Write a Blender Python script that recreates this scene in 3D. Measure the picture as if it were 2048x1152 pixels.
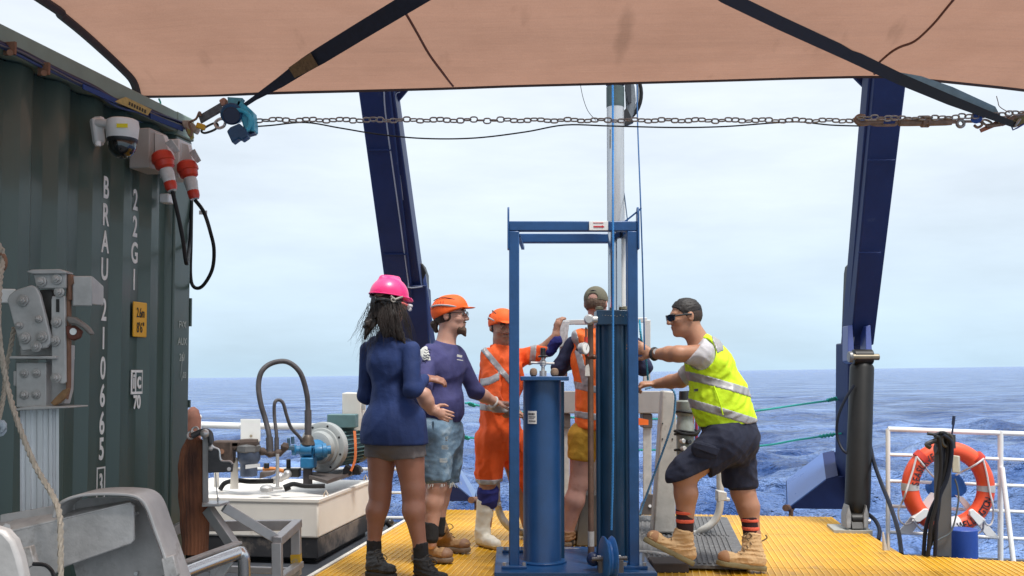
import bpy, bmesh, math, random
import numpy as np
from mathutils import Vector, Matrix, Quaternion
random.seed(7); np.random.seed(7)
R = math.radians
sc = bpy.context.scene
for o in list(bpy.data.objects): bpy.data.objects.remove(o)

# ------------------------------------------------------------------ camera
F = 2000.0            # focal length in pixels of the 2048 px wide photograph
CAMH = 1.2            # eye height above the working platform
PITCH = R(2.5)
HOR = 747.0
cam_d = bpy.data.cameras.new('camera'); cam = bpy.data.objects.new('camera', cam_d)
sc.collection.objects.link(cam); sc.camera = cam
cam.location = (0, 0, CAMH); cam.rotation_euler = (R(90) + PITCH, 0, 0)
cam_d.sensor_width = 36; cam_d.lens = 36 * F / 2048
PY0 = HOR - F * math.tan(PITCH)
cam_d.shift_y = (PY0 - 576) / 2048
cam_d.clip_start = 0.05; cam_d.clip_end = 60000

# ------------------------------------------------------------------ sky, sun, exposure
w = bpy.data.worlds.new('World'); sc.world = w; w.use_nodes = True
nt = w.node_tree; nt.nodes.clear()
N = nt.nodes.new; L = nt.links.new
SUN_EL, SUN_AZ = R(66), R(142)      # azimuth clockwise from +Y: behind and to the right
out = N('ShaderNodeOutputWorld'); bg = N('ShaderNodeBackground'); bg.inputs['Strength'].default_value = 0.066
sky = N('ShaderNodeTexSky'); sky.sky_type = 'NISHITA'; sky.sun_disc = False
sky.sun_elevation = SUN_EL; sky.sun_rotation = SUN_AZ; sky.dust_density = 2.0; sky.air_density = 1.0
tc = N('ShaderNodeTexCoord'); mp = N('ShaderNodeMapping'); mp.inputs['Scale'].default_value = (1, 1, 4.5)
nz = N('ShaderNodeTexNoise'); nz.inputs['Scale'].default_value = 2.2; nz.inputs['Detail'].default_value = 7; nz.inputs['Roughness'].default_value = .58
cr = N('ShaderNodeValToRGB'); cr.color_ramp.elements[0].position = .36; cr.color_ramp.elements[1].position = .66
cr.color_ramp.elements[0].color = (.84,)*3 + (1,); cr.color_ramp.elements[1].color = (.99,)*3 + (1,)
sep = N('ShaderNodeSeparateXYZ'); el = N('ShaderNodeValToRGB')
els = el.color_ramp.elements
els[0].position = 0.0; els[0].color = (5.9, 8.0, 9.7, 1)
els[1].position = .95; els[1].color = (14.5, 15.2, 16.2, 1)
e = els.new(.06); e.color = (6.7, 8.35, 9.8, 1)
e = els.new(.36); e.color = (9.1, 9.7, 10.4, 1)
e = els.new(.17); e.color = (7.9, 8.9, 9.9, 1)
mx = N('ShaderNodeMix'); mx.data_type = 'RGBA'
L(tc.outputs['Generated'], mp.inputs['Vector']); L(mp.outputs['Vector'], nz.inputs['Vector']); L(nz.outputs['Fac'], cr.inputs['Fac'])
L(tc.outputs['Generated'], sep.inputs[0]); L(sep.outputs['Z'], el.inputs['Fac'])
L(cr.outputs['Color'], mx.inputs['Factor']); L(sky.outputs['Color'], mx.inputs['A']); L(el.outputs['Color'], mx.inputs['B'])
cl = N('ShaderNodeMapRange'); cl.inputs['From Min'].default_value = .34; cl.inputs['From Max'].default_value = .68; cl.inputs['To Min'].default_value = .95; cl.inputs['To Max'].default_value = 1.06
cs = N('ShaderNodeVectorMath'); cs.operation = 'SCALE'; L(nz.outputs['Fac'], cl.inputs['Value']); L(mx.outputs['Result'], cs.inputs[0]); L(cl.outputs[0], cs.inputs['Scale'])
L(cs.outputs[0], bg.inputs['Color']); L(bg.outputs['Background'], out.inputs['Surface'])
sd = bpy.data.lights.new('sun', 'SUN'); sd.energy = 2.4; sd.angle = R(14); sd.color = (1, .96, .9)
so = bpy.data.objects.new('sun', sd); sc.collection.objects.link(so)
sdir = Vector((math.sin(SUN_AZ) * math.cos(SUN_EL), math.cos(SUN_AZ) * math.cos(SUN_EL), math.sin(SUN_EL)))
so.rotation_euler = sdir.to_track_quat('Z', 'Y').to_euler(); so.location = sdir * 30
sc.view_settings.view_transform = 'Standard'; sc.view_settings.look = 'None'
sc.view_settings.exposure = 0.7; sc.view_settings.gamma = 1.0; sc.view_settings.use_curve_mapping = False
sc.render.engine = 'CYCLES'
sc.cycles.max_bounces = 8; sc.cycles.transparent_max_bounces = 8

# ------------------------------------------------------------------ geometry helpers
def V(*a): return Vector(a)
CP, SP = math.cos(PITCH), math.sin(PITCH)
def P(px, py, Y):
    """a point of the place: seen at photo pixel (px,py), Y metres ahead of the camera"""
    x = (px - 1024) / F; y = -(py - PY0) / F
    fy = CP - y * SP; fz = SP + y * CP
    return Vector((x / fy * Y, Y, CAMH + fz / fy * Y))
def G(px, py, z=0.0):
    y = -(py - PY0) / F; fy = CP - y * SP; fz = SP + y * CP
    return P(px, py, (z - CAMH) * fy / fz)
YAW = math.atan((1310 - 1024) / F)      # the ship's long axis against the line of sight
TU = Vector((math.cos(YAW), -math.sin(YAW), 0)); SV = Vector((math.sin(YAW), math.cos(YAW), 0)); UP = Vector((0, 0, 1))
def S(u, v, z): return TU * u + SV * v + UP * z
def uv(p): return p.dot(TU), p.dot(SV)
SHIP = Matrix((TU, SV, UP)).transposed()   # columns: across, along, up

def vec(p): return p if isinstance(p, Vector) else Vector(p)
class MB:
    def __init__(s): s.v = []; s.f = []
    def add(s, vs, fs):
        n = len(s.v); s.v += [tuple(x) for x in vs]; s.f += [tuple(i + n for i in f) for f in fs]; return s
    def hexa(s, p):   # p: 4 bottom ccw, 4 top ccw
        return s.add(p, [(3, 2, 1, 0), (4, 5, 6, 7), (0, 1, 5, 4), (1, 2, 6, 5), (2, 3, 7, 6), (3, 0, 4, 7)])
    def box(s, c, size, M=None):
        M = M or SHIP; c = vec(c); h = [x / 2 for x in size]; p = []
        for z in (-1, 1):
            for x, y in ((-1, -1), (1, -1), (1, 1), (-1, 1)):
                p.append(c + M @ Vector((x * h[0], y * h[1], z * h[2])))
        return s.hexa(p)
    def sbox(s, u0, u1, v0, v1, z0, z1):
        return s.hexa([S(u0, v0, z0), S(u1, v0, z0), S(u1, v1, z0), S(u0, v1, z0), S(u0, v0, z1), S(u1, v0, z1), S(u1, v1, z1), S(u0, v1, z1)])
    def ring(s, c, a, b, n): return [c + a * math.cos(2 * math.pi * i / n) + b * math.sin(2 * math.pi * i / n) for i in range(n)]
    def cyl(s, p0, p1, r0, r1=None, n=16, cap=True):
        p0, p1 = vec(p0), vec(p1); r1 = r0 if r1 is None else r1
        d = (p1 - p0).normalized(); a = d.orthogonal().normalized(); b = d.cross(a)
        vs = s.ring(p0, a * r0, b * r0, n) + s.ring(p1, a * r1, b * r1, n)
        fs = [(i, (i + 1) % n, n + (i + 1) % n, n + i) for i in range(n)]
        if cap: fs += [tuple(range(n - 1, -1, -1)), tuple(range(n, 2 * n))]
        return s.add(vs, fs)
    def lathe(s, p0, d, prof, n=24, close=True):   # prof: (distance along d, radius)
        p0 = vec(p0); d = vec(d).normalized(); a = d.orthogonal().normalized(); b = d.cross(a); vs = []; fs = []
        for (t, r) in prof: vs += s.ring(p0 + d * t, a * max(r, 1e-4), b * max(r, 1e-4), n)
        for k in range(len(prof) - 1):
            for i in range(n): fs.append((k * n + i, k * n + (i + 1) % n, (k + 1) * n + (i + 1) % n, (k + 1) * n + i))
        if close: fs += [tuple(range(n - 1, -1, -1)), tuple(range((len(prof) - 1) * n, len(prof) * n))]
        return s.add(vs, fs)
    def tube(s, pts, r, n=8, closed=False, rfun=None, flat=None):
        pts = [vec(p) for p in pts]; m = len(pts)
        tan = []
        for i in range(m):
            a = pts[(i - 1) % m] if (closed or i > 0) else pts[i]; b = pts[(i + 1) % m] if (closed or i < m - 1) else pts[i]
            tan.append((b - a).normalized())
        nrm = tan[0].orthogonal().normalized() if flat is None else (flat - tan[0] * flat.dot(tan[0])).normalized()
        vs = []
        for i in range(m):
            nrm = (nrm - tan[i] * nrm.dot(tan[i]))
            nrm = nrm.normalized() if nrm.length > 1e-6 else tan[i].orthogonal().normalized()
            rr = r if rfun is None else r * rfun(i / (m - 1)); bn = tan[i].cross(nrm)
            vs += s.ring(pts[i], nrm * rr, bn * rr, n)
        fs = []
        for k in range(m if closed else m - 1):
            k2 = (k + 1) % m
            for i in range(n): fs.append((k * n + i, k * n + (i + 1) % n, k2 * n + (i + 1) % n, k2 * n + i))
        if not closed: fs += [tuple(range(n - 1, -1, -1)), tuple(range((m - 1) * n, m * n))]
        return s.add(vs, fs)
    def prism(s, pts, ext):     # polygon (3-D points) extruded by vector ext
        pts = [vec(p) for p in pts]; ext = vec(ext); n = len(pts)
        return s.add(pts + [p + ext for p in pts], [tuple(range(n - 1, -1, -1)), tuple(range(n, 2 * n))] + [(i, (i + 1) % n, n + (i + 1) % n, n + i) for i in range(n)])
    def beam(s, p0, p1, wx, wy, up=None):      # rectangular bar between two points
        p0, p1 = vec(p0), vec(p1); d = (p1 - p0).normalized(); up = vec(up) if up is not None else UP
        a = d.cross(up); a = (a if a.length > 1e-3 else d.cross(V(0, 1, 0))).normalized(); b = a.cross(d)
        q = []
        for p in (p0, p1): q += [p - a * wx / 2 - b * wy / 2, p + a * wx / 2 - b * wy / 2, p + a * wx / 2 + b * wy / 2, p - a * wx / 2 + b * wy / 2]
        return s.hexa(q)
    def ball(s, c, r, n=14, sc_=(1, 1, 1)):
        c = vec(c); prof = []; m = n // 2
        vs = []; fs = []
        for k in range(m + 1):
            t = math.pi * k / m; rr = max(math.sin(t), 1e-3)
            for i in range(n):
                p = 2 * math.pi * i / n; vs.append(c + Vector((r * rr * math.cos(p) * sc_[0], r * rr * math.sin(p) * sc_[1], -r * math.cos(t) * sc_[2])))
        for k in range(m):
            for i in range(n): fs.append((k * n + i, k * n + (i + 1) % n, (k + 1) * n + (i + 1) % n, (k + 1) * n + i))
        return s.add(vs, fs)

def smooth_pts(pts, k=6, closed=False):
    pts = [vec(p) for p in pts]; m = len(pts); o = []
    for i in range(m if closed else m - 1):
        g = lambda j: pts[j % m] if closed else pts[min(max(j, 0), m - 1)]
        a, b, c, d = g(i - 1), g(i), g(i + 1), g(i + 2)
        for j in range(k):
            t = j / k
            o.append(.5 * ((2 * b) + (c - a) * t + (2 * a - 5 * b + 4 * c - d) * t * t + (3 * b - a - 3 * c + d) * t ** 3))
    if not closed: o.append(pts[-1])
    return o

WORLD_LOC = {}
def link_mesh(name, me, mat, parent=None, angle=35, bevel=0):
    o = bpy.data.objects.new(name, me); sc.collection.objects.link(o)
    if mat: me.materials.append(mat)
    if parent is not None:
        o.parent = parent; off = WORLD_LOC.get(parent.name, Vector((0, 0, 0)))
        WORLD_LOC[o.name] = off          # part origin sits at its thing's origin
        if off.length: me.transform(Matrix.Translation(-off))
    if angle:
        me.polygons.foreach_set('use_smooth', [True] * len(me.polygons)); me.set_sharp_from_angle(angle=R(angle))
    if bevel:
        b = o.modifiers.new('bevel', 'BEVEL'); b.width = bevel; b.segments = 2; b.limit_method = 'ANGLE'; b.angle_limit = R(40)
    return o
def obj(name, mb, mat, parent=None, angle=35, bevel=0, label=None):
    me = bpy.data.meshes.new(name); me.from_pydata(mb.v, [], mb.f)
    bm = bmesh.new(); bm.from_mesh(me); bmesh.ops.recalc_face_normals(bm, faces=bm.faces); bm.to_mesh(me); bm.free(); me.update()
    if parent is None:       # top-level mesh: origin at its base
        vs = np.array(mb.v); c = Vector(((vs[:, 0].min() + vs[:, 0].max()) / 2, (vs[:, 1].min() + vs[:, 1].max()) / 2, vs[:, 2].min()))
        o = link_mesh(name, me, mat, None, angle, bevel); me.transform(Matrix.Translation(-c)); o.location = c; WORLD_LOC[o.name] = c
    else: o = link_mesh(name, me, mat, parent, angle, bevel)
    if label: o['label'] = label
    return o
def thing(name, label, cat, loc=(0, 0, 0), group=None):
    o = bpy.data.objects.new(name, None); sc.collection.objects.link(o); o.empty_display_size = .1
    o.location = loc; WORLD_LOC[o.name] = Vector(loc); o['label'] = label; o['category'] = cat
    if group: o['group'] = group
    return o
def tag(o, label, cat, group=None, kind=None):
    if label: o['label'] = label
    if cat: o['category'] = cat
    if group: o['group'] = group
    if kind: o['kind'] = kind
    return o
def piece(src, name, M, parent):     # an alike piece sharing mesh data: placed by world matrix M
    o = bpy.data.objects.new(name, src); sc.collection.objects.link(o); o.parent = parent
    off = WORLD_LOC.get(parent.name, Vector((0, 0, 0))); o.matrix_basis = Matrix.Translation(-off) @ M
    return o

# ------------------------------------------------------------------ materials
MATS = {}
def mat(name, col, rough=.5, metal=0., var=.12, vs=6., bump=0., bs=60., dirt=None, ds=3., dth=.6, coat=0., spec=.5, stretch=None, sheen=0., bump2=0., bs2=10.):
    if name in MATS: return MATS[name]
    m = bpy.data.materials.new(name); MATS[name] = m; m.use_nodes = True; t = m.node_tree; n = t.nodes; l = t.links.new
    b = n['Principled BSDF']; b.inputs['Roughness'].default_value = rough; b.inputs['Metallic'].default_value = metal
    b.inputs['Specular IOR Level'].default_value = spec; b.inputs['Coat Weight'].default_value = coat; b.inputs['Coat Roughness'].default_value = .15
    b.inputs['Sheen Weight'].default_value = sheen
    geo = n.new('ShaderNodeTexCoord'); mpp = n.new('ShaderNodeMapping')
    if stretch: mpp.inputs['Scale'].default_value = stretch
    l(geo.outputs['Object'], mpp.inputs['Vector'])
    nz = n.new('ShaderNodeTexNoise'); nz.inputs['Scale'].default_value = vs; nz.inputs['Detail'].default_value = 6; nz.inputs['Roughness'].default_value = .65
    l(mpp.outputs['Vector'], nz.inputs['Vector'])
    mr = n.new('ShaderNodeMapRange'); mr.inputs['From Min'].default_value = .3; mr.inputs['From Max'].default_value = .7
    mr.inputs['To Min'].default_value = 1 - var; mr.inputs['To Max'].default_value = 1 + var; l(nz.outputs['Fac'], mr.inputs['Value'])
    mul = n.new('ShaderNodeVectorMath'); mul.operation = 'SCALE'; mul.inputs[0].default_value = col[:3]; l(mr.outputs['Result'], mul.inputs['Scale'])
    last = mul.outputs['Vector']
    if dirt:
        nd = n.new('ShaderNodeTexNoise'); nd.inputs['Scale'].default_value = ds; nd.inputs['Detail'].default_value = 9; nd.inputs['Roughness'].default_value = .7
        l(mpp.outputs['Vector'], nd.inputs['Vector'])
        rp = n.new('ShaderNodeMapRange'); rp.inputs['From Min'].default_value = dth; rp.inputs['From Max'].default_value = dth + .12; l(nd.outputs['Fac'], rp.inputs['Value'])
        mm = n.new('ShaderNodeMix'); mm.data_type = 'RGBA'; mm.inputs['B'].default_value = (*dirt, 1)
        l(rp.outputs['Result'], mm.inputs['Factor']); l(last, mm.inputs['A']); last = mm.outputs['Result']
    l(last, b.inputs['Base Color'])
    rr = n.new('ShaderNodeMapRange'); rr.inputs['To Min'].default_value = max(.02, rough - .1); rr.inputs['To Max'].default_value = min(1, rough + .1)
    l(nz.outputs['Fac'], rr.inputs['Value']); l(rr.outputs['Result'], b.inputs['Roughness'])
    if bump or bump2:
        prev = None
        for (st, scl, dist) in ((bump, bs, .003), (bump2, bs2, .02)):
            if not st: continue
            nb = n.new('ShaderNodeTexNoise'); nb.inputs['Scale'].default_value = scl; nb.inputs['Detail'].default_value = 5
            l(mpp.outputs['Vector'], nb.inputs['Vector'])
            bp = n.new('ShaderNodeBump'); bp.inputs['Strength'].default_value = st; bp.inputs['Distance'].default_value = dist
            l(nb.outputs['Fac'], bp.inputs['Height'])
            if prev: l(prev, bp.inputs['Normal'])
            prev = bp.outputs['Normal']
        l(prev, b.inputs['Normal'])
    return m

steel = mat('stainless_steel', (.55, .54, .53), .38, .55, .12, 9, .15, 80, dirt=(.25, .18, .12), ds=5, dth=.68)
alu = mat('dull_aluminium', (.60, .60, .61), .5, .5, .1, 7, .1, 90)
galv = mat('galvanised_steel', (.52, .51, .49), .55, .25, .14, 18, .15, 60, dirt=(.33, .28, .22), ds=4, dth=.66)
bolt_m = mat('bolt_metal', (.45, .43, .41), .4, .5, .2, 30)
rust = mat('rusty_steel', (.23, .12, .075), .8, .2, .35, 14, .5, 70)
rustchain = mat('rusty_chain', (.25, .17, .13), .7, .4, .35, 25, .3, 90)
chain_m = mat('chain_steel', (.33, .32, .31), .45, .7, .3, 12, .2, 90, dirt=(.24, .12, .07), ds=9, dth=.58)
blackrub = mat('black_rubber', (.013, .013, .015), .6, 0, .25, 10, .2, 60, spec=.25)
hose_m = mat('weathered_hose', (.062, .057, .062), .6, 0, .3, 14, .35, 90, dirt=(.2, .17, .14), ds=10, dth=.58)
blackpl = mat('black_plastic', (.018, .018, .02), .35, 0, .15, 10)
white_p = mat('white_paint', (.78, .78, .76), .45, 0, .05, 5, .05, 40, dirt=(.45, .36, .26), ds=3.5, dth=.68)
tank_p = mat('tank_cream_paint', (.76, .72, .66), .5, 0, .06, 3, .1, 30, dirt=(.5, .42, .33), ds=4, dth=.64, coat=.1)
navy_p = mat('navy_blue_paint', (.010, .022, .092), .5, 0, .18, 3, .08, 40, dirt=(.04, .055, .115), ds=6, dth=.62, spec=.3, bump2=.12, bs2=5)
frame_p = mat('frame_blue_paint', (.010, .068, .205), .38, 0, .14, 9, .25, 140, dirt=(.07, .14, .24), ds=24, dth=.64, coat=.06, bump2=.15, bs2=9)
cyl_p = mat('cylinder_blue_paint', (.008, .050, .155), .4, 0, .16, 5, .25, 140, dirt=(.05, .10, .18), ds=30, dth=.66, coat=.08)
cylb_p = mat('dark_teal_blue_paint', (.008, .045, .10), .4, 0, .15, 9, .2, 120, dirt=(.08, .13, .16), ds=12, dth=.7, coat=.15)
white_pl = mat('white_plastic', (.74, .74, .74), .4, 0, .04, 5)
red_pl = mat('red_plastic', (.55, .04, .02), .4, 0, .15, 10)
# ================================================================== THE SEA
def build_sea():
    rng = np.random.RandomState(3)
    a = np.concatenate([np.linspace(-100, -34, 40, endpoint=False), np.linspace(-34, 34, 700), np.linspace(34, 100, 41)[1:]]) * math.pi / 180
    r = np.concatenate([[1., 3., 5.], 3900. / np.linspace(560, .9, 640), [6500., 12000., 26000.]])
    dr = np.gradient(r)
    A, Rr = np.meshgrid(a, r); X = np.sin(A) * Rr; Y = np.cos(A) * Rr; cell = np.maximum(dr[:, None], Rr * .0019) + 0 * X
    Z = np.zeros_like(X); DX = np.zeros_like(X); DY = np.zeros_like(X)
    for i in range(100):
        lam = .5 * (34 ** (i / 99.)); k = 2 * math.pi / lam
        th = R(-25) + rng.randn() * .62
        kx, ky = k * math.sin(th), -k * math.cos(th)
        amp = lam / 6.283 * .080 * (.5 + rng.rand()) * (1.15 if lam < 3 else .8 if lam < 6 else .36)
        att = np.clip((lam / cell - 1.6) / 2.0, 0, 1)
        q = rng.rand(4) * 6.28; g = .18 / lam ** .5
        env = .75 + .6 * np.sin(g * X * math.cos(q[0]) + g * 1.6 * Y * math.sin(q[0]) + q[1]) * np.sin(g * .7 * X - g * Y + q[2])
        ph = kx * X + ky * Y + q[3] + 1.1 * np.sin(.25 * k * .35 * X + q[1]) + .7 * np.sin(.12 * k * Y + q[2])
        w_ = amp * att * env
        Z += w_ * np.cos(ph); sn = w_ * np.sin(ph) * .85; DX -= sn * math.sin(th); DY += sn * math.cos(th)
    X2, Y2 = X + DX, Y + DY
    Z2 = Z - 2.75 + X * math.tan(R(.8))
    m, n = X.shape
    co = np.stack([X2, Y2, Z2], -1).reshape(-1, 3)
    i = np.arange(m * n).reshape(m, n)
    q = np.stack([i[:-1, :-1], i[:-1, 1:], i[1:, 1:], i[1:, :-1]], -1).reshape(-1, 4)
    me = bpy.data.meshes.new('sea'); me.vertices.add(len(co)); me.vertices.foreach_set('co', co.ravel())
    me.loops.add(q.size); me.loops.foreach_set('vertex_index', q.ravel())
    me.polygons.add(len(q)); me.polygons.foreach_set('loop_start', np.arange(0, q.size, 4)); me.polygons.foreach_set('loop_total', np.full(len(q), 4))
    me.update(); me.polygons.foreach_set('use_smooth', [True] * len(q))
    M = bpy.data.materials.new('sea_water'); M.use_nodes = True; t = M.node_tree; nn = t.nodes; l = t.links.new; b = nn['Principled BSDF']
    b.inputs['Roughness'].default_value = .16; b.inputs['IOR'].default_value = 1.34; b.inputs['Specular IOR Level'].default_value = .3
    tc = nn.new('ShaderNodeTexCoord'); prev = None
    for (sx, sy, scl, st, dist, det) in ((.6, 1.5, 1.2, .4, .26, 3), (.7, 1.5, .45, .8, .9, 5), (1, 1.6, .06, 1., 9., 9)):
        mpp = nn.new('ShaderNodeMapping'); mpp.inputs['Scale'].default_value = (sx, sy, 1); mpp.inputs['Rotation'].default_value = (0, 0, R(12))
        nz = nn.new('ShaderNodeTexNoise'); nz.inputs['Scale'].default_value = scl; nz.inputs['Detail'].default_value = det; nz.inputs['Roughness'].default_value = .62; nz.inputs['Distortion'].default_value = .4
        bp = nn.new('ShaderNodeBump'); bp.inputs['Strength'].default_value = st; bp.inputs['Distance'].default_value = dist
        l(tc.outputs['Object'], mpp.inputs[0]); l(mpp.outputs[0], nz.inputs['Vector']); l(nz.outputs['Fac'], bp.inputs['Height'])
        if prev: l(prev, bp.inputs['Normal'])
        prev = bp.outputs['Normal']
    l(prev, b.inputs['Normal'])
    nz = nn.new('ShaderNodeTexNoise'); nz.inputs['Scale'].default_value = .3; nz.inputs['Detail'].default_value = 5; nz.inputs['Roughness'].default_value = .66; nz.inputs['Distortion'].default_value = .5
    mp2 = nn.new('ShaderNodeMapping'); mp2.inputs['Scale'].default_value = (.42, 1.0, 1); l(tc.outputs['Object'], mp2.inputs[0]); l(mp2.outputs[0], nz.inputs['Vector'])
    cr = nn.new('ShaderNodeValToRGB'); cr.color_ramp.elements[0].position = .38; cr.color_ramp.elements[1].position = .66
    cr.color_ramp.elements[0].color = (.030, .078, .24, 1); cr.color_ramp.elements[1].color = (.21, .33, .62, 1)  # pale patches put the sky's reflection into the water colour
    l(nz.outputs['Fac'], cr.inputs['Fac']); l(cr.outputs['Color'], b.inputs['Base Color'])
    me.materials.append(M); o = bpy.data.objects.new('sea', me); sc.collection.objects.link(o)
    tag(o, 'open blue ocean with low choppy waves out to the horizon', None, kind='structure')
build_sea()

# ================================================================== WORKING DECK
UL = uv(G(732, 1089))[0]; VF = uv(G(1560, 1032))[1]; VF = 0.5 * (VF + uv(G(900, 1018))[1])
PITCHR = 0.041
yel = mat('yellow_grating_resin', (.60, .305, .002), .5, 0, .22, 5, .2, 60, dirt=(.42, .22, .04), ds=6, dth=.54)
yelrib = mat('worn_yellow_rib', (.76, .47, .08), .5, 0, .16, 12, .1, 60, dirt=(.78, .56, .24), ds=9, dth=.6)
deck_st = mat('dark_deck_steel', (.035, .04, .05), .6, 0, .3, 3, .2, 40, dirt=(.10, .08, .06), ds=3, dth=.6)
edge = [uv(G(*q)) for q in ((1665, 1034), (1695, 1057), (1728, 1059), (1790, 1108), (2048, 1123))]
def vmax(u):
    if u <= edge[0][0]: return VF
    for (u0, v0), (u1, v1) in zip(edge, edge[1:]):
        if u <= u1: return v0 + (v1 - v0) * (u - u0) / (u1 - u0)
    (u0, v0), (u1, v1) = edge[-2:]
    return v1 + (v1 - v0) / (u1 - u0) * (u - u1)
UR = edge[-1][0] + 0.55
deck = bpy.data.objects.new('deck_platform', None); sc.collection.objects.link(deck); deck['kind'] = 'structure'
deck['label'] = 'raised working platform of yellow ribbed grating panels'
ribme = bpy.data.meshes.new('rib'); bb = MB().box((0, .5, -.006), (.0065, 1, .016), Matrix.Identity(3)); ribme.from_pydata(bb.v, [], bb.f); ribme.materials.append(yelrib)
rows = [(4.3, 6.42), (6.42, 7.75), (7.75, 99)]
cols = []; u = UL
while u < UR: cols.append((u, min(u + PITCHR * 30, UR))); u += PITCHR * 30
for (c0, c1) in cols:
    for (r0, r1) in rows:
        us = [c0 + (c1 - c0) * k / 24 for k in range(25)]
        us = sorted(set(us + [e[0] for e in edge if c0 < e[0] < c1]))
        top = [(q, min(vmax(q), r1)) for q in us]
        top = [(q, v) for q, v in top if v > r0 + .02]
        if len(top) < 2: continue
        g_ = .003
        poly = [S(top[0][0] + g_, r0 + g_, -.044), S(top[-1][0] - g_, r0 + g_, -.044)] + [S(q - (g_ if i == 0 else 0) + (g_ if i == len(top) - 1 else 0), v - g_, -.044) for i, (q, v) in enumerate(reversed(top))]
        pn = obj('grating_panel', MB().prism(poly, (0, 0, .0415)), yel, deck)
        n = int(round((c1 - c0) / PITCHR))
        for k in range(n):
            uu = c0 + PITCHR * (k + .5)
            ve = min(vmax(uu - .004), vmax(uu + .004), r1) - .004; ln = ve - r0 - .006
            if ln < .04: continue
            M = Matrix.Translation(S(uu, r0 + .003, 0)) @ SHIP.to_4x4() @ Matrix.Diagonal((1, ln, 1, 1))
            ro = piece(ribme, 'rib', M, pn)
# pale edging bar on the left, dark steel under the edge
obj('edge_bar', MB().sbox(UL - .03, UL - .002, 4.3, VF, -.05, .004), mat('pale_edge', (.70, .68, .62), .5, 0, .1, 8, dirt=(.5, .42, .3), ds=6), deck)
und = MB().sbox(UL - .0, UL + 2.9, 3.6, VF - .05, -.30, -.06).sbox(UL + 2.9, UR, 3.6, 6.1, -.30, -.06)
und.sbox(UL - 5, UR, -6, 3.6, -.55, -.30)
obj('platform_beam', und, deck_st, deck)
sd_ = MB().sbox(UL - 5, UL - .032, 3.6, 6.6, -.30, -.06).sbox(-2.9, UL - .032, 6.6, 8.35, -.30, -.06)
o = obj('steel_deck', sd_, deck_st); tag(o, 'dark painted steel deck beside the yellow platform, under the white tank', None, kind='structure')
hull = MB().sbox(UL - 5, UR + .2, -8, VF - .6, -2.9, -.56)
o = obj('hull', hull, mat('hull_paint', (.02, .03, .08), .5)); tag(o, 'dark ship hull below the working deck', None, kind='structure')

# rubber mat
mat_g = mat('grey_rubber_mat', (.115, .115, .118), .8, 0, .35, 22, .5, 60, dirt=(.24, .24, .23), ds=16, dth=.55)
def build_mat():
    u0, v0 = uv(G(1200, 1136)); u1, _ = uv(G(1500, 1136)); _, v1 = uv(G(1450, 1042)); 
    base = MB()
    r = .06; pts = []
    for (cu, cv, a0) in ((u1 - r, v0 + r, -90), (u1 - r, v1 - r, 0), (u0 + r, v1 - r, 90), (u0 + r, v0 + r, 180)):
        for k in range(5):
            a = R(a0 + k * 22.5); pts.append(S(cu + r * math.cos(a), cv + r * math.sin(a), .012))
    t = thing('rubber_mat', 'grey ribbed rubber mat lying on the yellow grating behind the tan boots', 'mat', S((u0 + u1) / 2, (v0 + v1) / 2, .01))
    obj('mat_base', base.prism(pts, (0, 0, .022)), mat_g, t, 35, .003)
    me = bpy.data.meshes.new('mat_rib'); b = MB().box((0, .5, 0), (.016, 1, .010), Matrix.Identity(3)); me.from_pydata(b.v, [], b.f); me.materials.append(mat_g)
    n = int((u1 - u0 - .1) / .034); vm = v0 + (v1 - v0) * .52
    for k in range(n):
        for (a, b_) in ((v0 + .03, vm - .01), (vm + .01, v1 - .05)):
            piece(me, 'mat_rib', Matrix.Translation(S(u0 + .06 + k * .034 + (.012 if a > vm else 0), a, .037)) @ SHIP.to_4x4() @ Matrix.Diagonal((1, b_ - a, 1, 1)), t)
build_mat()

# ================================================================== SHIPPING CONTAINER
cont_m = mat('container_green_paint', (.066, .102, .090), .34, 0, .14, 2.5, .12, 60, dirt=(.085, .12, .108), ds=2.2, dth=.55, coat=.15, stretch=(1, 1, .35), bump2=.1, bs2=6)
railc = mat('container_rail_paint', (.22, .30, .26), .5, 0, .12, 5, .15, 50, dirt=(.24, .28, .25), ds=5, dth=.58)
CY = math.atan((1400 - 1024) / F)
CA = V(math.sin(CY), math.cos(CY), 0); CN = V(math.cos(CY), -math.sin(CY), 0)    # along the container's side, and outward
C0 = P(378, HOR, 5.3); C0.z = 0
CM = Matrix((CA * -1, CN, UP)).transposed()
def K(s, o, z): return C0 - CA * s + CN * o + UP * z     # s metres towards the camera from the far corner, o outward
ZT, ZB = 2.557, -.05
def lettering(name, text, s_right, z, size, m, parent, o=.003, sx=.62, chalk=False):
    cu = bpy.data.curves.new('t', 'FONT'); cu.body = text; cu.size = size; cu.extrude = .0008; cu.align_x = 'CENTER'
    cu.offset = .003 if not chalk else .0
    tmp = bpy.data.objects.new('t', cu); sc.collection.objects.link(tmp); dg = bpy.context.evaluated_depsgraph_get()
    me = bpy.data.meshes.new_from_object(tmp.evaluated_get(dg)); bpy.data.objects.remove(tmp)
    Mx = Matrix((CA, UP, CN)).transposed().to_4x4()
    me.transform(Matrix.Translation(K(s_right, o, z)) @ Mx @ Matrix.Diagonal((sx, 1, 1, 1)))
    me.name = name; me.materials.clear()
    return link_mesh(name, me, m, parent, 0)
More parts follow.
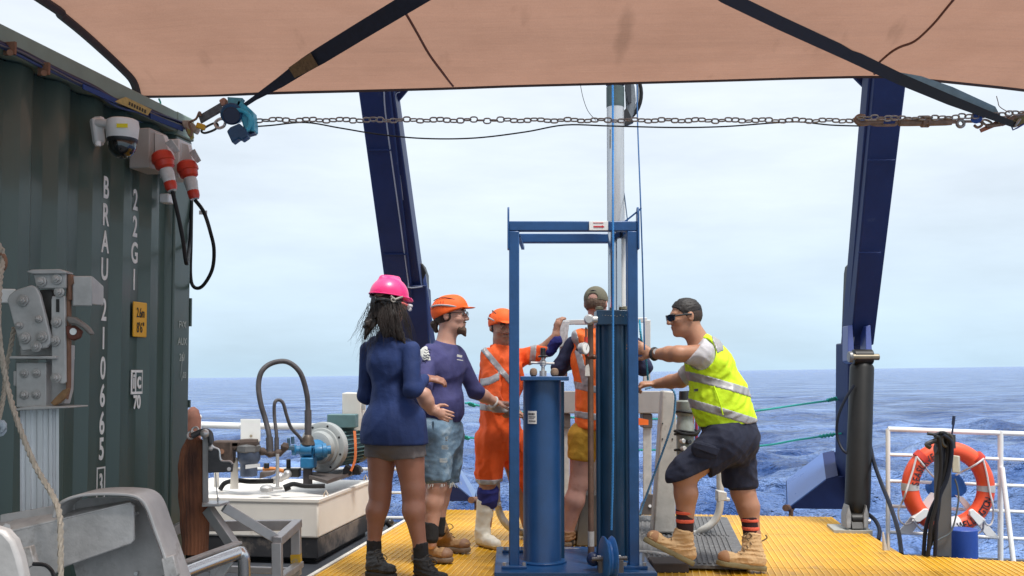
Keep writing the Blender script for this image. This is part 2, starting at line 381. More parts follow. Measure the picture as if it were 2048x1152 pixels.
def build_container():
    t = thing('shipping_container', 'dark green corrugated shipping container with white vertical lettering on its side', 'container', K(1.5, -1.2, ZB))
    pit = .2455; prof = []
    s = .17; prof.append((s, 0)); s0 = .205
    k = 0; outl = .0675; sl = .054; inn = .070; dep = .036
    # first recess after the corner post, then waves; outer edges fall at .33, .546, .79 ...
    prof += [(.185, -dep), (.251, -dep)]
    s = .251
    while s < 6.0:
        prof += [(s + sl, 0), (s + sl + outl, 0), (s + 2 * sl + outl, -dep), (s + 2 * sl + outl + inn, -dep)]; s += pit
    mb = MB(); vs = []; zz = [ZB + .14, .5, 1.2, 1.9, 2.44]
    for z in zz: vs += [K(a, -.012 + b, z) for a, b in prof]
    n = len(prof); fs = [(j * n + i, j * n + i + 1, (j + 1) * n + i + 1, (j + 1) * n + i) for j in range(len(zz) - 1) for i in range(n - 1)]
    # close the top of the waves under the rail
    mb.add(vs, fs)
    o = obj('side_panel', mb, cont_m, t, 25)
    me = o.modifiers.new('thick', 'SOLIDIFY'); me.thickness = .003; me.offset = 0
    def kb(s0, s1, o0, o1, z0, z1): return MB().hexa([K(s1, o0, z0), K(s1, o1, z0), K(s0, o1, z0), K(s0, o0, z0), K(s1, o0, z1), K(s1, o1, z1), K(s0, o1, z1), K(s0, o0, z1)])
    obj('corner_post', kb(0, .168, -.16, .0, ZB + .12, ZT - .12), cont_m, t, 35, .008)
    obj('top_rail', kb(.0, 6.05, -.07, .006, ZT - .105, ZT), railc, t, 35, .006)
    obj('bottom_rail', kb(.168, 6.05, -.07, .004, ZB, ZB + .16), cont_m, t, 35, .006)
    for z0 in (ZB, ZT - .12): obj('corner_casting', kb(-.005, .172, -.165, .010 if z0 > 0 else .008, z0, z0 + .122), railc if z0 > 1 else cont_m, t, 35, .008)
    obj('roof', kb(.0, 6.05, -2.43, -.07, ZT - .05, ZT - .03), cont_m, t)
    # corrugated doors end and far side so the box is closed
    obj('end_wall', kb(.02, .06, -2.27, -.16, ZB + .1, ZT - .1), cont_m, t)
    obj('near_end_wall', kb(6.0, 6.05, -2.43, -.03, ZB, ZT - .1), cont_m, t)
    obj('far_side_wall', kb(.0, 6.05, -2.43, -2.38, ZB, ZT - .05), cont_m, t)
    obj('floor', kb(.0, 6.05, -2.43, -.03, ZB + .02, ZB + .12), cont_m, t)
    obj('door_hinge', kb(-.012, .0, -.06, .006, 1.45, 1.6), cont_m, t)
    obj('door_hinge', kb(-.012, .0, -.06, .006, 1.02, 1.06), cont_m, t)
    white_l = mat('white_lettering', (.80, .80, .79), .6, 0, .12, 30, dirt=(.3, .34, .33), ds=30, dth=.7)
    def zz_(py, s): # height of a pixel row on the container side
        p = K(s, 0, 0); return CAMH + (HOR - py) * p.y / F
    sL = .708
    for ch, py in zip('BRAU210665', (395, 443, 497, 556, 614, 672, 738, 800, 855, 925)):
        pass
    for ch, py in zip(['B', 'R', 'A', 'U', '2', '1', '0', '6', '6', '5'], (393, 448, 503, 558, 640, 697, 757, 812, 867, 918)):
        lettering('letter', ch, sL, zz_(py, sL), .142, white_l, t, -.0455, .58)
    s2 = .462
    for ch, py in zip('22G1', (417, 471, 524, 578)): lettering('letter', ch, s2, zz_(py, s2), .142, white_l, t, -.0455, .58)
    # check digit in its box
    zc = zz_(988, sL); lettering('letter', '3', sL, zc + .008, .125, white_l, t, -.0455, .5)
    fr = MB()
    for (a0, a1, z0, z1) in ((-.033, .033, -.02, -.012), (-.033, .033, .118, .126), (-.033, -.026, -.012, .118), (.026, .033, -.012, .118)):
        fr.hexa([K(sL - a, b, zc + z) for z in (z0, z1) for a, b in ((a0, -.0465), (a1, -.0465), (a1, -.045), (a0, -.045))])
    obj('digit_frame', fr, white_l, t, 0)
    # yellow height plate
    s3 = .446; z3 = zz_(674, s3); z4 = zz_(604, s3)
    yl = mat('yellow_plate', (.75, .38, .01), .45, 0, .08, 8)
    obj('height_plate', kb(s3 - .06, s3 + .06, -.026, -.018, z3, z4), yl, t, 35, .004)
    bk = mat('black_print', (.02, .02, .02), .6)
    lettering('letter', '2.6m', s3, z4 - .075, .068, bk, t, -.0165, .52, True); lettering('letter', '8\'6"', s3, z3 + .022, .07, bk, t, -.0165, .62, True)
    z5 = zz_(788, s3); z6 = zz_(740, s3)
    fr = MB()
    for (s0_, s1_, a, b) in ((.055, -.055, z5, z5 + .012), (.055, -.055, z6 - .012, z6), (.055, .043, z5 + .012, z6 - .012), (-.043, -.055, z5 + .012, z6 - .012), (.018, .010, z5 + .012, z6 - .012)):
        fr.hexa([K(s3 + p_, o_, z) for z in (a, b) for p_, o_ in ((s0_, -.0305), (s1_, -.0305), (s1_, -.0285), (s0_, -.0285))])
    obj('mark_frame', fr, white_l, t, 0)
    lettering('letter', 'i', s3 + .03, z5 + .03, .10, white_l, t, -.029, .7); lettering('letter', 'c', s3 - .016, z5 + .03, .115, white_l, t, -.029, .75)
    lettering('letter', '70', s3 - .0, zz_(816, s3), .088, white_l, t, -.029, .72)
    ck = mat('chalk', (.45, .5, .48), .9)
    for tx, py, sz in (('FVX', 656, .052), ('AUX', 690, .055), ('26/', 722, .055), ('03', 756, .045)):
        lettering('chalk_note', tx, .078 if tx != '03' else .05, zz_(py, .08), sz, ck, t, .002, .8, True)
    sw = MB(); sw.tube([K(.068, .003, zz_(704, .08)), K(.082, .003, zz_(728, .08)), K(.09, .003, zz_(752, .08)), K(.08, .003, zz_(762, .08)), K(.066, .003, zz_(748, .08))], .0013, 5)
    obj('chalk_note', sw, ck, t)
build_container()

# ---- things on the container
def on_cont(px, py, o=0.0):      # point on (or o metres in front of) the container side seen at that pixel
    d = P(px, py, 1) - V(0, 0, CAMH); c = V(0, 0, CAMH)
    tt = ((C0 + CN * o) - c).dot(CN) / d.dot(CN); return c + d * tt
def build_camera_dome():
    a = on_cont(190, 265, 0); c = P(245, 264, 4.36)
    t = thing('security_camera', 'white dome security camera with a black glass ball, on the container side', 'camera', a)
    mb = MB(); q = c - CN * .10
    obj('wall_plate', MB().box(on_cont(196, 262, .0) + CN * .0, (.03, .05, .13), CM), white_pl, t, 35, .008)
    obj('bracket_arm', MB().beam(on_cont(190, 246, .02), c + V(0, 0, .032) - V(.02, 0, 0), .06, .035).beam(on_cont(184, 262, .02), on_cont(206, 262, .05), .05, .115), white_pl, t, 35, .012)
    hs = MB().lathe(c + V(0, 0, .055), (0, 0, -1), [(0, .055), (.006, .066), (.03, .07), (.085, .066), (.09, .062)], 32)
    obj('housing', hs, white_pl, t)
    obj('dome', MB().ball(c - V(0, 0, .058), .060, 28), mat('dome_glass', (.004, .004, .005), .06, 0, 0, 5, coat=1), t)
    obj('bezel', MB().lathe(c - V(0, 0, .030), (0, 0, -1), [(0, .065), (.012, .064), (.02, .058)], 32), blackpl, t)
    obj('yellow_sticker', MB().prism([P(233, 247, 4.285), P(255, 247, 4.285), P(255, 255, 4.285), P(233, 255, 4.285)], (0, .003, 0)), mat('sticker_yellow', (.8, .68, .02), .5), t, 0)
    obj('cable_gland', MB().cyl(P(196, 283, 4.2), P(196, 292, 4.2), .012), white_pl, t)
build_camera_dome()
def build_sockets():
    grey = mat('grey_plastic', (.42, .40, .38), .5, 0, .06, 5); clear = mat('cloudy_clear_plastic', (.55, .56, .56), .25, 0, .2, 25)
    for i, (bx, by, bw, bh, lab) in enumerate(((297, 303, 40, 80, 'grey wall socket box nearer the dome camera with a red plug'), (352, 322, 32, 78, 'pale socket box at the container corner with a red plug'))):
        d0 = on_cont(bx - bw * .2, by, .05).y
        c = P(bx, by, d0); hh = bh * d0 / F
        t = thing('socket_box', lab, 'socket', c, 'industrial sockets on the container')
        obj('box', MB().box(c, (.16 - .03 * i, .105, hh), CM), grey if i == 0 else white_pl, t, 35, .006)
        p0 = P(bx + bw * .35, by - bh * .35, d0 - .06); p1 = P(bx + bw * .85 + 2, by + bh * .3, d0 - .09)
        front = MB().prism([P(bx + bw * .3, by - bh * .48, d0 - .05), P(bx + bw * .75, by - bh * .42, d0 - .08), P(bx + bw * 1.15, by + bh * .15, d0 - .10), P(bx + bw * .3, by + bh * .2, d0 - .05)], CA * .04)
        obj('sloped_face', front, white_pl, t, 35, .004)
        # plug: red collar, clear body, red nut
        u0 = P(bx + bw * .62, by + bh * .02, d0 - .11); u1 = P(bx + bw * 1.25 - 2, by + bh * 1.0, d0 - .12)
        dr = (u1 - u0).normalized(); ln = (u1 - u0).length
        g = thing('power_plug', ('red and clear plug in the grey socket box, its cable dropping in a tight V' if i == 0 else 'red and clear industrial plug in the corner socket box, its cable looping past the corner'), 'plug', u0, 'red industrial plugs')
        obj('collar', MB().lathe(u0, dr, [(0, .036), (.01, .047), (.025, .05), (.03, .052), (.045, .052), (.05, .046), (.075, .043), (.085, .03)], 24), red_pl, g)
        obj('plug_body', MB().lathe(u0 + dr * .085, dr, [(0, .030), (.02, .034), (ln * .4, .026), (ln * .55, .02)], 16), clear, g)
        obj('cable_nut', MB().lathe(u1 - dr * .055, dr, [(0, .024), (.01, .029), (.035, .028), (.05, .022)], 12), red_pl, g)
        obj('lid', MB().prism([P(bx + bw * .8, by - bh * .22, d0 - .13), P(bx + bw * 1.15, by - bh * .32, d0 - .15), P(bx + bw * 1.55, by - bh * .02, d0 - .15), P(bx + bw * 1.3, by + bh * .05, d0 - .13)], (0, .012, 0)), clear, g, 35, .003)
        if i == 0:
            pts = [u1, P(356, 430, d0 - .12), P(366, 480, d0 - .11), P(373, 527, d0 - .1), P(378, 500, 5.2), P(382, 450, 5.27), P(383, 392, 5.3)]
            lab2 = 'black power cable hanging in a tight V at the container corner'
        else:
            pts = [u1, P(408, 425, d0 - .1), P(421, 465, 5.15), P(428, 500, 5.2), P(424, 540, 5.25), P(405, 572, 5.27), P(388, 574, 5.3), P(381, 550, 5.32), P(382, 480, 5.34), P(383, 400, 5.34)]
            lab2 = 'black power cable looping out past the container corner'
        o = obj('power_cable', MB().tube(smooth_pts(pts, 8), .0095, 10), blackrub); tag(o, lab2, 'cable', 'power cables at the container corner')
    o = obj('cable_tag', MB().prism([P(398, 421, 5.0), P(414, 421, 5.0), P(414, 429, 5.0), P(398, 429, 5.0)], (0, .004, 0)), white_pl); tag(o, 'small white tag on the looping black power cable', 'tag')
    t = P(335, 398, 4.98); o = obj('junction_clip', MB().box(t, (.07, .05, .045), CM), white_pl, None, 35, .006); tag(o, 'small white clip box under the grey socket on the container', 'clip')
build_sockets()
def build_cables_top():
    cols = [((.03, .035, .06), .006), ((.02, .03, .10), .007), ((.10, .10, .12), .005), ((.015, .02, .06), .007), ((.05, .08, .2), .006)]
    base = [(-60, 55), (0, 88), (40, 106), (85, 130), (140, 156), (190, 180), (235, 205), (280, 218), (330, 238), (368, 252)]
    names = ['uppermost dark cable of the bundle strung under the container rail', 'dark blue cable in the bundle strung under the container rail', 'grey cable in the bundle strung under the container rail', 'lowest dark cable of the bundle strung under the container rail', 'bright blue cable in the bundle strung under the container rail']
    for i, (c, r) in enumerate(cols):
        rn = random.Random(i); pts = [on_cont(x, y + (i - 2) * 3.2 + rn.uniform(-2.5, 2.5), .014 + .008 * (i % 3)) for x, y in base]
        o = obj('deck_cable', MB().tube(smooth_pts(pts, 5), r, 8), mat('cable_%d' % i, c, .45, 0, .2, 10)); tag(o, names[i], 'cable', 'cables strung under the container rail')
    t = thing('webbing_strap', 'blue webbing strap with a yellow printed label under the container rail', 'strap', on_cont(240, 205, .03))
    def st(a, b, w_, o_=.035): return [on_cont(a[0], a[1] - w_, o_), on_cont(b[0], b[1] - w_, o_), on_cont(b[0], b[1] + w_, o_), on_cont(a[0], a[1] + w_, o_)]
    for q_ in (((165, 173), (232, 203)), ((300, 232), (365, 258))): obj('webbing', MB().prism(st(*q_, 5), CN * .004), mat('blue_webbing', (.015, .05, .2), .7, 0, .2, 30), t, 0)
    obj('label', MB().prism([on_cont(228, 203, .036), on_cont(250, 194, .036), on_cont(302, 219, .036), on_cont(294, 231, .036)], CN * .004), mat('yellow_label', (.48, .36, .12), .6, 0, .25, 40), t, 0)
    lt = MB()
    for k in range(7):
        a = (258 + k * 5.2, 203 + k * 2.6); lt.prism([on_cont(a[0], a[1], .041), on_cont(a[0] + 3, a[1] + 1.5, .041), on_cont(a[0] + 2, a[1] + 8, .041), on_cont(a[0] - 1, a[1] + 6.5, .041)], CN * .001)
    obj('print', lt, mat('dark_print', (.05, .045, .03), .7), t, 0)
    for i, (x, y) in enumerate(((88, 142), (20, 101))):
        o = obj('cable_clip', MB().cyl(on_cont(x, y + 4, .0), on_cont(x, y + 4, .05), .012).box(on_cont(x, y - 4, .03), (.012, .05, .05), CM), rust, None, 35); tag(o, ['rusty clip holding the cables under the rail above the first recess', 'rusty clip holding the cables at the left edge of the photo'][i], 'clip')
build_cables_top()

# ================================================================== SHADE SAIL
def build_sail():
    m = bpy.data.materials.new('shade_cloth'); m.use_nodes = True; t = m.node_tree; n = t.nodes; l = t.links.new
    n.remove(n['Principled BSDF']); o_ = n['Material Output']
    tc = n.new('ShaderNodeTexCoord'); nz = n.new('ShaderNodeTexNoise'); nz.inputs['Scale'].default_value = 1.8; nz.inputs['Detail'].default_value = 9; nz.inputs['Roughness'].default_value = .7
    l(tc.outputs['Object'], nz.inputs['Vector'])
    cr = n.new('ShaderNodeValToRGB'); cr.color_ramp.elements[0].position = .3; cr.color_ramp.elements[1].position = .72
    cr.color_ramp.elements[0].color = (.325, .185, .132, 1); cr.color_ramp.elements[1].color = (.385, .225, .163, 1)
    l(nz.outputs['Fac'], cr.inputs['Fac'])
    wv = n.new('ShaderNodeTexNoise'); wv.inputs['Scale'].default_value = 260; mm = n.new('ShaderNodeMapping'); mm.inputs['Scale'].default_value = (1, .25, 1)
    l(tc.outputs['Object'], mm.inputs[0]); l(mm.outputs[0], wv.inputs['Vector'])
    mr = n.new('ShaderNodeMapRange'); mr.inputs['To Min'].default_value = .9; mr.inputs['To Max'].default_value = 1.1; l(wv.outputs['Fac'], mr.inputs['Value'])
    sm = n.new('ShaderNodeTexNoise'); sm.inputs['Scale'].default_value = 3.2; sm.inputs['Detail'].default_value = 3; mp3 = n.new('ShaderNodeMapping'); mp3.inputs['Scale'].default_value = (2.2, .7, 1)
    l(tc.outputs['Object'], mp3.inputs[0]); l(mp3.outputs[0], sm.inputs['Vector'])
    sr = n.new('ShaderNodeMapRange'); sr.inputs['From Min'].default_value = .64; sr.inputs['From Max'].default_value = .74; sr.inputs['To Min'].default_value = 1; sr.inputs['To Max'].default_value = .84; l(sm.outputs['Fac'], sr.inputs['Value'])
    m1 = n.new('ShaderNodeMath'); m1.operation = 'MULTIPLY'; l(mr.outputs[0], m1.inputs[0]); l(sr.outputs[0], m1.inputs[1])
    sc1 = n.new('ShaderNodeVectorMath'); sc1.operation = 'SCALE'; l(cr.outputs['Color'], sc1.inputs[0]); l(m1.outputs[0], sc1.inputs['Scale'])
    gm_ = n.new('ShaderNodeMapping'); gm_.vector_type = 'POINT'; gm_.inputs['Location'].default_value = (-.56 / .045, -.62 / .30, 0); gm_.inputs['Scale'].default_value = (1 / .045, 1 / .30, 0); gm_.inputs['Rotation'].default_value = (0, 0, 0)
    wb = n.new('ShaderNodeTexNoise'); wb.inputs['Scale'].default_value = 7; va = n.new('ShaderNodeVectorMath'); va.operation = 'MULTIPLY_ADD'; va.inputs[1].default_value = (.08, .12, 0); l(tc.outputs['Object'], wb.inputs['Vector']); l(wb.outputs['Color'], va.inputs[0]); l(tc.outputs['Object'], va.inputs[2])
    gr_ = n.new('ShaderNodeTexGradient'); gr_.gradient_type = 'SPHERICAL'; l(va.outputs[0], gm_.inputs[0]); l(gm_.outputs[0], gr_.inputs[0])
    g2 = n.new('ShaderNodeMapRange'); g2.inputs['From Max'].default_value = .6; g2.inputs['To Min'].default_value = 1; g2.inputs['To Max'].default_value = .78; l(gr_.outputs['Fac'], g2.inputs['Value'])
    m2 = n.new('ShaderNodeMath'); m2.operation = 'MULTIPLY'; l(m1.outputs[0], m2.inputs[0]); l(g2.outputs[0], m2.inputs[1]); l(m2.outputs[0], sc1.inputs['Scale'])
    df = n.new('ShaderNodeBsdfDiffuse'); tr = n.new('ShaderNodeBsdfTranslucent'); mx = n.new('ShaderNodeMixShader'); mx.inputs[0].default_value = .52
    wn = n.new('ShaderNodeTexNoise'); wn.inputs['Scale'].default_value = 2.2; wn.inputs['Detail'].default_value = 4; wm = n.new('ShaderNodeMapping'); wm.inputs['Scale'].default_value = (.25, 2.6, 1); wm.inputs['Rotation'].default_value = (0, 0, .12)
    bu = n.new('ShaderNodeBump'); bu.inputs['Strength'].default_value = .5; bu.inputs['Distance'].default_value = .05; l(tc.outputs['Object'], wm.inputs[0]); l(wm.outputs[0], wn.inputs['Vector']); l(wn.outputs['Fac'], bu.inputs['Height']); l(bu.outputs[0], df.inputs['Normal']); l(bu.outputs[0], tr.inputs['Normal'])
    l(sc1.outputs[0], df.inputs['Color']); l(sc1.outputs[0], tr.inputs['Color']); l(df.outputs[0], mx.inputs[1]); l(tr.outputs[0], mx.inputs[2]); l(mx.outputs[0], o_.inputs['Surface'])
    # far edge pixels (x, y, depth) and the same points a little nearer; built as a grid of rows towards the camera
    YF = 5.15
    far = [(262, 150), (268, 175), (276, 188), (300, 190), (420, 189), (560, 184), (720, 180), (900, 175), (1040, 170), (1230, 165), (1450, 159), (1620, 154), (1760, 152), (1850, 158), (1950, 168), (2048, 179), (2250, 205), (2450, 230)]
    far = [(272, 192), (420, 189), (560, 184), (720, 180), (900, 175), (1040, 170), (1230, 165), (1450, 159), (1620, 154), (1760, 152), (1850, 158), (1950, 168), (2048, 179), (2250, 205), (2450, 230)]
    fp = [P(x, y, YF - (.0 if i else .02)) for i, (x, y) in enumerate(far)]
    fl = smooth_pts(fp, 6); nf = len(fl)
    # left edge curve, from the far corner towards the camera and above it
    le = [P(272, 192, YF - .02), P(262, 160, 4.98), P(240, 135, 4.8), P(205, 102, 4.6), P(160, 62, 4.38), P(118, 28, 4.2), P(80, -2, 4.05), V(-2.25, 3.2, 2.86), V(-2.7, 2.2, 2.9)]
    le = smooth_pts(le, 4); nl = len(le)
    right = []
    vs = []
    for j in range(nl):
        L0 = le[j]; tt = j / (nl - 1)
        for i in range(nf):
            q = fl[i]; s = i / (nf - 1)
            # move with the left edge; sag and slight billow
            yy = q.y + (L0.y - fl[0].y) * 1.0
            x = L0.x + (q.x - fl[0].x) * (1 + .0 * tt)
            z = q.z * (1 - tt) + (L0.z * .2 + 2.93 * .8) * tt
            zl = L0.z + (z - L0.z) * min(1, s * 9)
            pr = 0
            zl += -.05 * math.sin(math.pi * min(1, s * 1.15)) * math.sin(math.pi * min(1, tt * 2.2)) * (1 if s < .8 else .6)
            vs.append(V(x, yy, zl))
    fs = [(j * nf + i, j * nf + i + 1, (j + 1) * nf + i + 1, (j + 1) * nf + i) for j in range(nl - 1) for i in range(nf - 1)]
    t_ = thing('shade_sail', 'tan shade cloth stretched overhead with dark edging', 'shade sail', V(0, 4, 2.7))
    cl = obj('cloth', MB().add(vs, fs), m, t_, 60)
    hem = mat('sail_hem', (.06, .045, .05), .8, 0, .2, 20)
    hl = MB().tube([p - V(0, 0, .004) for p in fl], .008, 6); obj('far_hem', hl, hem, t_)
    obj('side_hem', MB().tube([p - V(-.01, 0, .002) for p in le], .022, 6), hem, t_)
    def surf(px, py):   # point just under the cloth at that pixel
        d = P(px, py, 1) - V(0, 0, CAMH); best = None
        lo, hi = 1.5, 5.6
        import mathutils
        from mathutils.bvhtree import BVHTree
        if not hasattr(surf, 'b'): surf.b = BVHTree.FromPolygons([tuple(v) for v in vs], fs)
        h = surf.b.ray_cast(V(0, 0, CAMH), d.normalized(), 20)
        return (h[0] - d.normalized() * .012) if h[0] else P(px, py, 4.5)
    seam = mat('sail_seam', (.17, .075, .055), .8)
    for pts in ([(790, 2), (810, 25), (832, 62), (858, 108), (885, 145), (906, 172)], [(1910, -4), (1895, 14), (1865, 50), (1830, 82), (1800, 94), (1780, 106), (1758, 125)], [(1752, 133), (1749, 148)]):
        obj('seam', MB().tube(smooth_pts([surf(*q) for q in pts], 5), .006, 6), seam, t_)
    wr = mat('sail_scar', (.52, .30, .25), .8)
    return t_, surf
sail, sail_pt = build_sail()
def ribbon(p0s, wds, th, nrm=None):
    """flat strap through points with a width per point, lying across the line of sight"""
    mb = MB(); q = []
    for i, p in enumerate(p0s):
        a = p0s[max(i - 1, 0)]; b = p0s[min(i + 1, len(p0s) - 1)]; d = (b - a).normalized()
        eye = (p - V(0, 0, CAMH)).normalized(); s = d.cross(eye).normalized() * wds[i] / 2; e = eye * th / 2
        q.append([p - s - e, p + s - e, p + s + e, p - s + e])
    vs = [v for r in q for v in r]; fs = []
    for k in range(len(q) - 1):
        for i in range(4): fs.append((k * 4 + i, k * 4 + (i + 1) % 4, k * 4 + 4 + (i + 1) % 4, k * 4 + 4 + i))
    fs += [(3, 2, 1, 0), tuple(len(vs) - 4 + i for i in range(4))]
    return mb.add(vs, fs)
strap_m = mat('navy_webbing', (.020, .028, .052), .75, 0, .2, 40, .3, 200)
strap2_m = mat('black_strap', (.016, .017, .022), .6, 0, .2, 30)
t = thing('tensioning_strap', 'navy webbing strap with a faded tan label, twisting down under the left of the sail', 'strap', P(640, 115, 4.6))
pl = [(478, 218, 5.04, .018), (510, 196, 5.0, .024), (560, 165, 4.9, .05), (610, 130, 4.75, .068), (640, 112, 4.65, .075), (720, 63, 4.42, .075), (800, 15, 4.2, .075), (880, -33, 4.0, .075)]
obj('webbing', ribbon([P(a, b, c) for a, b, c, _ in pl], [q[3] for q in pl], .004), strap_m, t, 0)
obj('label', ribbon([P(a, b, c - .02) for a, b, c in ((583, 146, 4.84), (606, 132, 4.77), (629, 119, 4.69))], [.056, .064, .07], .004), mat('faded_label', (.23, .15, .075), .7, 0, .3, 60, dirt=(.06, .045, .03), ds=45, dth=.55), t, 0)
t = thing('tensioning_strap', 'black webbing strap running down to the turnbuckle under the right of the sail', 'strap', P(1750, 125, 4.6))
pl = [(1380, -50, 3.95, .05), (1450, -5, 4.1, .055), (1560, 48, 4.4, .058), (1700, 112, 4.75, .058), (1800, 160, 4.95, .055), (1900, 202, 5.0, .05), (2030, 252, 5.05, .03)]
obj('webbing', ribbon([P(a, b - 2, c) for a, b, c, _ in pl], [q[3] for q in pl], .005), strap2_m, t, 0)
pl = [(1800, 146, 5.0, .006), (1840, 158, 5.02, .03), (1900, 183, 5.04, .05), (1985, 222, 5.06, .05), (1992, 229, 5.06, .03)]
obj('light_side', ribbon([P(a, b, c + .02) for a, b, c, _ in pl], [q[3] for q in pl], .004), mat('pale_blue_webbing', (.22, .33, .40), .6, 0, .2, 15), t, 0)

# ---- chain across the opening
def build_chain():
    t = thing('chain', 'steel link chain stretched across the opening from the container to the turnbuckle', 'chain', P(1100, 242, 5.1))
    def link_me(L_, W_, r):
        pts = []; hw = W_ / 2 - r; hl = L_ / 2 - W_ / 2
        for k in range(7): a = R(-90 + 30 * k); pts.append(V(hl + hw * math.cos(a), hw * math.sin(a), 0))
        for k in range(7): a = R(90 + 30 * k); pts.append(V(-hl + hw * math.cos(a), hw * math.sin(a), 0))
        mb = MB().tube(pts, r, 6, closed=True, flat=V(0, 0, 1)); me = bpy.data.meshes.new('link'); me.from_pydata(mb.v, [], mb.f); me.materials.append(chain_m)
        me.polygons.foreach_set('use_smooth', [True] * len(me.polygons)); return me
    me = link_me(.047, .034, .0042); pitch = .0345
    a, b = P(505, 240, 5.1), P(1712, 241, 5.1); n = int((b - a).length / pitch)
    for k in range(n + 1):
        f = k / n; p = a.lerp(b, f); p.z -= .012 * math.sin(math.pi * f) * 0 + .004 * math.sin(k * 1.3)
        roll = (0 if k % 2 else 88) + random.Random(k).uniform(-16, 16) + (30 if 30 < k < 38 else 0)
        M = Matrix.Translation(p) @ Matrix.Rotation(random.Random(k + 99).uniform(-.05, .05), 4, 'Y') @ Matrix.Rotation(R(roll + 70), 4, 'X')
        piece(me, 'link', M, t)
    t2 = thing('chain', 'loose rusty chain end lying along the top of the turnbuckle', 'chain', P(1820, 235, 5.1))
    a, b = P(1722, 236, 5.05), P(2045, 226, 5.06); n = int((b - a).length / pitch)
    for k in range(n + 1):
        p = a.lerp(b, k / n); p.z += -.01 * math.sin(math.pi * k / n) + random.Random(k).uniform(-.003, .003)
        o = piece(me, 'link', Matrix.Translation(p) @ Matrix.Rotation(R((0 if k % 2 else 88) + 60 + random.Random(k * 7).uniform(-30, 30)), 4, 'X'), t2)
build_chain()
def build_turnbuckle():
    D = 5.08; t = thing('turnbuckle', 'rusty turnbuckle with a ribbed collar joining the chain at the right', 'turnbuckle', P(1850, 245, D))
    obj('chain_hook', MB().tube(smooth_pts([P(1765, 243, D), P(1745, 244, D), P(1722, 247, D), P(1712, 240, D), P(1718, 232, D), P(1730, 233, D)], 5), .014, 10, rfun=lambda f: 1.2 - .5 * f), rustchain, t)
    obj('eye_link', MB().tube(smooth_pts([P(1748, 240, D), P(1790, 239, D), P(1793, 245, D), P(1788, 250, D), P(1748, 250, D), P(1745, 245, D)], 5, True), .007, 8, True), rustchain, t)
    obj('body', MB().lathe(P(1795, 246, D), P(1905, 244, D) - P(1795, 246, D), [(0, .009), (.01, .017), (.06, .018), (.125, .018), (.128, .019), (.25, .018), (.277, .016), (.28, .009), (.30, .009)], 16), rustchain, t)
    cl = MB().lathe(P(1842, 243, D), (1, 0, 0), [(0, .026), (.004, .031), (.012, .031), (.016, .026), (.026, .026), (.03, .031), (.038, .031), (.042, .026)], 20)
    for k in range(10):
        a = 2 * math.pi * k / 10; cl.box(P(1842, 243, D) + V(.021, math.cos(a) * .027, math.sin(a) * .027), (.016, .006, .006), Matrix.Identity(3))
    obj('collar', cl, rustchain, t)
    obj('eye', MB().tube([P(1921, 247, D) + V(.018 * math.cos(a), 0, .018 * math.sin(a)) for a in [2 * math.pi * k / 14 for k in range(14)]], .0085, 8, True), chain_m, t)
    obj('shackle', MB().tube(smooth_pts([P(1924, 243, D), P(1950, 243, D), P(1962, 244, D), P(1964, 250, D), P(1955, 255, D), P(1948, 250, D)], 4), .007, 8), rustchain, t)
    g = thing('corner_fitting', 'tangle of rusty shackles, shredded strap and rings at the right edge', 'shackle', P(2000, 245, D))
    rr = random.Random(5)
    for k in range(5):
        c = P(1975 + k * 15, 243 + rr.uniform(-12, 12), D + rr.uniform(-.03, .05)); a0 = rr.uniform(0, 3)
        ax = V(rr.uniform(-1, 1), rr.uniform(-.5, .5), rr.uniform(-1, 1)).normalized(); b0 = ax.orthogonal().normalized(); c0 = ax.cross(b0)
        obj('ring', MB().tube([c + b0 * .03 * math.cos(q) + c0 * .018 * math.sin(q) for q in [6.283 * i / 12 for i in range(12)]], .006, 7, True), rustchain if k % 2 else chain_m, g)
    obj('hook', MB().tube(smooth_pts([P(1972, 252, D), P(1990, 250, D), P(2010, 246, D), P(2025, 236, D), P(2048, 228, D), P(2100, 215, D)], 5), .011, 8), rustchain, g)
    obj('torn_strap', ribbon([P(1950, 232, D), P(1975, 225, D + .02), P(1998, 245, D), P(1960, 262, D)], [.02, .045, .04, .02], .004), mat('faded_red_webbing', (.33, .13, .08), .8, 0, .3, 30), g, 0)
    obj('wire_tail', MB().tube(smooth_pts([P(2020, 226, D), P(2000, 214, D), P(1996, 203, D), P(1993, 192, D)], 4), .0022, 5), rust, g)
    obj('green_block', MB().prism([P(2028, 238, D), P(2060, 224, D), P(2060, 244, D), P(2040, 250, D)], (0, .05, 0)), mat('olive_tape', (.16, .14, .05), .7), g, 35, .004)
    obj('blue_tie', MB().tube([P(2022, 250, D), P(2026, 260, D), P(2034, 256, D), P(2048, 248, D)], .004, 6), mat('blue_tie', (.03, .05, .25), .5), g)
    d = obj('blue_tag', MB().cyl(P(1953, 236, D - .02), P(1953, 236, D - .012), .028, n=24), mat('blue_disc', (.01, .07, .38), .4)); tag(d, 'round blue tag hanging beside the turnbuckle', 'tag')
build_turnbuckle()
o = obj('thin_cable', MB().tube(smooth_pts([P(497, 254, 5.12), P(540, 251, 5.12), P(610, 245, 5.12), P(680, 256, 5.12), P(760, 269, 5.12), P(850, 277, 5.12), P(950, 276, 5.12), P(1050, 264, 5.12), P(1130, 250, 5.12), P(1220, 252, 5.12), P(1350, 255, 5.12), P(1450, 253, 5.12), P(1545, 246, 5.12), P(1600, 244, 5.12), P(1660, 250, 5.12), P(1720, 252, 5.12)], 6), .0038, 6), blackrub)
tag(o, 'thin black cable sagging below the chain', 'cable')
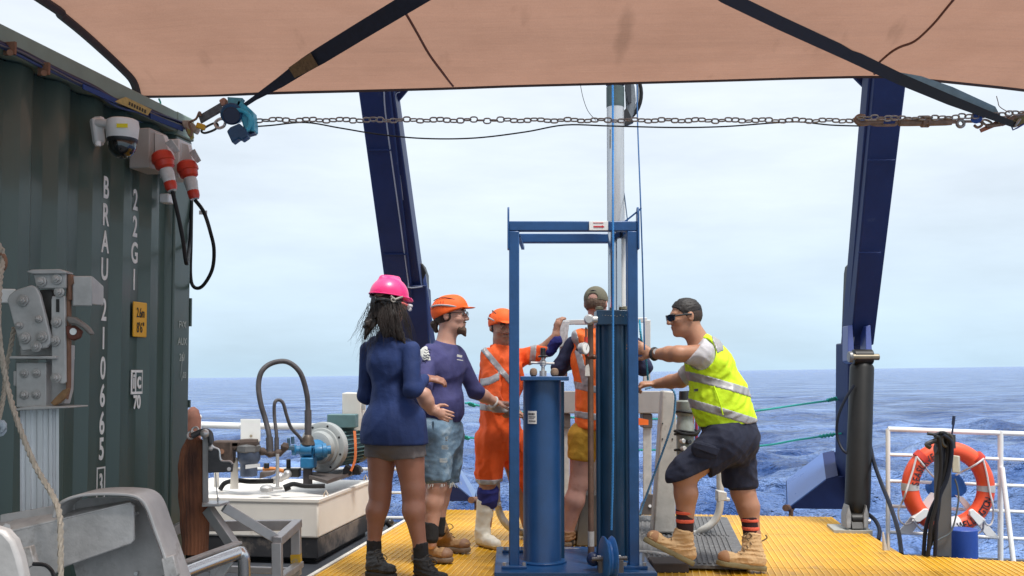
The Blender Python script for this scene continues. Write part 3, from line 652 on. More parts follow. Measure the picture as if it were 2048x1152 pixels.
o = obj('loose_wire', MB().tube(smooth_pts([P(1160, 165, 5.14), P(1166, 195, 5.13), P(1176, 222, 5.12), P(1192, 241, 5.1)], 5), .0016, 5), blackrub); tag(o, 'hair-thin wire curving from the sail edge to the chain', 'wire')
def build_reels():
    D = 5.02; t = thing('strap_ratchet', 'two-tone blue rescue strap reel hanging at the left end of the chain', 'strap reel', P(478, 240, D))
    lb = mat('light_blue_plastic', (.05, .42, .62), .45, 0, .25, 20); db = mat('dark_blue_plastic', (.012, .07, .17), .4, 0, .2, 14); dk = mat('navy_plastic', (.006, .012, .05), .4)
    obj('side_cover', MB().prism([P(476, 196, D), P(492, 210, D), P(505, 222, D), P(508, 245, D), P(508, 262, D), P(488, 260, D), P(480, 232, D), P(470, 210, D)], (0, .09, 0)), lb, t, 35, .008)
    obj('drum', MB().cyl(P(462, 228, D - .02), P(470, 226, D + .1), .055, n=28), db, t, 35, .008)
    obj('drum_face', MB().cyl(P(463, 231, D - .035), P(463, 231, D - .018), .042, n=28), dk, t, 35, .003)
    obj('hub_rim', MB().tube([P(480, 245, D) + V(.058 * math.cos(a), -.02, .058 * math.sin(a)) for a in [R(-60 + 18 * k) for k in range(10)]], .012, 8), lb, t)
    obj('handle', MB().prism([P(453, 262, D - .04), P(460, 254, D - .04), P(478, 246, D - .04), P(492, 258, D - .04), P(496, 272, D - .04), P(483, 281, D - .04), P(477, 276, D - .04), P(464, 286, D - .04)], (0, .06, 0)), db, t, 35, .006)
    obj('top_strap', MB().prism([P(455, 194, D), P(485, 196, D), P(478, 210, D), P(456, 210, D)], (0, .05, 0)), mat('teal_webbing', (.09, .30, .38), .7, 0, .25, 20), t, 35)
    obj('edge_guard', MB().prism([P(498, 246, D + .02), P(508, 246, D + .02), P(509, 266, D + .02), P(487, 272, D + .02), P(488, 268, D + .02), P(504, 262, D + .02)], (0, .05, 0)), dk, t, 35)
    g = thing('lashing', 'grey webbing and metal clips tying the blue reel to the container corner', 'lashing', P(415, 240, 5.15))
    obj('grey_webbing', MB().prism([P(396, 231, 5.12), P(440, 205, 5.06), P(446, 220, 5.06), P(401, 246, 5.12)], (0, .02, 0)), mat('grey_webbing', (.12, .14, .16), .8, 0, .35, 50), g, 35, .003)
    obj('fist_knot', MB().prism([P(437, 200, 5.05), P(446, 194, 5.05), P(452, 197, 5.05), P(453, 209, 5.05), P(443, 212, 5.05)], (0, .04, 0)), mat('tan_knot', (.42, .24, .18), .7, 0, .3, 40), g, 35, .006)
    obj('karabiner', MB().tube(smooth_pts([P(403, 262, 5.08), P(412, 254, 5.08), P(430, 246, 5.08), P(436, 252, 5.08), P(428, 260, 5.08), P(410, 266, 5.08)], 5, True), .006, 8, True), blackpl, g)
    obj('karabiner', MB().tube(smooth_pts([P(430, 246, 5.08), P(440, 238, 5.07), P(450, 240, 5.06), P(448, 252, 5.06), P(436, 256, 5.07)], 5, True), .008, 8, True), steel, g)
    obj('yellow_clip', MB().box(P(402, 253, 5.06), (.045, .03, .028), Matrix.Rotation(.3, 3, 'Y')), mat('clip_yellow', (.65, .38, .02), .5), g, 35, .005)
    obj('pale_strap', MB().prism([P(362, 240, 5.14), P(380, 240, 5.14), P(396, 256, 5.12), P(390, 266, 5.12), P(366, 254, 5.14)], (0, .05, 0)), mat('pale_strap', (.45, .40, .35), .7, 0, .35, 40), g, 35, .005)
    obj('shackle', MB().tube(smooth_pts([P(372, 256, 5.1), P(380, 272, 5.08), P(384, 262, 5.08), P(378, 246, 5.1), P(392, 238, 5.1), P(399, 224, 5.1), P(402, 232, 5.1)], 4), .006, 7), rustchain, g)
    obj('olive_tie', MB().prism([P(374, 256, 5.08), P(384, 262, 5.08), P(386, 274, 5.08), P(381, 279, 5.08), P(376, 268, 5.08)], (0, .02, 0)), mat('olive_tape2', (.30, .27, .08), .7), g, 35)
    o = obj('twine', MB().tube(smooth_pts([P(318, 198, 5.14), P(321, 206, 5.12), P(319, 214, 5.1), P(330, 219, 5.1), P(322, 222, 5.1)], 4), .005, 6), mat('teal_twine', (.05, .50, .42), .7)); tag(o, 'short teal twine knot on the container top by the sail corner', 'twine')
build_reels()

# ================================================================== A-FRAME
def build_aframe():
    t = thing('a_frame', 'tall navy blue stern A-frame of two box-section legs standing at the deck edge', 'a-frame', P(1290, 1020, 9.0))
    def leg(fr, inner, m, name, back=.42):
        # fr: 4 pixel corners of the face turned to us with depths: (xl,xr,y,Y) top and bottom; extruded away from us
        (xl, xr, y, Y), (xl2, xr2, y2, Y2) = fr
        d = V(0, back, 0)
        a, b, c, e = P(xl2, y2, Y2), P(xr2, y2, Y2), P(xl, y, Y), P(xr, y, Y)
        # keep the tops level: same height front and back
        mb = MB().hexa([a, b, b + d, a + d, c, e, e + d, c + d]); return obj(name, mb, m, t, 35, .012)
    # left leg: main box, and the lower stepped part
    leg(((700, 768, 60, 7.15), (775, 826, 605, 8.35)), 0, navy_p, 'leg', .22)
    leg(((748, 772, 60, 7.17), (822, 842, 572, 8.35)), 0, navy_p, 'leg_web', .46)
    leg(((772, 853, 570, 8.3), (812, 872, 930, 8.95)), 0, navy_p, 'lower_leg', .42)
    leg(((1758, 1826, 60, 7.15), (1702, 1748, 690, 8.45)), 0, navy_p, 'leg', .16)
    leg(((1746, 1764, 60, 7.2), (1692, 1708, 700, 8.6)), 0, navy_p, 'leg_web', .16)
    leg(((1697, 1728, 685, 8.5), (1694, 1720, 1005, 9.0)), 0, navy_p, 'lower_leg', .34)
    # crossbeam above, hidden by the sail but casting its shade
    obj('crossbeam', MB().hexa([P(700, 60, 7.2), P(1826, 60, 7.2), P(1826, 60, 7.2) + V(0, .4, 0), P(700, 60, 7.2) + V(0, .4, 0), P(690, -20, 7.1), P(1836, -20, 7.1), P(1836, -20, 7.1) + V(0, .4, 0), P(690, -20, 7.1) + V(0, .4, 0)]), navy_p, t, 35, .01)
    # knee gussets under the crossbeam
    obj('gusset', MB().prism([P(768, 60, 7.35), P(768, 236, 7.75), P(824, 170, 7.6), P(830, 60, 7.35)], (0, .03, 0)), navy_p, t)
    obj('gusset', MB().prism([P(1690, 60, 7.35), P(1706, 152, 7.55), P(1752, 198, 7.65), P(1756, 60, 7.35)], (0, .03, 0)), navy_p, t)
    # slanting foot shoes
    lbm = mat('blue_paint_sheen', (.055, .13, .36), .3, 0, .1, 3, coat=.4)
    for nm, q, pl in (('foot_shoe', [(1575, 1018), (1700, 1018), (1700, 905), (1665, 905)], [(1575, 965), (1660, 905), (1668, 912), (1580, 1018)]), ('foot_shoe', [(950, 1000), (840, 1000), (840, 868), (876, 925)], None)):
        Y = 9.0
        if pl:
            f = MB().prism([P(1577, 1017, Y), P(1652, 960, Y), P(1676, 953, Y), P(1720, 953, Y), P(1720, 1019, Y)], (0, .05, 0)); obj(nm, f, navy_p, t, 35, .006)
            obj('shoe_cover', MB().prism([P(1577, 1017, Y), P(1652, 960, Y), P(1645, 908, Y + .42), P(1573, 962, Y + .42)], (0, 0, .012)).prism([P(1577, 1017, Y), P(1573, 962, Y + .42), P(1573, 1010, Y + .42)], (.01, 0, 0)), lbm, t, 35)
            obj('shoe_side', MB().prism([P(1645, 908, Y + .42), P(1652, 960, Y), P(1676, 953, Y), P(1668, 903, Y + .42)], (.0, 0, .01)).prism([P(1645, 908, Y + .43), P(1700, 900, Y + .43), P(1700, 1010, Y + .43), P(1573, 1010, Y + .43), P(1573, 962, Y + .43)], (0, .02, 0)), navy_p, t)
        else:
            f = MB().prism([P(948, 1002, Y), P(892, 955, Y), P(870, 948, Y), P(840, 948, Y), P(840, 1003, Y)], (0, .05, 0)); obj(nm, f, navy_p, t, 35, .006)
            obj('shoe_cover', MB().prism([P(948, 1002, Y), P(892, 955, Y), P(898, 905, Y + .42), P(952, 985, Y + .42)], (0, 0, .012)), lbm, t, 35)
            obj('shoe_side', MB().prism([P(898, 905, Y + .43), P(860, 900, Y + .43), P(850, 1000, Y + .43), P(952, 1000, Y + .43), P(952, 985, Y + .43)], (0, .02, 0)), navy_p, t)
    for (x, y) in ((1577, 1022), (948, 1006)):
        obj('foot_pin', MB().cyl(P(x - 6, y - 6, 8.95), P(x + 6, y - 6, 9.1), .03).cyl(P(x + 5, y - 4, 9.02), P(x + 5, y + 22, 9.02), .02), rust, t)
    # pads behind the legs
    pad = mat('dark_pad', (.012, .013, .015), .5, 0, .2, 10)
    obj('rubber_pad', MB().prism([P(836, 522, 8.5), P(846, 528, 8.5), P(852, 545, 8.5), P(854, 640, 8.6), P(838, 640, 8.6), P(832, 560, 8.5)], (0, .3, 0)), pad, t, 35, .01)
    obj('rubber_pad', MB().prism([P(1705, 524, 8.5), P(1697, 532, 8.5), P(1695, 545, 8.5), P(1690, 668, 8.6), P(1698, 676, 8.6), P(1712, 670, 8.6), P(1716, 524, 8.5)], (0, .10, 0)), pad, t, 35, .01)
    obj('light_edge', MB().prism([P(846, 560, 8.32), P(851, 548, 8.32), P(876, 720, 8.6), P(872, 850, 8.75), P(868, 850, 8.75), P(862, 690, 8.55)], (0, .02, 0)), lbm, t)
    # steel bead along the inner web of each leg
    bead = mat('pale_cable', (.32, .34, .42), .5)
    obj('conduit', MB().tube(smooth_pts([P(768, 180, 7.38), P(773, 245, 7.52), P(800, 440, 7.95), P(816, 560, 8.24), P(818, 575, 8.25), P(845, 573, 8.25)], 5), .006, 6), bead, t)
    obj('conduit', MB().tube(smooth_pts([P(1758, 160, 7.34), P(1754, 245, 7.5), P(1736, 440, 7.9), P(1712, 640, 8.36), P(1706, 690, 8.42)], 5), .006, 6), bead, t)
    for (x0, x1, y, Y) in ((768, 816, 508, 8.10), (738, 782, 300, 7.62), (1716, 1762, 505, 7.98), (1736, 1790, 320, 7.60)):
        obj('weld_seam', MB().tube([P(x0 + (x1 - x0) * k / 8, y + (.8 if k % 2 else 0), Y) for k in range(9)], .006, 6), navy_p, t)
    for (x, y, Y) in ((1700, 700, 8.3), (1736, 700, 8.3)):
        obj('pin_lug', MB().prism([P(x - 4, 652, Y + .0), P(x + 5, 650, Y), P(x + 9, 712, Y - .1), P(x + 4, 728, Y - .12), P(x - 4, 722, Y - .12)], (0, .14, 0)), mat('navy_lug', (.03, .055, .22), .35, 0, .1, 8), t, 35, .004)
    obj('thin_line', MB().tube(smooth_pts([P(800, 184, 7.5), P(790, 200, 7.5), P(795, 300, 7.7), P(806, 400, 7.9)], 5), .003, 5), bead, t)
build_aframe()
def build_ram():
    cyl_m = mat('ram_black_paint', (.006, .0055, .005), .45, 0, .3, 8, .15, 60, dirt=(.07, .055, .035), ds=11, dth=.7, spec=.35)
    a, b = P(1724, 730, 8.15), P(1714, 1030, 7.75)
    t = thing('hydraulic_ram', 'black hydraulic ram pinned to the right leg of the A-frame', 'hydraulic ram', P(1714, 1055, 7.7))
    d = b - a; ln = d.length
    obj('barrel', MB().lathe(a, d, [(0, .06), (.008, .088), (.02, .094), (.05, .095), (ln * .93, .096), (ln * .97, .09), (ln, .07)], 32), cyl_m, t)
    obj('rod_eye', MB().cyl(P(1706, 714, 8.1), P(1744, 714, 8.1), .062, n=24), cyl_m, t, 35, .006)
    obj('pin', MB().cyl(P(1700, 714, 8.06), P(1758, 714, 8.06), .026, n=16), mat('brass_pin', (.20, .17, .12), .4, .5, .2, 20), t, 35, .004)
    obj('pin_cap', MB().cyl(P(1697, 714, 8.05), P(1704, 714, 8.05), .045, n=20), mat('worn_lug', (.22, .22, .22), .45, .4, .3, 14), t, 35, .004)
    obj('foot_eye', MB().cyl(P(1700, 1040, 7.7), P(1728, 1040, 7.7), .055, n=20).prism([P(1700, 1028, 7.7), P(1730, 1028, 7.7), P(1728, 1058, 7.6), P(1704, 1058, 7.6)], (0, .1, 0)), cyl_m, t, 35, .004)
    for x in (1698, 1733): obj('foot_lug', MB().prism([P(x - 5, 1056, 7.6), P(x + 4, 1056, 7.6), P(x + 5, 1030, 7.65), P(x, 1010, 7.65), P(x - 6, 1030, 7.65)], (0, .12, 0)), mat('worn_lug', (.22, .22, .22)), t, 35, .004)
    obj('foot_pin', MB().cyl(P(1693, 1043, 7.72), P(1740, 1043, 7.72), .02), steel, t)
    obj('base_block', MB().sbox(uv(P(1700, 1060, 7.6))[0] - .12, uv(P(1700, 1060, 7.6))[0] + .16, uv(P(1700, 1060, 7.6))[1] - .02, uv(P(1700, 1060, 7.6))[1] + .3, -.03, .02), mat('pale_base', (.34, .34, .31), .6, 0, .1, 8), t, 35)
    for i, (pts, lab) in enumerate((([(1708, 770, 8.0), (1690, 800, 8.0), (1676, 835, 8.0), (1674, 870, 8.0), (1684, 898, 7.95), (1697, 908, 7.9)], 'black hose bowing out on the sea side of the hydraulic ram'),
                                    ([(1738, 880, 7.95), (1748, 925, 7.85), (1762, 965, 7.6), (1780, 1010, 7.3), (1796, 1060, 7.0), (1803, 1108, 6.8)], 'thick black hose running from the hydraulic ram down to the deck by the rail'),
                                    ([(1733, 1026, 7.7), (1750, 1040, 7.6), (1759, 1060, 7.5), (1757, 1080, 7.4)], 'short black hose curving from the foot of the hydraulic ram'))):
        o = obj('hydraulic_hose', MB().tube(smooth_pts([P(*q) for q in pts], 6), .011 if i == 0 else .015, 10), mat('hose_navy', (.008, .011, .022), .5, 0, .1, 9, spec=.25)); tag(o, lab, 'hose', 'hoses at the hydraulic ram')
    o = obj('deck_lug', MB().cyl(P(1770, 1100, 6.72), P(1766, 1064, 6.72), .017, .005).cyl(P(1777, 1100, 6.75), P(1776, 1066, 6.75), .012, .004), galv, None, 35); tag(o, 'small pointed metal pins standing at the platform edge beside the ram hose', 'pin')
build_ram()
# teal barrier ropes across the stern
def rope(name, pts, r, m, lab, cat, grp=None, twist=True, k=6, lay=.0):
    pp = smooth_pts(pts, k); mb = MB()
    if not twist: mb.tube(pp, r, 8)
    else:
        # three strands wound round each other
        acc = [0]
        for a, b in zip(pp, pp[1:]): acc.append(acc[-1] + (b - a).length)
        n = max(8, int(acc[-1] / (r * 2.2))); q = []
        j = 0
        for i in range(n + 1):
            s = acc[-1] * i / n
            while j < len(acc) - 2 and acc[j + 1] < s: j += 1
            f = (s - acc[j]) / max(1e-9, acc[j + 1] - acc[j]); q.append(pp[j].lerp(pp[j + 1], f))
        for st in range(3):
            line = []
            for i, p in enumerate(q):
                d = (q[min(i + 1, n)] - q[max(i - 1, 0)]).normalized(); a = d.cross(V(0, 1, .01)).normalized(); b = d.cross(a)
                ang = st * 2.094 + acc[-1] * i / n / (r * 7) * 6.283
                line.append(p + (a * math.cos(ang) + b * math.sin(ang)) * r * .5)
            mb.tube(line, r * .58, 5)
    o = obj(name, mb, m); tag(o, lab, cat, grp); return o
teal = mat('teal_rope', (.02, .36, .33), .7, 0, .2, 40)
rope('barrier_rope', [P(930, 806, 9.0), P(1040, 824, 8.8), P(1200, 838, 8.7), P(1380, 835, 8.7), P(1510, 822, 8.8), P(1600, 809, 8.9), P(1690, 797, 8.95)], .010, teal, 'upper teal rope strung across the stern between the A-frame legs', 'rope', 'teal ropes across the stern', k=10)
rope('barrier_rope', [P(860, 862, 9.0), P(930, 874, 9.0), P(1100, 892, 8.8), P(1300, 900, 8.7), P(1505, 893, 8.8), P(1600, 879, 8.9), P(1690, 866, 8.95)], .010, teal, 'lower teal rope strung across the stern between the A-frame legs', 'rope', 'teal ropes across the stern', k=10)
for i, (x0, y0, x1, y1) in enumerate(((1655, 801, 1672, 797), (1640, 873, 1668, 869), (937, 807, 950, 811), (925, 873, 938, 877))):
    o = obj('rope_knot', MB().tube(smooth_pts([P(x0 + (x1 - x0) * k / 8, y0 + (y1 - y0) * k / 8 + (2.5 if k % 2 else -2.5), 8.88 + (.01 if k % 2 else -.01)) for k in range(9)], 3), .011, 6), teal)
    tag(o, ['teal knot where the upper rope meets the right leg', 'teal knot where the lower rope meets the right leg', 'teal knot on the upper rope beside the orange coverall', 'teal knot on the lower rope beside the orange coverall'][i], 'knot', 'knots in the teal ropes')
# ================================================================== BLUE CORER STAND
# In the stand's own frame: x across (parallel to the picture), y away from us
I3 = Matrix.Identity(3)
def build_stand():
    Df, Dr = 6.02, 6.62
    xl, xr = P(1018, HOR, Df).x, P(1277, HOR, Df).x; zt = P(1025, 442, Df).z
    pw = .062
    t = thing('corer_stand', 'blue steel lifting stand, its four posts around a squat blue cylinder and a dark one', 'lifting frame', V((xl + xr) / 2, (Df + Dr) / 2, .0))
    base = MB().box(V((xl + xr) / 2 - .0, (Df + Dr) / 2, .03), (xr - xl + .17, Dr - Df + .28, .022), I3).box(V((xl + xr) / 2, Df - .135, .014), (xr - xl + .17, .012, .055), I3)
    obj('base_plate', base, frame_p, t, 35, .004)
    posts = []
    for x in (xl + pw / 2, xr - pw / 2):
        for y in (Df + pw / 2, Dr - pw / 2):
            obj('post', MB().box(V(x, y, (zt - .06 + .041) / 2), (pw, pw, zt - .06 - .041), I3), frame_p, t, 35, .006)
            obj('foot_plate', MB().box(V(x, y - .005, .050), (.15, .13, .016), I3), frame_p, t, 35, .003)
            for dx in (-.058, .058): obj('bolt', MB().cyl(V(x + dx, y - .045, .058), V(x + dx, y - .045, .076), .011, n=6), bolt_m, t)
    for y in (Df + pw / 2, Dr - pw / 2): obj('top_bar', MB().box(V((xl + xr) / 2, y, zt - .03), (xr - xl, pw - .002, .06), I3), frame_p, t, 35, .006)
    for x in (xl + pw / 2, xr - pw / 2): obj('side_bar', MB().box(V(x, (Df + Dr) / 2, zt - .031), (pw - .004, Dr - Df - 2 * pw, .056), I3), frame_p, t, 35, .006)
    obj('post_brace', MB().beam(V(xl + .06, Df + .08, zt - .08), V(xl + .09, Dr - .08, zt - .10), .02, .02), frame_p, t)
    for x, s in ((xl - .004, -1), (xr + .004, 1)):      # upright lifting ears
        ear = []
        for (y, z) in ((Df - .01, zt - .17), (Df + .07, zt - .17), (Df + .07, zt + .04), (Df + .055, zt + .08), (Df + .03, zt + .09), (Df + .005, zt + .08), (Df - .01, zt + .04)): ear.append(V(x - .006, y, z))
        obj('lifting_ear', MB().prism(ear, (.012, 0, 0)), frame_p, t, 35, .002)
    obj('ear_gusset', MB().beam(V(xr - .075, Df + .03, zt), V(xr + .0, Df + .03, zt + .06), .012, .01).beam(V(xr, Df + .03, zt + .055), V(xr + .026, Df + .03, zt + .085), .01, .01), frame_p, t)
    # small white sign with a red arrow on the front bar
    sx0, sx1 = P(1178, 450, Df).x, P(1216, 450, Df).x
    obj('arrow_sign', MB().box(V((sx0 + sx1) / 2, Df - .006, zt - .03), (sx1 - sx0, .01, .056), I3), white_p, t, 35, .002)
    rd = mat('red_print', (.55, .03, .04), .5)
    ar = MB().box(V((sx0 + sx1) / 2 - .004, Df - .0125, zt - .036), (.055, .002, .009), I3)
    ar.prism([V(sx0 + .077, Df - .0135, zt - .027), V(sx0 + .093, Df - .0135, zt - .036), V(sx0 + .077, Df - .0135, zt - .045)], (0, .002, 0)).box(V((sx0 + sx1) / 2 - .002, Df - .0125, zt - .013), (.062, .002, .003), I3)
    obj('red_arrow', ar, rd, t, 0)
    # squat blue cylinder
    c = V(P(1084, HOR, 6.22).x, 6.22, 0); ztop = P(1084, 757, 6.1).z
    r = .117
    obj('cylinder_base_flange', MB().lathe(c + V(0, 0, .041), (0, 0, 1), [(0, .150), (.010, .152), (.013, .150), (.014, .12)], 40), frame_p, t)
    obj('wide_cylinder', MB().lathe(c + V(0, 0, .05), (0, 0, 1), [(0, r + .006), (.012, r), (ztop - .06, r)], 48), cyl_p, t, 35)
    obj('side_pipe', MB().cyl(c + V(r + .002, .06, .05), c + V(r + .002, .06, ztop - .02), .022, n=20), cylb_p, t)
    obj('cylinder_top_flange', MB().box(c + V(.012, 0, ztop), (2 * r + .06, 2 * r + .06, .026), I3), frame_p, t, 35, .004)
    obj('label_plate', MB().prism([c + V(-r * math.cos(a) , -r * math.sin(a), P(1060, 848, 6.1).z) for a in [R(42 + 5 * k) for k in range(7)]][::-1] + [c + V(-(r + .003) * math.cos(a), -(r + .003) * math.sin(a), P(1060, 848, 6.1).z) for a in [R(42 + 5 * k) for k in range(7)]], (0, 0, .078)), white_p, t, 20)
    tx = MB()
    for j, (z, h, wds) in enumerate(((.053, .013, [(44, 3), (48, 4), (53, 3), (57, 5), (63, 3)]), (.041, .004, [(45, 24)]), (.033, .003, [(45, 20)]), (.014, .006, [(46, 23)]))):
        for (a0, ln) in wds:
            n_ = max(2, int(ln / 2)); pa = [R(a0 + ln * k / n_) for k in range(n_ + 1)]; zb = P(1060, 848, 6.1).z + z
            inn = [c + V(-(r + .0032) * math.cos(a), -(r + .0032) * math.sin(a), zb) for a in pa]; ou = [c + V(-(r + .0042) * math.cos(a), -(r + .0042) * math.sin(a), zb) for a in pa]
            tx.prism(inn[::-1] + ou, (0, 0, h))
    obj('label_print', tx, mat('grey_print', (.08, .08, .09), .6), t, 0)
    for (px, py, pr) in ((1067, 750, .024), (1109, 748, .026)):
        q = P(px, py, 6.14); obj('lifting_knob', MB().lathe(V(q.x, q.y, ztop + .012), (0, 0, 1), [(0, .012), (.01, pr * .9), (.028, pr), (.045, pr * .8), (.052, .008)], 14), mat('rope_knob', (.23, .15, .10), .8, 0, .25, 30), t)
    # valve on top
    q = P(1086, 745, 6.2); vz = ztop + .012; vb = V(q.x, q.y, vz)
    obj('valve', MB().lathe(vb, (0, 0, 1), [(0, .022), (.035, .022), (.036, .012), (.06, .011), (.07, .02), (.095, .02), (.10, .012), (.118, .01)], 16).tube([vb + V(-.075, 0, .085), vb + V(.07, 0, .08)], .008, 8).ball(vb + V(0, 0, .085), .022), steel, t)
    obj('valve_knob', MB().lathe(vb + V(0, 0, .118), (0, 0, 1), [(0, .03), (.008, .032), (.014, .018), (.03, .016), (.055, .017), (.06, .012)], 16), blackpl, t)
    # tall dark cylinder with block on top
    c2 = V(P(1224, HOR, 6.30).x, 6.30, 0); z2 = P(1224, 650, 6.2).z; z3 = P(1224, 620, 6.2).z
    w2 = .098
    shp = MB().prism([c2 + V(a * w2, b * w2, .041) for a, b in ((-1, -.5), (-.62, -1), (.62, -1), (1, -.5), (1, .6), (.6, 1), (-.6, 1), (-1, .6))], (0, 0, z2 - .041))
    obj('tall_cylinder', MB().cyl(c2 + V(0, 0, .041), c2 + V(0, 0, z2), .084, n=40), cylb_p, t, 35)
    for dx in (-.088, .088): obj('tie_rod', MB().cyl(c2 + V(dx, -.03, .041), c2 + V(dx, -.03, z2), .017, n=16), cylb_p, t)
    obj('head_block', MB().box(c2 + V(0, 0, (z2 + z3) / 2), (.208, .2, z3 - z2), I3), cylb_p, t, 35, .005)
    sc_ = MB(); rr = random.Random(2)
    for k in range(9): sc_.box(c2 + V(-.07 + k * .019 + rr.uniform(-.003, .003), -.101, z3 - .035 + rr.uniform(-.004, .004)), (rr.uniform(.003, .012), .002, rr.uniform(.0015, .004)), I3)
    obj('scratched_paint', sc_, mat('bare_scratch', (.5, .48, .38), .5), t, 0)
    for px in (1199, 1250):
        q = P(px, 619, 6.3); obj('tie_rod_nut', MB().lathe(V(q.x, q.y, z3), (0, 0, 1), [(0, .024), (.01, .028), (.025, .024), (.03, .008)], 10), mat('olive_nut', (.16, .15, .10), .6, .3, .2, 30), t)
    # rusty rod with its fittings, gauge and paper tag
    q = P(1181, HOR, 6.14); rx = q.x; zt2 = P(1181, 640, 6.14).z
    rodm = mat('brown_rod', (.155, .095, .07), .6, .3, .3, 12, .2, 80, dirt=(.25, .2, .16), ds=8, dth=.6)
    obj('vertical_rod', MB().cyl(V(rx, 6.14, .15), V(rx, 6.14, zt2), .018, n=16).cyl(V(rx, 6.14, .04), V(rx, 6.14, .15), .020, n=16), rodm, t)
    obj('rod_sleeve', MB().cyl(V(rx, 6.14, .12), V(rx, 6.14, .24), .0195, n=16), galv, t)
    qq = V(rx - .01, 6.1, zt2 + .0); obj('rod_elbow', MB().ball(qq, .034, 14).cyl(qq, qq + V(.05, 0, .0), .022).cyl(qq + V(-.005, -.045, .0), qq, .022), steel, t)
    gp = P(1166, 697, 6.02); gd = V(.75, -.66, .05).normalized()
    obj('pressure_gauge', MB().lathe(gp - gd * .02, gd, [(0, .028), (.004, .034), (.03, .036), (.036, .038), (.042, .036)], 28), steel, t)
    obj('gauge_face', MB().cyl(gp + gd * .019, gp + gd * .0235, .031, n=28), white_p, t)
    obj('gauge_needle', MB().beam(gp + gd * .025 + V(-.0, 0, -.01), gp + gd * .025 + V(.008, 0, .022), .003, .002), blackpl, t)
    obj('gauge_back', MB().lathe(gp - gd * .045, gd, [(0, .010), (.004, .016), (.022, .018), (.026, .01)], 14), blackpl, t)
    obj('gauge_fitting', MB().tube([gp + V(.02, .02, -.03), P(1174, 716, 6.08), P(1187, 714, 6.05)], .012, 8).ball(P(1188, 714, 6.05), .016).tube([P(1172, 655, 6.08), P(1172, 690, 6.06)], .006, 6).tube([P(1174, 715, 6.07), P(1173, 735, 6.07)], .008, 6), mat('bronze_fitting', (.13, .07, .05), .5, .6, .3, 30), t)
    obj('red_fitting', MB().cyl(P(1172, 674, 6.05), P(1172, 686, 6.05), .011).cyl(P(1174, 700, 6.05), P(1174, 712, 6.05), .009), red_pl, t)
    obj('paper_tag', MB().prism([P(1171, 732, 6.06), P(1177, 728, 6.06), P(1179, 735, 6.06), P(1180, 752, 6.06), P(1170, 752, 6.06)], (0, .002, 0)), mat('tag_paper', (.6, .58, .55), .7, 0, .15, 90), t, 0)
    # rope sheave at the foot, seen edge-on
    sp = P(1217, 1117, 5.88); ax = V(1, .16, 0).normalized()
    g = obj('rope_wheel', MB().lathe(sp - ax * .034, ax, [(0, .105), (.003, .125), (.008, .130), (.014, .126), (.028, .106), (.038, .106), (.052, .126), (.058, .130), (.064, .125), (.067, .105)], 48), mat('wheel_blue', (.02, .12, .36), .4, 0, .2, 14, .1, 60, dirt=(.2, .17, .16), ds=18, dth=.62), t)
    obj('wheel_axle', MB().cyl(sp - ax * .10, sp + ax * .11, .012), mat('axle_dark', (.12, .12, .13), .4, .5), t)
    obj('axle_ball', MB().ball(P(1187, 1118, 5.95), .042, 18), mat('ball_navy', (.01, .025, .09), .35), t)
    for px in (1200, 1236): obj('axle_nut', MB().cyl(P(px - 6, 1118, 5.93), P(px + 6, 1117, 5.93), .022, n=6), white_pl, t)
    for px in (1203, 1238): obj('wheel_bracket', MB().box(P(px, 1134, 5.93), (.045, .10, .10), I3), mat('grey_bracket', (.12, .12, .13), .5, .3, .2, 14), t, 35, .004)
    # tall pale tube sliding through the stand
    tz = P(1226, 152, 6.35)
    g = thing('core_barrel', 'tall shiny steel and white core barrel rising out of the dark cylinder to the sail', 'core barrel', V(tz.x, 6.35, z3))
    cx = tz.x + .012; cy = 6.33
    zc = P(1226, 455, cy).z; zw = P(1226, 175, cy).z; zcap = P(1226, 215, cy).z
    obj('chrome_tube', MB().cyl(V(cx - .008, cy, z3), V(cx - .008, cy, zc), .044, n=40), mat('chrome', (.55, .55, .56), .13, 1, .05, 3, coat=0), g)
    obj('side_tube', MB().cyl(V(cx + .045, cy + .05, z3), V(cx + .045, cy + .05, zc + .2), .022, n=20), mat('white_tube', (.72, .72, .70), .45, 0, .05, 4), g)
    obj('white_barrel', MB().cyl(V(cx, cy, zc), V(cx, cy, zcap), .056, n=40), mat('barrel_white', (.56, .57, .58), .25, .45, .06, 3, .05, 30, dirt=(.4, .37, .32), ds=5, dth=.66), g)
    obj('dark_collar', MB().cyl(V(cx, cy, zcap), V(cx, cy, zw), .0575, n=40), mat('collar_grey', (.06, .09, .09), .5, 0, .2, 20), g)
    th = MB()
    for k in range(7): th.lathe(V(cx, cy, zw + .012 + k * .016), (0, 0, 1), [(0, .05), (.004, .06), (.008, .05)], 24)
    th.cyl(V(cx, cy, zw), V(cx, cy, zw + .28), .05, n=24)
    obj('threaded_cap', th, mat('cap_dark', (.01, .02, .05), .35, .2), g)
    obj('rust_mark', MB().prism([V(cx - .0415, cy - .0385, P(1210, 300, cy).z), V(cx - .037, cy - .043, P(1210, 300, cy).z), V(cx - .036, cy - .0445, P(1210, 262, cy).z), V(cx - .0405, cy - .040, P(1210, 262, cy).z)], (-.001, -.002, 0)), mat('scuff', (.22, .2, .17), .8, dirt=(.5, .5, .48), ds=60, dth=.5), g, 0)
    # block beside the top: side plates and black wheel
    k = thing('snatch_block', 'big grey rope block with a black wheel, hanging beside the head of the core barrel', 'pulley', P(1262, 205, 6.4))
    o0 = 6.36
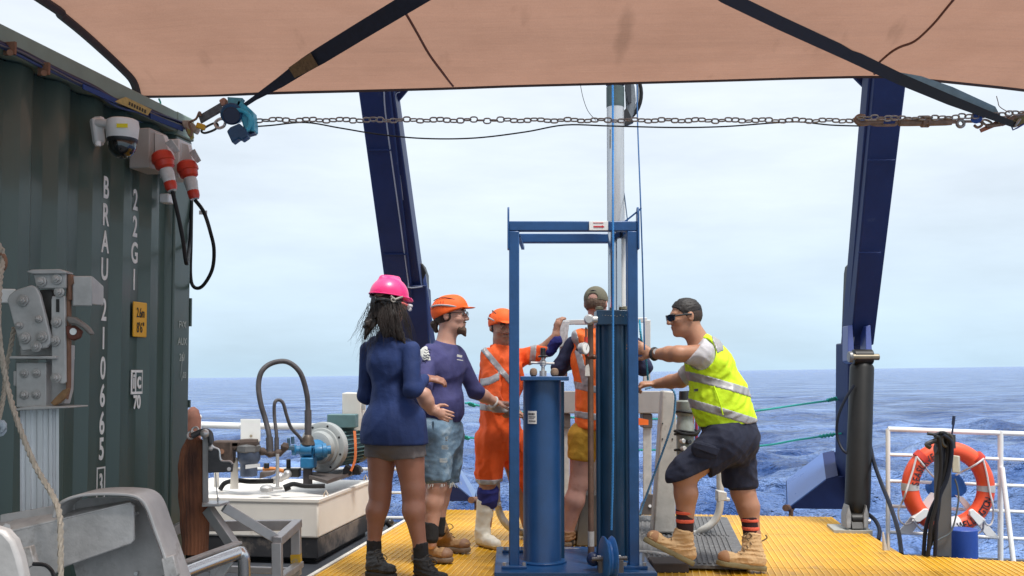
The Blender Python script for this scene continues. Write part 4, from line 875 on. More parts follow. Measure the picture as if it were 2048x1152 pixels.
    obj('side_plate', MB().prism([P(1247, 130, o0), P(1258, 130, o0), P(1270, 175, o0), P(1272, 200, o0), P(1268, 228, o0), P(1256, 248, o0), P(1247, 236, o0), P(1252, 215, o0), P(1250, 170, o0)], (0, .02, 0)), mat('block_grey', (.20, .22, .24), .45, .4, .2, 14, dirt=(.04, .04, .05), ds=14, dth=.58), k, 35, .004)
    wc = P(1243, 187, 6.42)
    for rr_, wd, m in ((.128, .013, blackrub), (.112, .008, mat('block_light', (.34, .36, .38), .4, .5))):
        obj('rim', MB().tube([wc + V(rr_ * 1.0 * math.sin(a), 0, rr_ * 1.35 * math.cos(a)) for a in [R(-10 + 11 * i) for i in range(16)]], wd, 8), m, k)
    obj('hub', MB().prism([P(1247, 222, 6.34), P(1254, 214, 6.34), P(1262, 232, 6.34), P(1268, 244, 6.34), P(1250, 252, 6.34)], (0, .04, 0)), blackpl, k, 35, .004)
    obj('strap_arm', MB().prism([P(1252, 140, 6.33), P(1262, 150, 6.33), P(1263, 205, 6.33), P(1257, 207, 6.33), P(1250, 180, 6.33)], (0, .02, 0)), mat('block_dark', (.03, .035, .045), .4), k, 35, .003)
    # ropes
    br = mat('blue_rope', (.03, .20, .50), .6, 0, .2, 50)
    rope('lifting_rope', [P(1225, 120, 6.2), P(1226, 300, 6.1), P(1226, 440, 5.98), P(1226, 640, 5.96), P(1226, 900, 5.95), P(1223, 1060, 5.9)], .0075, br, 'blue rope running straight down the front of the core barrel to the blue wheel', 'rope', k=3)
    rope('lifting_rope', [P(1274, 150, 6.4), P(1275, 240, 6.3), P(1281, 400, 6.1), P(1286, 560, 6.1), P(1289, 700, 6.1)], .0045, mat('thin_blue_rope', (.02, .10, .26), .6, 0, .2, 50), 'thin blue line hanging from the block past the right side of the stand', 'rope', k=3, twist=False)
    rope('guide_line', [P(1244, 355, 6.35), P(1250, 400, 6.3), P(1255, 442, 6.2)], .0035, cylb_p, 'short thin dark line slanting down to the top bar of the stand', 'line', twist=False)
    rope('tether_line', [P(1279, 640, 6.35), P(1283, 680, 6.3), P(1292, 720, 6.5), P(1296, 760, 6.6)], .008, mat('teal_blue_rope', (.02, .28, .42), .6, 0, .2, 50), 'teal blue line between the stand and the hand on the rail beam', 'line', k=3)
build_stand()

# ================================================================== PIPES, CHUTE AND INSTRUMENTS AT THE STERN
pipe_m = mat('galvanised_pipe', (.52, .51, .48), .5, .35, .12, 9, .12, 60, dirt=(.36, .31, .24), ds=7, dth=.6)
t = thing('hoop_rail', 'bent galvanised pipe hoop standing across the deck behind the blue stand', 'hoop rail', P(1220, 1070, 7.45))
Dh = 7.3
pl = [P(1008, 806, 7.0), P(998, 816, 7.05), P(994, 840, 7.1), P(994, 900, 7.15), P(993, 985, 7.2), P(997, 1018, 7.25), P(1010, 1045, 7.25), P(1030, 1060, 7.3), P(1070, 1068, 7.4), P(1200, 1070, 7.45), P(1370, 1070, 7.4), P(1405, 1060, 7.35), P(1430, 1040, 7.35), P(1440, 1010, 7.35), P(1440, 950, 7.35), P(1441, 900, 7.35), P(1441, 880, 7.35)]
obj('pipe', MB().tube(smooth_pts(pl, 6), .027, 14), pipe_m, t)
for x in (981, 1436): obj('clamp', MB().prism([P(x, 982, 7.1), P(x + 18, 985, 7.1), P(x + 18, 1000, 7.1), P(x, 1004, 7.1)], (0, .1, 0)).box(P(x + 9, 1008 if x < 1100 else 998, 7.15), (.09, .08, .02), I3), galv, t, 35, .004)
obj('green_band', MB().cyl(P(994, 846, 7.1), P(994, 853, 7.1), .0285, n=16), mat('green_tape', (.02, .12, .08), .5), t)
o = obj('deck_pipe', MB().tube(smooth_pts([P(1120, 1101, 6.7), P(1195, 1104, 6.68), P(1290, 1107, 6.55), P(1318, 1110, 6.5), P(1340, 1115, 6.45)], 5), .021, 12), pipe_m); tag(o, 'pale pipe lying along the back of the blue base plate under the raised boot', 'pipe')
o = obj('rubber_block', MB().box(P(1336, 1130, 6.2), (.22, .22, .06), I3), mat('dark_block', (.06, .045, .04), .8, 0, .2, 14), None, 35, .008); tag(o, 'dark rubber block on the grating under the raised tan boot', 'block')
def build_chute():
    cg = mat('dull_grey_aluminium', (.33, .315, .305), .6, .15, .1, 5, .15, 50, dirt=(.26, .23, .2), ds=5, dth=.6)
    pale = mat('pale_cast_alloy', (.43, .42, .39), .6, .1, .14, 9, .25, 60, dirt=(.33, .31, .28), ds=8, dth=.54)
    t = thing('stern_gate', 'grey alloy stern gate with a wide crossbeam and a tapering pale fin', 'gate', P(1230, 1030, 8.0))
    D = 7.9
    obj('crossbeam', MB().hexa([P(1120, 827, D), P(1332, 827, D), P(1332, 827, D + .2), P(1120, 827, D + .2), P(1120, 782, D), P(1332, 782, D), P(1332, 782, D + .2), P(1120, 782, D + .2)]), cg, t, 35, .008)
    fin = [(1326, 781), (1350, 783), (1354, 850), (1362, 930), (1352, 1000), (1350, 1066), (1306, 1066), (1311, 1000), (1316, 930), (1321, 850)]
    obj('fin', MB().prism([P(x, y, 7.25) for x, y in fin], (0, .16, 0)), pale, t, 35, .012)
    obj('fin', MB().prism([P(2*1224 - x - 30, y, 7.7) for x, y in fin][::-1], (0, .16, 0)), pale, t, 35, .012)
    for (x, y) in ((1325, 847), (1344, 847), (1325, 878), (1345, 878)): obj('bolt_hole', MB().cyl(P(x, y, 7.245), P(x, y, 7.26), .006, n=8), blackpl, t)
    for x0, x1 in ((1286, 1303), (1122, 1139)):
        obj('upright', MB().hexa([P(x0, 1000, D + .05), P(x1, 1000, D + .05), P(x1, 1000, D + .18), P(x0, 1000, D + .18), P(x0, 828, D + .05), P(x1, 828, D + .05), P(x1, 828, D + .18), P(x0, 828, D + .18)]), galv, t, 35, .006)
        obj('upright_socket', MB().prism([P(x0, 828, D + .02), P(x1 + 2, 828, D + .02), P(x1 + 2, 856, D + .02), P(x0, 856, D + .02)], (0, .2, 0)), mat('brown_grey_steel', (.12, .10, .09), .6, .3, .2, 10), t, 35, .004)
    obj('foot_plate', MB().prism([P(1280, 1030, D), P(1308, 1030, D), P(1308, 990, D), P(1298, 988, D), P(1284, 1010, D)], (0, .08, 0)), mat('brown_grey_steel', (.12, .10, .09)), t, 35, .003)
    obj('foot_bolt', MB().cyl(P(1300, 1012, D - .01), P(1300, 1012, D + .01), .012), white_pl, t)
    obj('base_cabinet', MB().prism([P(1152, 1092, 7.0), P(1200, 1092, 7.0), P(1200, 990, 7.0), P(1168, 990, 7.0), P(1160, 1010, 7.0)], (0, .3, 0)), mat('cabinet_taupe', (.13, .12, .105), .6, 0, .12, 6), t, 35, .006)
    obj('inner_post', MB().hexa([P(1158, 1050, 7.35), P(1200, 1050, 7.35), P(1200, 1050, 7.5), P(1158, 1050, 7.5), P(1158, 870, 7.35), P(1200, 870, 7.35), P(1200, 870, 7.5), P(1158, 870, 7.5)]), cg, t, 35, .006)
    g = thing('clipboard_frame', 'clear panel in a pale frame held up behind the blue stand', 'panel', P(1210, 700, 7.2)); D2 = 7.25
    fr = MB().beam(P(1128, 645, D2), P(1294, 640, D2), .035, .035).beam(P(1128, 645, D2), P(1126, 760, D2), .04, .06).beam(P(1294, 640, D2), P(1293, 775, D2), .04, .05)
    obj('frame', fr, mat('pale_frame', (.55, .56, .56), .45, .2, .08, 10), g, 35, .004)
    obj('corner_plate', MB().prism([P(1120, 642, D2 - .03), P(1139, 642, D2 - .03), P(1137, 662, D2 - .03), P(1127, 692, D2 - .03), P(1120, 695, D2 - .03)], (0, .02, 0)), mat('scratched_perspex', (.5, .52, .53), .3, 0, .3, 45), g, 35, .003)
    obj('screw', MB().cyl(P(1199, 687, D2), P(1199, 687, D2 - .03), .01).cyl(P(1150, 646, D2), P(1200, 646, D2), .013), steel, g)
build_chute()
def build_instr():
    t = thing('instrument_bundle', 'grey-green instrument canister strapped up with black bands behind the yellow vest', 'instrument', P(1375, 960, 6.9)); D = 6.9
    gg = mat('canister_grey', (.24, .26, .235), .5, .2, .25, 14, .1, 60, dirt=(.5, .5, .46), ds=12, dth=.66)
    obj('canister', MB().lathe(P(1370, 800, D), (0, 0, -1), [(0, .05), (.01, .062), (.10, .062), (.11, .055), (.16, .057), (.17, .062), (.42, .06), (.43, .05), (.55, .05)], 24), gg, t)
    obj('canister_cap', MB().cyl(P(1368, 782, D), P(1369, 802, D), .034, .04, n=18), blackpl, t)
    obj('red_tube', MB().cyl(P(1383, 830, D + .02), P(1383, 905, D + .02), .018, n=14), red_pl, t)
    obj('red_tube', MB().cyl(P(1393, 840, D + .05), P(1393, 905, D + .05), .010, n=12), mat('purple_red', (.3, .02, .08), .5), t)
    for (y, r_) in ((824, .068), (862, .072), (868, .070), (900, .07), (935, .066)):
        c = P(1372, y, D); obj('band', MB().tube([c + V(r_ * 1.1 * math.cos(a), r_ * math.sin(a), .006 * math.sin(a * 2)) for a in [6.283 * i / 18 for i in range(18)]], .008, 6, True), blackrub, t)
    obj('clamp', MB().tube(smooth_pts([P(1352, 862, D - .05), P(1370, 868, D - .08), P(1396, 866, D - .06), P(1400, 850, D)], 4), .009, 7), blackrub, t)
    for k, (x, y) in enumerate(((1362, 882), (1374, 884), (1364, 897), (1376, 912), (1364, 924))): obj('fitting', MB().cyl(P(x, y, D - .055), P(x + 6, y, D - .085), .017, n=10), [steel, blackpl, galv][k % 3], t, 35, .003)
    rope('tether_line', [P(1290, 778, 6.6), P(1310, 773, 6.6), P(1335, 774, 6.55), P(1349, 785, 6.5), P(1350, 810, 6.5), P(1345, 845, 6.5), P(1325, 905, 6.45), P(1305, 958, 6.4), P(1286, 1010, 6.35), P(1280, 1030, 6.3)], .0085, mat('pale_blue_rope', (.09, .24, .42), .65, 0, .2, 50), 'pale blue rope looped over the gate beam, slanting down to the foot of the stand', 'rope')
    o = obj('orange_flag', MB().prism([P(1277, 836, 7.7), P(1297, 840, 7.7), P(1297, 850, 7.7), P(1277, 850, 7.7)], (0, .03, 0)), mat('orange_cloth', (.85, .16, .02), .7)); tag(o, 'scrap of orange cloth on the gate just right of the blue stand', 'cloth')
build_instr()

# ================================================================== LIFE-RING RAIL, POST AND BOLLARD (right)
Drl = 7.75
def build_rail():
    t = thing('guard_rail', 'white tubular guard rail behind the life ring', 'railing', P(1950, 1115, Drl)); z0 = P(1777, 1150, Drl).z
    def post(x, y0, r=.02, y1=1150, x1=None): return MB().cyl(P(x1 or x, y1, Drl), P(x, y0, Drl), r, n=12)
    obj('rail_post', post(1776, 858, .017), white_p, t); obj('rail_post', post(2001, 862, .021), white_p, t)
    obj('rail_post', post(2240, 880, .021), white_p, t)
    obj('rail_brace', MB().cyl(P(2004, 935, Drl - .02), P(2030, 1150, Drl - .25), .019, n=12), white_p, t)
    for (ya, yb, r) in ((858, 868, .019), (909, 920, .013), (962, 972, .013), (1012, 1024, .013), (1064, 1078, .013)):
        obj('rail_bar', MB().tube([P(1776, ya, Drl), P(1900, ya + (yb - ya) * .45, Drl), P(2048, yb, Drl), P(2300, yb + (yb - ya) * .9, Drl)], r, 10), white_p, t)
    obj('toe_board', MB().prism([P(1770, 1108, Drl), P(1980, 1118, Drl), P(2100, 1123, Drl), P(2100, 1180, Drl), P(1770, 1180, Drl)], (0, .06, 0)), mat('grey_toe_board', (.09, .09, .10), .6), t)
    # life ring
    Dl = 7.62; c = P(1896, 975, Dl); px = Dl / F; Ro = 92 * px; Ri = 58.5 * px; rm = (Ro + Ri) / 2; rr = (Ro - Ri) / 2
    org = mat('life_ring_orange', (.78, .085, .025), .45, 0, .1, 4, .1, 40, dirt=(.6, .09, .04), ds=5, dth=.6, coat=.15)
    g = thing('life_ring', 'orange life ring with grey bands, white ropes and black ship lettering', 'life ring', c - V(0, 0, Ro))
    obj('ring_body', MB().tube([c + V(rm * math.cos(a), 0, rm * math.sin(a)) for a in [2 * math.pi * k / 72 for k in range(72)]], rr, 20, True), org, g, 60)
    band = mat('reflective_band', (.46, .45, .44), .5, 0, .1, 30)
    for a0 in (-.02, math.pi - .02): obj('reflective_band', MB().tube([c + V(rm * math.cos(a), 0, rm * math.sin(a)) for a in [a0 + (k - 3) * .028 for k in range(7)]], rr * 1.03, 20), band, g, 40)
    obj('reflective_band', MB().tube([c + V(rm * math.cos(a), 0, rm * math.sin(a)) for a in [-math.pi / 2 - .12 + k * .08 for k in range(6)]], rr * 1.03, 20), mat('white_band', (.62, .60, .62), .6, 0, .1, 20), g, 40)
    for a0, m in ((R(45), red_pl), (R(132), red_pl)): obj('rope_cleat', MB().tube([c + V(rm * 1.06 * math.cos(a), -.012, rm * 1.06 * math.sin(a)) for a in [a0 + (k - 2) * .035 for k in range(5)]], rr * .98, 14), m, g, 40)
    def arc_text(s, a_start, a_step, rad, sz, inward=True):
        for i, ch in enumerate(s):
            if ch == ' ': continue
            a = a_start + a_step * i
            cu = bpy.data.curves.new('t', 'FONT'); cu.body = ch; cu.size = sz; cu.extrude = .001; cu.align_x = 'CENTER'; cu.offset = .0015
            tmp = bpy.data.objects.new('t', cu); sc.collection.objects.link(tmp); dg = bpy.context.evaluated_depsgraph_get()
            me = bpy.data.meshes.new_from_object(tmp.evaluated_get(dg)); bpy.data.objects.remove(tmp); me.materials.clear(); me.name = 'letter'
            e_r = V(math.cos(a), 0, math.sin(a)); sgn = -1 if a_step < 0 else 1
            e_t = V(-math.sin(a), 0, math.cos(a)) * sgn; e_up = e_r * (1 if a_step < 0 else -1)
            Mx = Matrix((e_t, e_up, V(0, -1, 0))).transposed().to_4x4()
            me.transform(Matrix.Translation(c + e_r * rad + V(0, -rr - .001, 0) - e_up * sz * .33) @ Mx @ Matrix.Diagonal((.62, .9, 1, 1)))
            link_mesh('letter', me, mat('letter_black', (.03, .02, .03), .6), g, 0)
    arc_text('SEASURVE', R(173), -R(7.5), rm - .012, .085)
    arc_text('WELLINGTON', R(-77), R(6.6), rm - .004, .085)
    wr = mat('white_rope', (.66, .64, .64), .7, 0, .1, 60)
    def q(x, y, d=0): return P(x, y, Dl - rr - .01 + d)
    for pts in ([q(1833, 913), q(1826, 940), q(1818, 965), q(1810, 990), q(1804, 1005, .1), q(1797, 1020, .1), q(1799, 1040, .1), q(1810, 1049, .1), q(1824, 1045, .08), q(1829, 1035)],
                [q(1833, 913), q(1845, 928), q(1860, 946, .08), q(1872, 958, .1)], [q(1968, 917), q(1950, 930), q(1925, 943, .1), q(1912, 950, .1)],
                [q(1966, 918), q(1974, 950), q(1980, 985), q(1986, 1012), q(1986, 1035, .05), q(1981, 1050, .05), q(1972, 1048, .05), q(1967, 1038)], [q(1826, 1040), q(1838, 1055, .05), q(1855, 1068, .08)], [q(1967, 1040), q(1965, 1060, .1), q(1950, 1070, .1)]):
        obj('grab_rope', MB().tube(smooth_pts(pts, 5), .0075, 8), wr, g)
    br_ = thing('life_ring_bracket', 'white crossed bracket holding the life ring to the rail', 'bracket', c - V(0, 0, .3))
    for (x0, y0, x1, y1) in ((1870, 985, 1808, 1066), (1918, 990, 1985, 1072)):
        obj('bracket_arm', MB().prism([P(x0 - 7, y0, Dl + .06), P(x0 + 9, y0 + 4, Dl + .06), P(x1 + 14, y1 + 4, Dl + .06), P(x1 - 12, y1, Dl + .06)], (0, .02, 0)), white_p, br_, 35, .003)
    obj('bracket_hook', MB().prism([q(1826, 1036), q(1848, 1018), q(1857, 1018), q(1858, 1030), q(1840, 1044), q(1832, 1044)], (0, .05, 0)).prism([q(1826, 1036), q(1834, 1044), q(1834, 1044, .16), q(1826, 1036, .16)], (0, 0, .01)), white_p, br_, 35, .004)
    obj('bracket_hook', MB().prism([q(1940, 1022), q(1946, 1018), q(1972, 1040), q(1958, 1052), q(1940, 1030)], (0, .03, 0)), white_p, br_, 35, .004)
    # grey post with hoses
    Dp = 6.7; pg = mat('post_grey', (.085, .09, .10), .5, 0, .08, 4, .1, 40)
    p = thing('power_post', 'grey steel post with shackles and black hoses slung over its top', 'post', P(1888, 1110, Dp))
    obj('post', MB().hexa([P(1868, 1113, Dp), P(1903, 1115, Dp), P(1903, 1115, Dp + .12), P(1868, 1113, Dp + .12), P(1868, 882, Dp), P(1903, 882, Dp), P(1903, 882, Dp + .12), P(1868, 882, Dp + .12)]), pg, p, 35, .006)
    sh = MB().tube(smooth_pts([P(1861, 895, Dp - .04), P(1853, 889, Dp - .04), P(1863, 884, Dp - .04), P(1874, 878, Dp - .04), P(1870, 868, Dp - .04)], 4), .016, 8)
    sh.cyl(P(1855, 867, Dp - .03), P(1872, 869, Dp - .03), .011).cyl(P(1870, 898, Dp - .02), P(1904, 898, Dp - .02), .03).box(P(1890, 882, Dp), (.09, .12, .09), I3)
    obj('shackle_cluster', sh, mat('dark_galv', (.06, .06, .065), .5, .5, .4, 20), p, 35, .003)
    obj('shackle_ring', MB().tube([P(1894, 880, Dp - .07) + V(.034 * math.cos(a), 0, .042 * math.sin(a)) for a in [6.283 * k / 16 for k in range(16)]], .012, 8, True), mat('dark_galv2', (.09, .085, .08), .5, .5, .3, 20), p)
    obj('whip_aerial', MB().tube([P(1903, 890, Dp), P(1904, 868, Dp), P(1907, 848, Dp)], .006, 6).cyl(P(1906, 850, Dp), P(1908, 832, Dp), .010), mat('aerial_navy', (.01, .02, .06), .5), p)
    hs = [([(1876, 868), (1868, 872), (1884, 868), (1886, 900), (1884, 940), (1878, 985), (1862, 1020), (1851, 1060), (1847, 1112)], 'leftmost black hose over the grey post, swinging left to the deck'),
          ([(1880, 866), (1893, 870), (1896, 905), (1890, 945), (1880, 985), (1875, 1030), (1866, 1070), (1853, 1113)], 'middle black hose slung over the grey post'),
          ([(1886, 870), (1902, 884), (1902, 920), (1893, 960), (1880, 990), (1874, 1020), (1872, 1060), (1870, 1112)], 'black hose pressed against the left edge of the grey post'),
          ([(1872, 874), (1878, 880), (1882, 930), (1876, 980), (1872, 1010), (1862, 1050), (1856, 1112)], 'inner black hose beside the leftmost one on the grey post')]
    for i, (pts, lab) in enumerate(hs):
        o = obj('slung_hose', MB().tube(smooth_pts([P(x, y, Dp - .05 - .022 * i) for x, y in pts], 6), .013, 10), blackrub if i % 2 else mat('hose_navy', (.01, .014, .03))); tag(o, lab, 'hose', 'black hoses slung over the grey post')
    o = obj('grey_cable', MB().tube(smooth_pts([P(x, y, Dp - .03) for x, y in ((1910, 958), (1915, 975), (1917, 1000), (1910, 1040), (1900, 1066), (1880, 1078), (1862, 1092), (1855, 1112))], 6), .006, 8), mat('grey_cable', (.08, .10, .12), .5)); tag(o, 'thin grey cable from the switch box curling round the foot of the grey post', 'cable')
    o = obj('switch_box', MB().hexa([P(1904, 945, Dp + .02), P(1919, 946, Dp + .02), P(1921, 946, Dp + .1), P(1904, 945, Dp + .1), P(1904, 910, Dp + .02), P(1917, 912, Dp + .02), P(1920, 912, Dp + .1), P(1904, 910, Dp + .1)]), mat('khaki_plastic', (.45, .43, .34), .5), None, 35, .006); tag(o, 'small khaki switch box on the right side of the grey post', 'switch box')
    bgm = mat('blue_bag', (.015, .13, .48), .6, 0, .2, 12, .3, 30)
    o = obj('throw_bag', MB().prism([P(x, y, Dl + .1) for x, y in ((1900, 950), (1918, 946), (1928, 958), (1936, 975), (1935, 986), (1922, 995), (1900, 996), (1866, 992), (1860, 975), (1868, 960))], (0, .12, 0)), bgm, None, 35, .02); tag(o, 'blue throw-line bag hanging in the middle of the life ring', 'bag')
    bl = mat('bollard_blue', (.015, .06, .30), .5, 0, .15, 8, .2, 40)
    o = obj('blue_drum', MB().lathe(P(1925, 1135, 7.2), (0, 0, 1), [(0, .105), (.27, .105), (.275, .1)], 28), bl); tag(o, 'blue drum standing behind the grey post, under the life ring', 'drum')
build_rail()

# ================================================================== WHITE TANK, PUMP AND MOTOR (left)
def build_tank():
    u1, v0 = uv(G(636, 1112)); 
    H0, H1 = .115, P(636, 1000, 6.68).z
    v1 = v0 + 1.30; u0 = u1 - 1.35
    t = thing('white_tank', 'cream white steel tank on a dark scuffed skid, left of the pink-helmeted woman', 'tank', S((u0 + u1) / 2, (v0 + v1) / 2, -.06))
    obj('tank_shell', MB().sbox(u0, u1, v0, v1, H0, H1), tank_p, t, 35, .012)
    obj('top_rim', MB().sbox(u0 - .006, u1 + .006, v0 - .006, v0 + .014, H1 - .012, H1 + .006).sbox(u1 - .014, u1 + .0062, v0 + .014, v1, H1 - .012, H1 + .006), tank_p, t)
    sk = mat('skid_black', (.022, .022, .025), .6, 0, .4, 4, .3, 30, dirt=(.17, .14, .12), ds=2.5, dth=.52)
    obj('skid', MB().sbox(u0 + .01, u1 - .004, v0 + .01, v1 - .004, -.02, H0 - .002), sk, t, 35, .006)
    obj('skid_foot', MB().sbox(u0 + .1, u1 - .05, v0 + .1, v1 - .05, -.06, -.02), mat('black_foot', (.008, .008, .009), .6), t)
    for (px, py) in ((652, 972), (731, 945)):
        c = P(px, py, 6.85 if px < 700 else 7.9); c.z = H1 + .02
        obj('lifting_eye', MB().tube([c + V(.012, 0, -.045), c + V(.012, 0, .0), c + V(0, 0, .022), c + V(-.012, 0, .0), c + V(-.012, 0, -.045)], .006, 7), mat('eye_white', (.55, .50, .44), .5, dirt=(.3, .2, .12), ds=30, dth=.5), t)
    def T(px, py, Y): return P(px, py, Y)
    D = 7.35
    # electric motor with bell flange, pump and mounting plate
    m = thing('hydraulic_pump', 'blue hydraulic pump with a round grey flange and teal finned motor, on the white tank', 'pump motor', T(660, 955, D)); m_ax = V(.32, .95, 0).normalized()
    c = T(648, 894, D); px = D / F
    castg = mat('cast_grey_paint', (.36, .385, .385), .45, 0, .08, 8, .15, 50)
    tealm = mat('motor_teal', (.10, .19, .20), .5, 0, .15, 9)
    pb = mat('pump_blue', (.02, .16, .34), .42, 0, .2, 14, .15, 60)
    obj('bell_flange', MB().lathe(c, m_ax, [(-.11, .085), (-.10, .112), (-.055, .120), (-.05, .138), (-.036, .142), (-.035, .175), (-.03, .182), (.0, .184), (.03, .182), (.035, .16)], 48), castg, m)
    for k in range(8):
        a = 2 * math.pi * k / 8 + .3; b0 = V(0, 0, 1); b1 = m_ax.cross(b0); q = c + (b0 * math.cos(a) + b1 * math.sin(a)) * .160
        obj('bolt_hole', MB().cyl(q - m_ax * .0365, q - m_ax * .030, .0085, n=10), blackpl, m)
    obj('motor_body', MB().cyl(c + m_ax * .03, c + m_ax * .42, .128, n=32), tealm, m)
    fi = MB()
    for k in range(30):
        a = 2 * math.pi * k / 30; b0 = V(0, 0, 1); b1 = m_ax.cross(b0); rd = b0 * math.cos(a) + b1 * math.sin(a)
        fi.beam(c + m_ax * .05 + rd * .142, c + m_ax * .40 + rd * .142, .005, .034, up=rd)
    o = obj('cooling_fins', fi, tealm, m); o['kind'] = 'stuff'
    obj('fan_cowl', MB().lathe(c + m_ax * .40, m_ax, [(0, .150), (.02, .162), (.10, .160), (.13, .13)], 32), mat('cowl_dark', (.03, .035, .04), .4), m)
    obj('terminal_box', MB().box(c + m_ax * .14 + V(.07, 0, .185), (.21, .15, .10), I3), tealm, m, 35, .006)
    obj('orange_strap', MB().tube(smooth_pts([T(709, 862, 7.3), T(711, 890, 7.28), T(710, 920, 7.28), T(702, 942, 7.28)], 4), .012, 4), mat('orange_strap', (.75, .20, .06), .6, 0, .15, 20), m)
    for x in (693, 712): obj('motor_foot', MB().prism([T(x - 8, 950, 7.3), T(x + 8, 950, 7.3), T(x + 6, 934, 7.3), T(x - 2, 930, 7.3), T(x - 7, 938, 7.3)], (0, .08, 0)), blackrub, m, 35, .004)
    obj('mounting_plate', MB().prism([T(618, 958, 7.0), T(655, 968, 6.9), T(668, 962, 6.95), T(726, 944, 7.7), T(722, 938, 7.8), T(680, 945, 7.6), T(625, 950, 7.3)], (0, 0, .022)), mat('dark_plate', (.10, .085, .08), .5, .2, .3, 10), m)
    obj('mount_post', MB().hexa([T(606, 968, 7.08), T(625, 968, 7.08), T(625, 968, 7.2), T(606, 968, 7.2), T(606, 934, 7.08), T(625, 934, 7.08), T(625, 934, 7.2), T(606, 934, 7.2)]), mat('mount_black', (.035, .03, .035), .5, 0, .3, 20), m, 35, .006)
    pc = T(620, 903, 7.12)
    obj('pump_body', MB().lathe(pc + V(.02, .1, 0), m_ax, [(-.13, .055), (-.12, .066), (-.03, .068), (-.02, .075), (.06, .08), (.08, .07)], 24), pb, m)
    obj('pump_arm', MB().lathe(T(583, 900, 7.08), (1, .15, 0), [(0, .022), (.004, .036), (.03, .04), (.034, .028), (.06, .028), (.062, .042), (.09, .046), (.14, .05)], 20), pb, m)
    obj('pump_arm', MB().lathe(T(630, 903, 7.05), (1, .25, .1), [(0, .04), (.02, .045), (.05, .042), (.055, .05), (.08, .05), (.084, .03), (.11, .03)], 20), pb, m)
    obj('pump_block', MB().box(T(617, 925, 7.1), (.10, .10, .075), I3), pb, m, 35, .01)
    obj('pump_cap', MB().lathe(T(616, 884, 7.1), (0, 0, 1), [(-.02, .05), (0, .046), (.012, .04), (.03, .038), (.05, .022)], 16), mat('brown_fitting', (.09, .07, .055), .5, .4, .4, 30), m)
    obj('pump_valve', MB().cyl(T(578, 893, 7.06), T(577, 876, 7.06), .011).cyl(T(586, 888, 7.06), T(585, 873, 7.06), .012).box(T(583, 896, 7.06), (.05, .05, .03), I3), mat('valve_blue_grey', (.06, .12, .18), .5, .2, .3, 30), m, 35, .003)
    for k in range(7):
        a = k * .9; obj('bolt', MB().cyl(pc + V(.045 * math.cos(a) + .0, -.035, .045 * math.sin(a)), pc + V(.045 * math.cos(a), -.055, .045 * math.sin(a)), .008, n=6), pb, m)
    # junction box
    jb = obj('junction_box', MB().hexa([T(684, 860, 7.6), T(722, 862, 7.6), T(732, 860, 7.75), T(694, 858, 7.75), T(684, 786, 7.6), T(722, 786, 7.6), T(732, 786, 7.75), T(694, 784, 7.75)]), mat('box_cream', (.62, .61, .57), .5, 0, .05, 6, dirt=(.45, .38, .3), ds=8, dth=.7), None, 35, .006)
    tag(jb, 'cream electrical box mounted above the teal motor', 'electrical box')
    for y in (813, 842): o = obj('box_latch', MB().box(T(727, y, 7.62), (.02, .02, .05), I3), steel, jb, 35, .003); 
    # filter on its pipework
    f = thing('oil_filter', 'grey-blue oil filter bowl with crusty brown pipework on the white tank', 'oil filter', T(497, 962, 6.95)); Df = 6.95
    fg = mat('filter_blue_grey', (.08, .105, .16), .5, .1, .25, 12, .2, 60); crust = mat('crusty_brown', (.085, .06, .05), .75, .2, .5, 18, .6, 60)
    obj('filter_bowl', MB().lathe(T(498, 903, Df), (0, 0, -1), [(-.01, .07), (0, .078), (.055, .078), (.075, .064), (.085, .058), (.165, .057), (.17, .05)], 24), fg, f)
    obj('filter_head', MB().lathe(T(497, 896, Df), (0, 0, -1), [(-.03, .05), (-.015, .085), (.02, .09), (.03, .08)], 8), mat('head_grey', (.13, .13, .13), .5, .3, .35, 16), f)
    obj('filter_sticker', MB().prism([T(491, 930, 6.88), T(520, 927, 6.86), T(520, 934, 6.86), T(491, 938, 6.88)], (0, .004, 0)), white_pl, f, 0)
    obj('valve_block', MB().box(T(448, 904, Df), (.14, .12, .16), I3).box(T(468, 890, Df), (.10, .10, .06), I3), crust, f, 35, .012)
    obj('manifold', MB().tube(smooth_pts([T(470, 887, Df), T(490, 884, Df), T(515, 884, Df)], 3), .022, 8).tube(smooth_pts([T(505, 905, Df), T(520, 902, Df), T(535, 906, Df), T(550, 908, Df), T(566, 901, Df), T(572, 886, Df)], 4), .024, 10, rfun=lambda q: 1 + .25 * math.sin(q * 30)).box(T(487, 888, Df), (.2, .1, .02), I3), crust, f)
    obj('red_port', MB().cyl(T(443, 903, 6.88), T(443, 903, 6.92), .018), rust, f)
    obj('stand_leg', MB().hexa([T(460, 978, 6.98), T(477, 978, 6.98), T(477, 978, 7.06), T(460, 978, 7.06), T(463, 915, 6.98), T(476, 915, 6.98), T(476, 915, 7.06), T(463, 915, 7.06)]).hexa([T(428, 975, 7.1), T(438, 975, 7.1), T(438, 975, 7.16), T(428, 975, 7.16), T(428, 930, 7.1), T(438, 930, 7.1), T(438, 930, 7.16), T(428, 930, 7.16)]), tank_p, f, 35, .004)
    obj('thin_post', MB().cyl(T(555, 978, 6.9), T(555, 908, 6.9), .012).cyl(T(555, 978, 6.9), T(555, 974, 6.9), .035), steel, f)
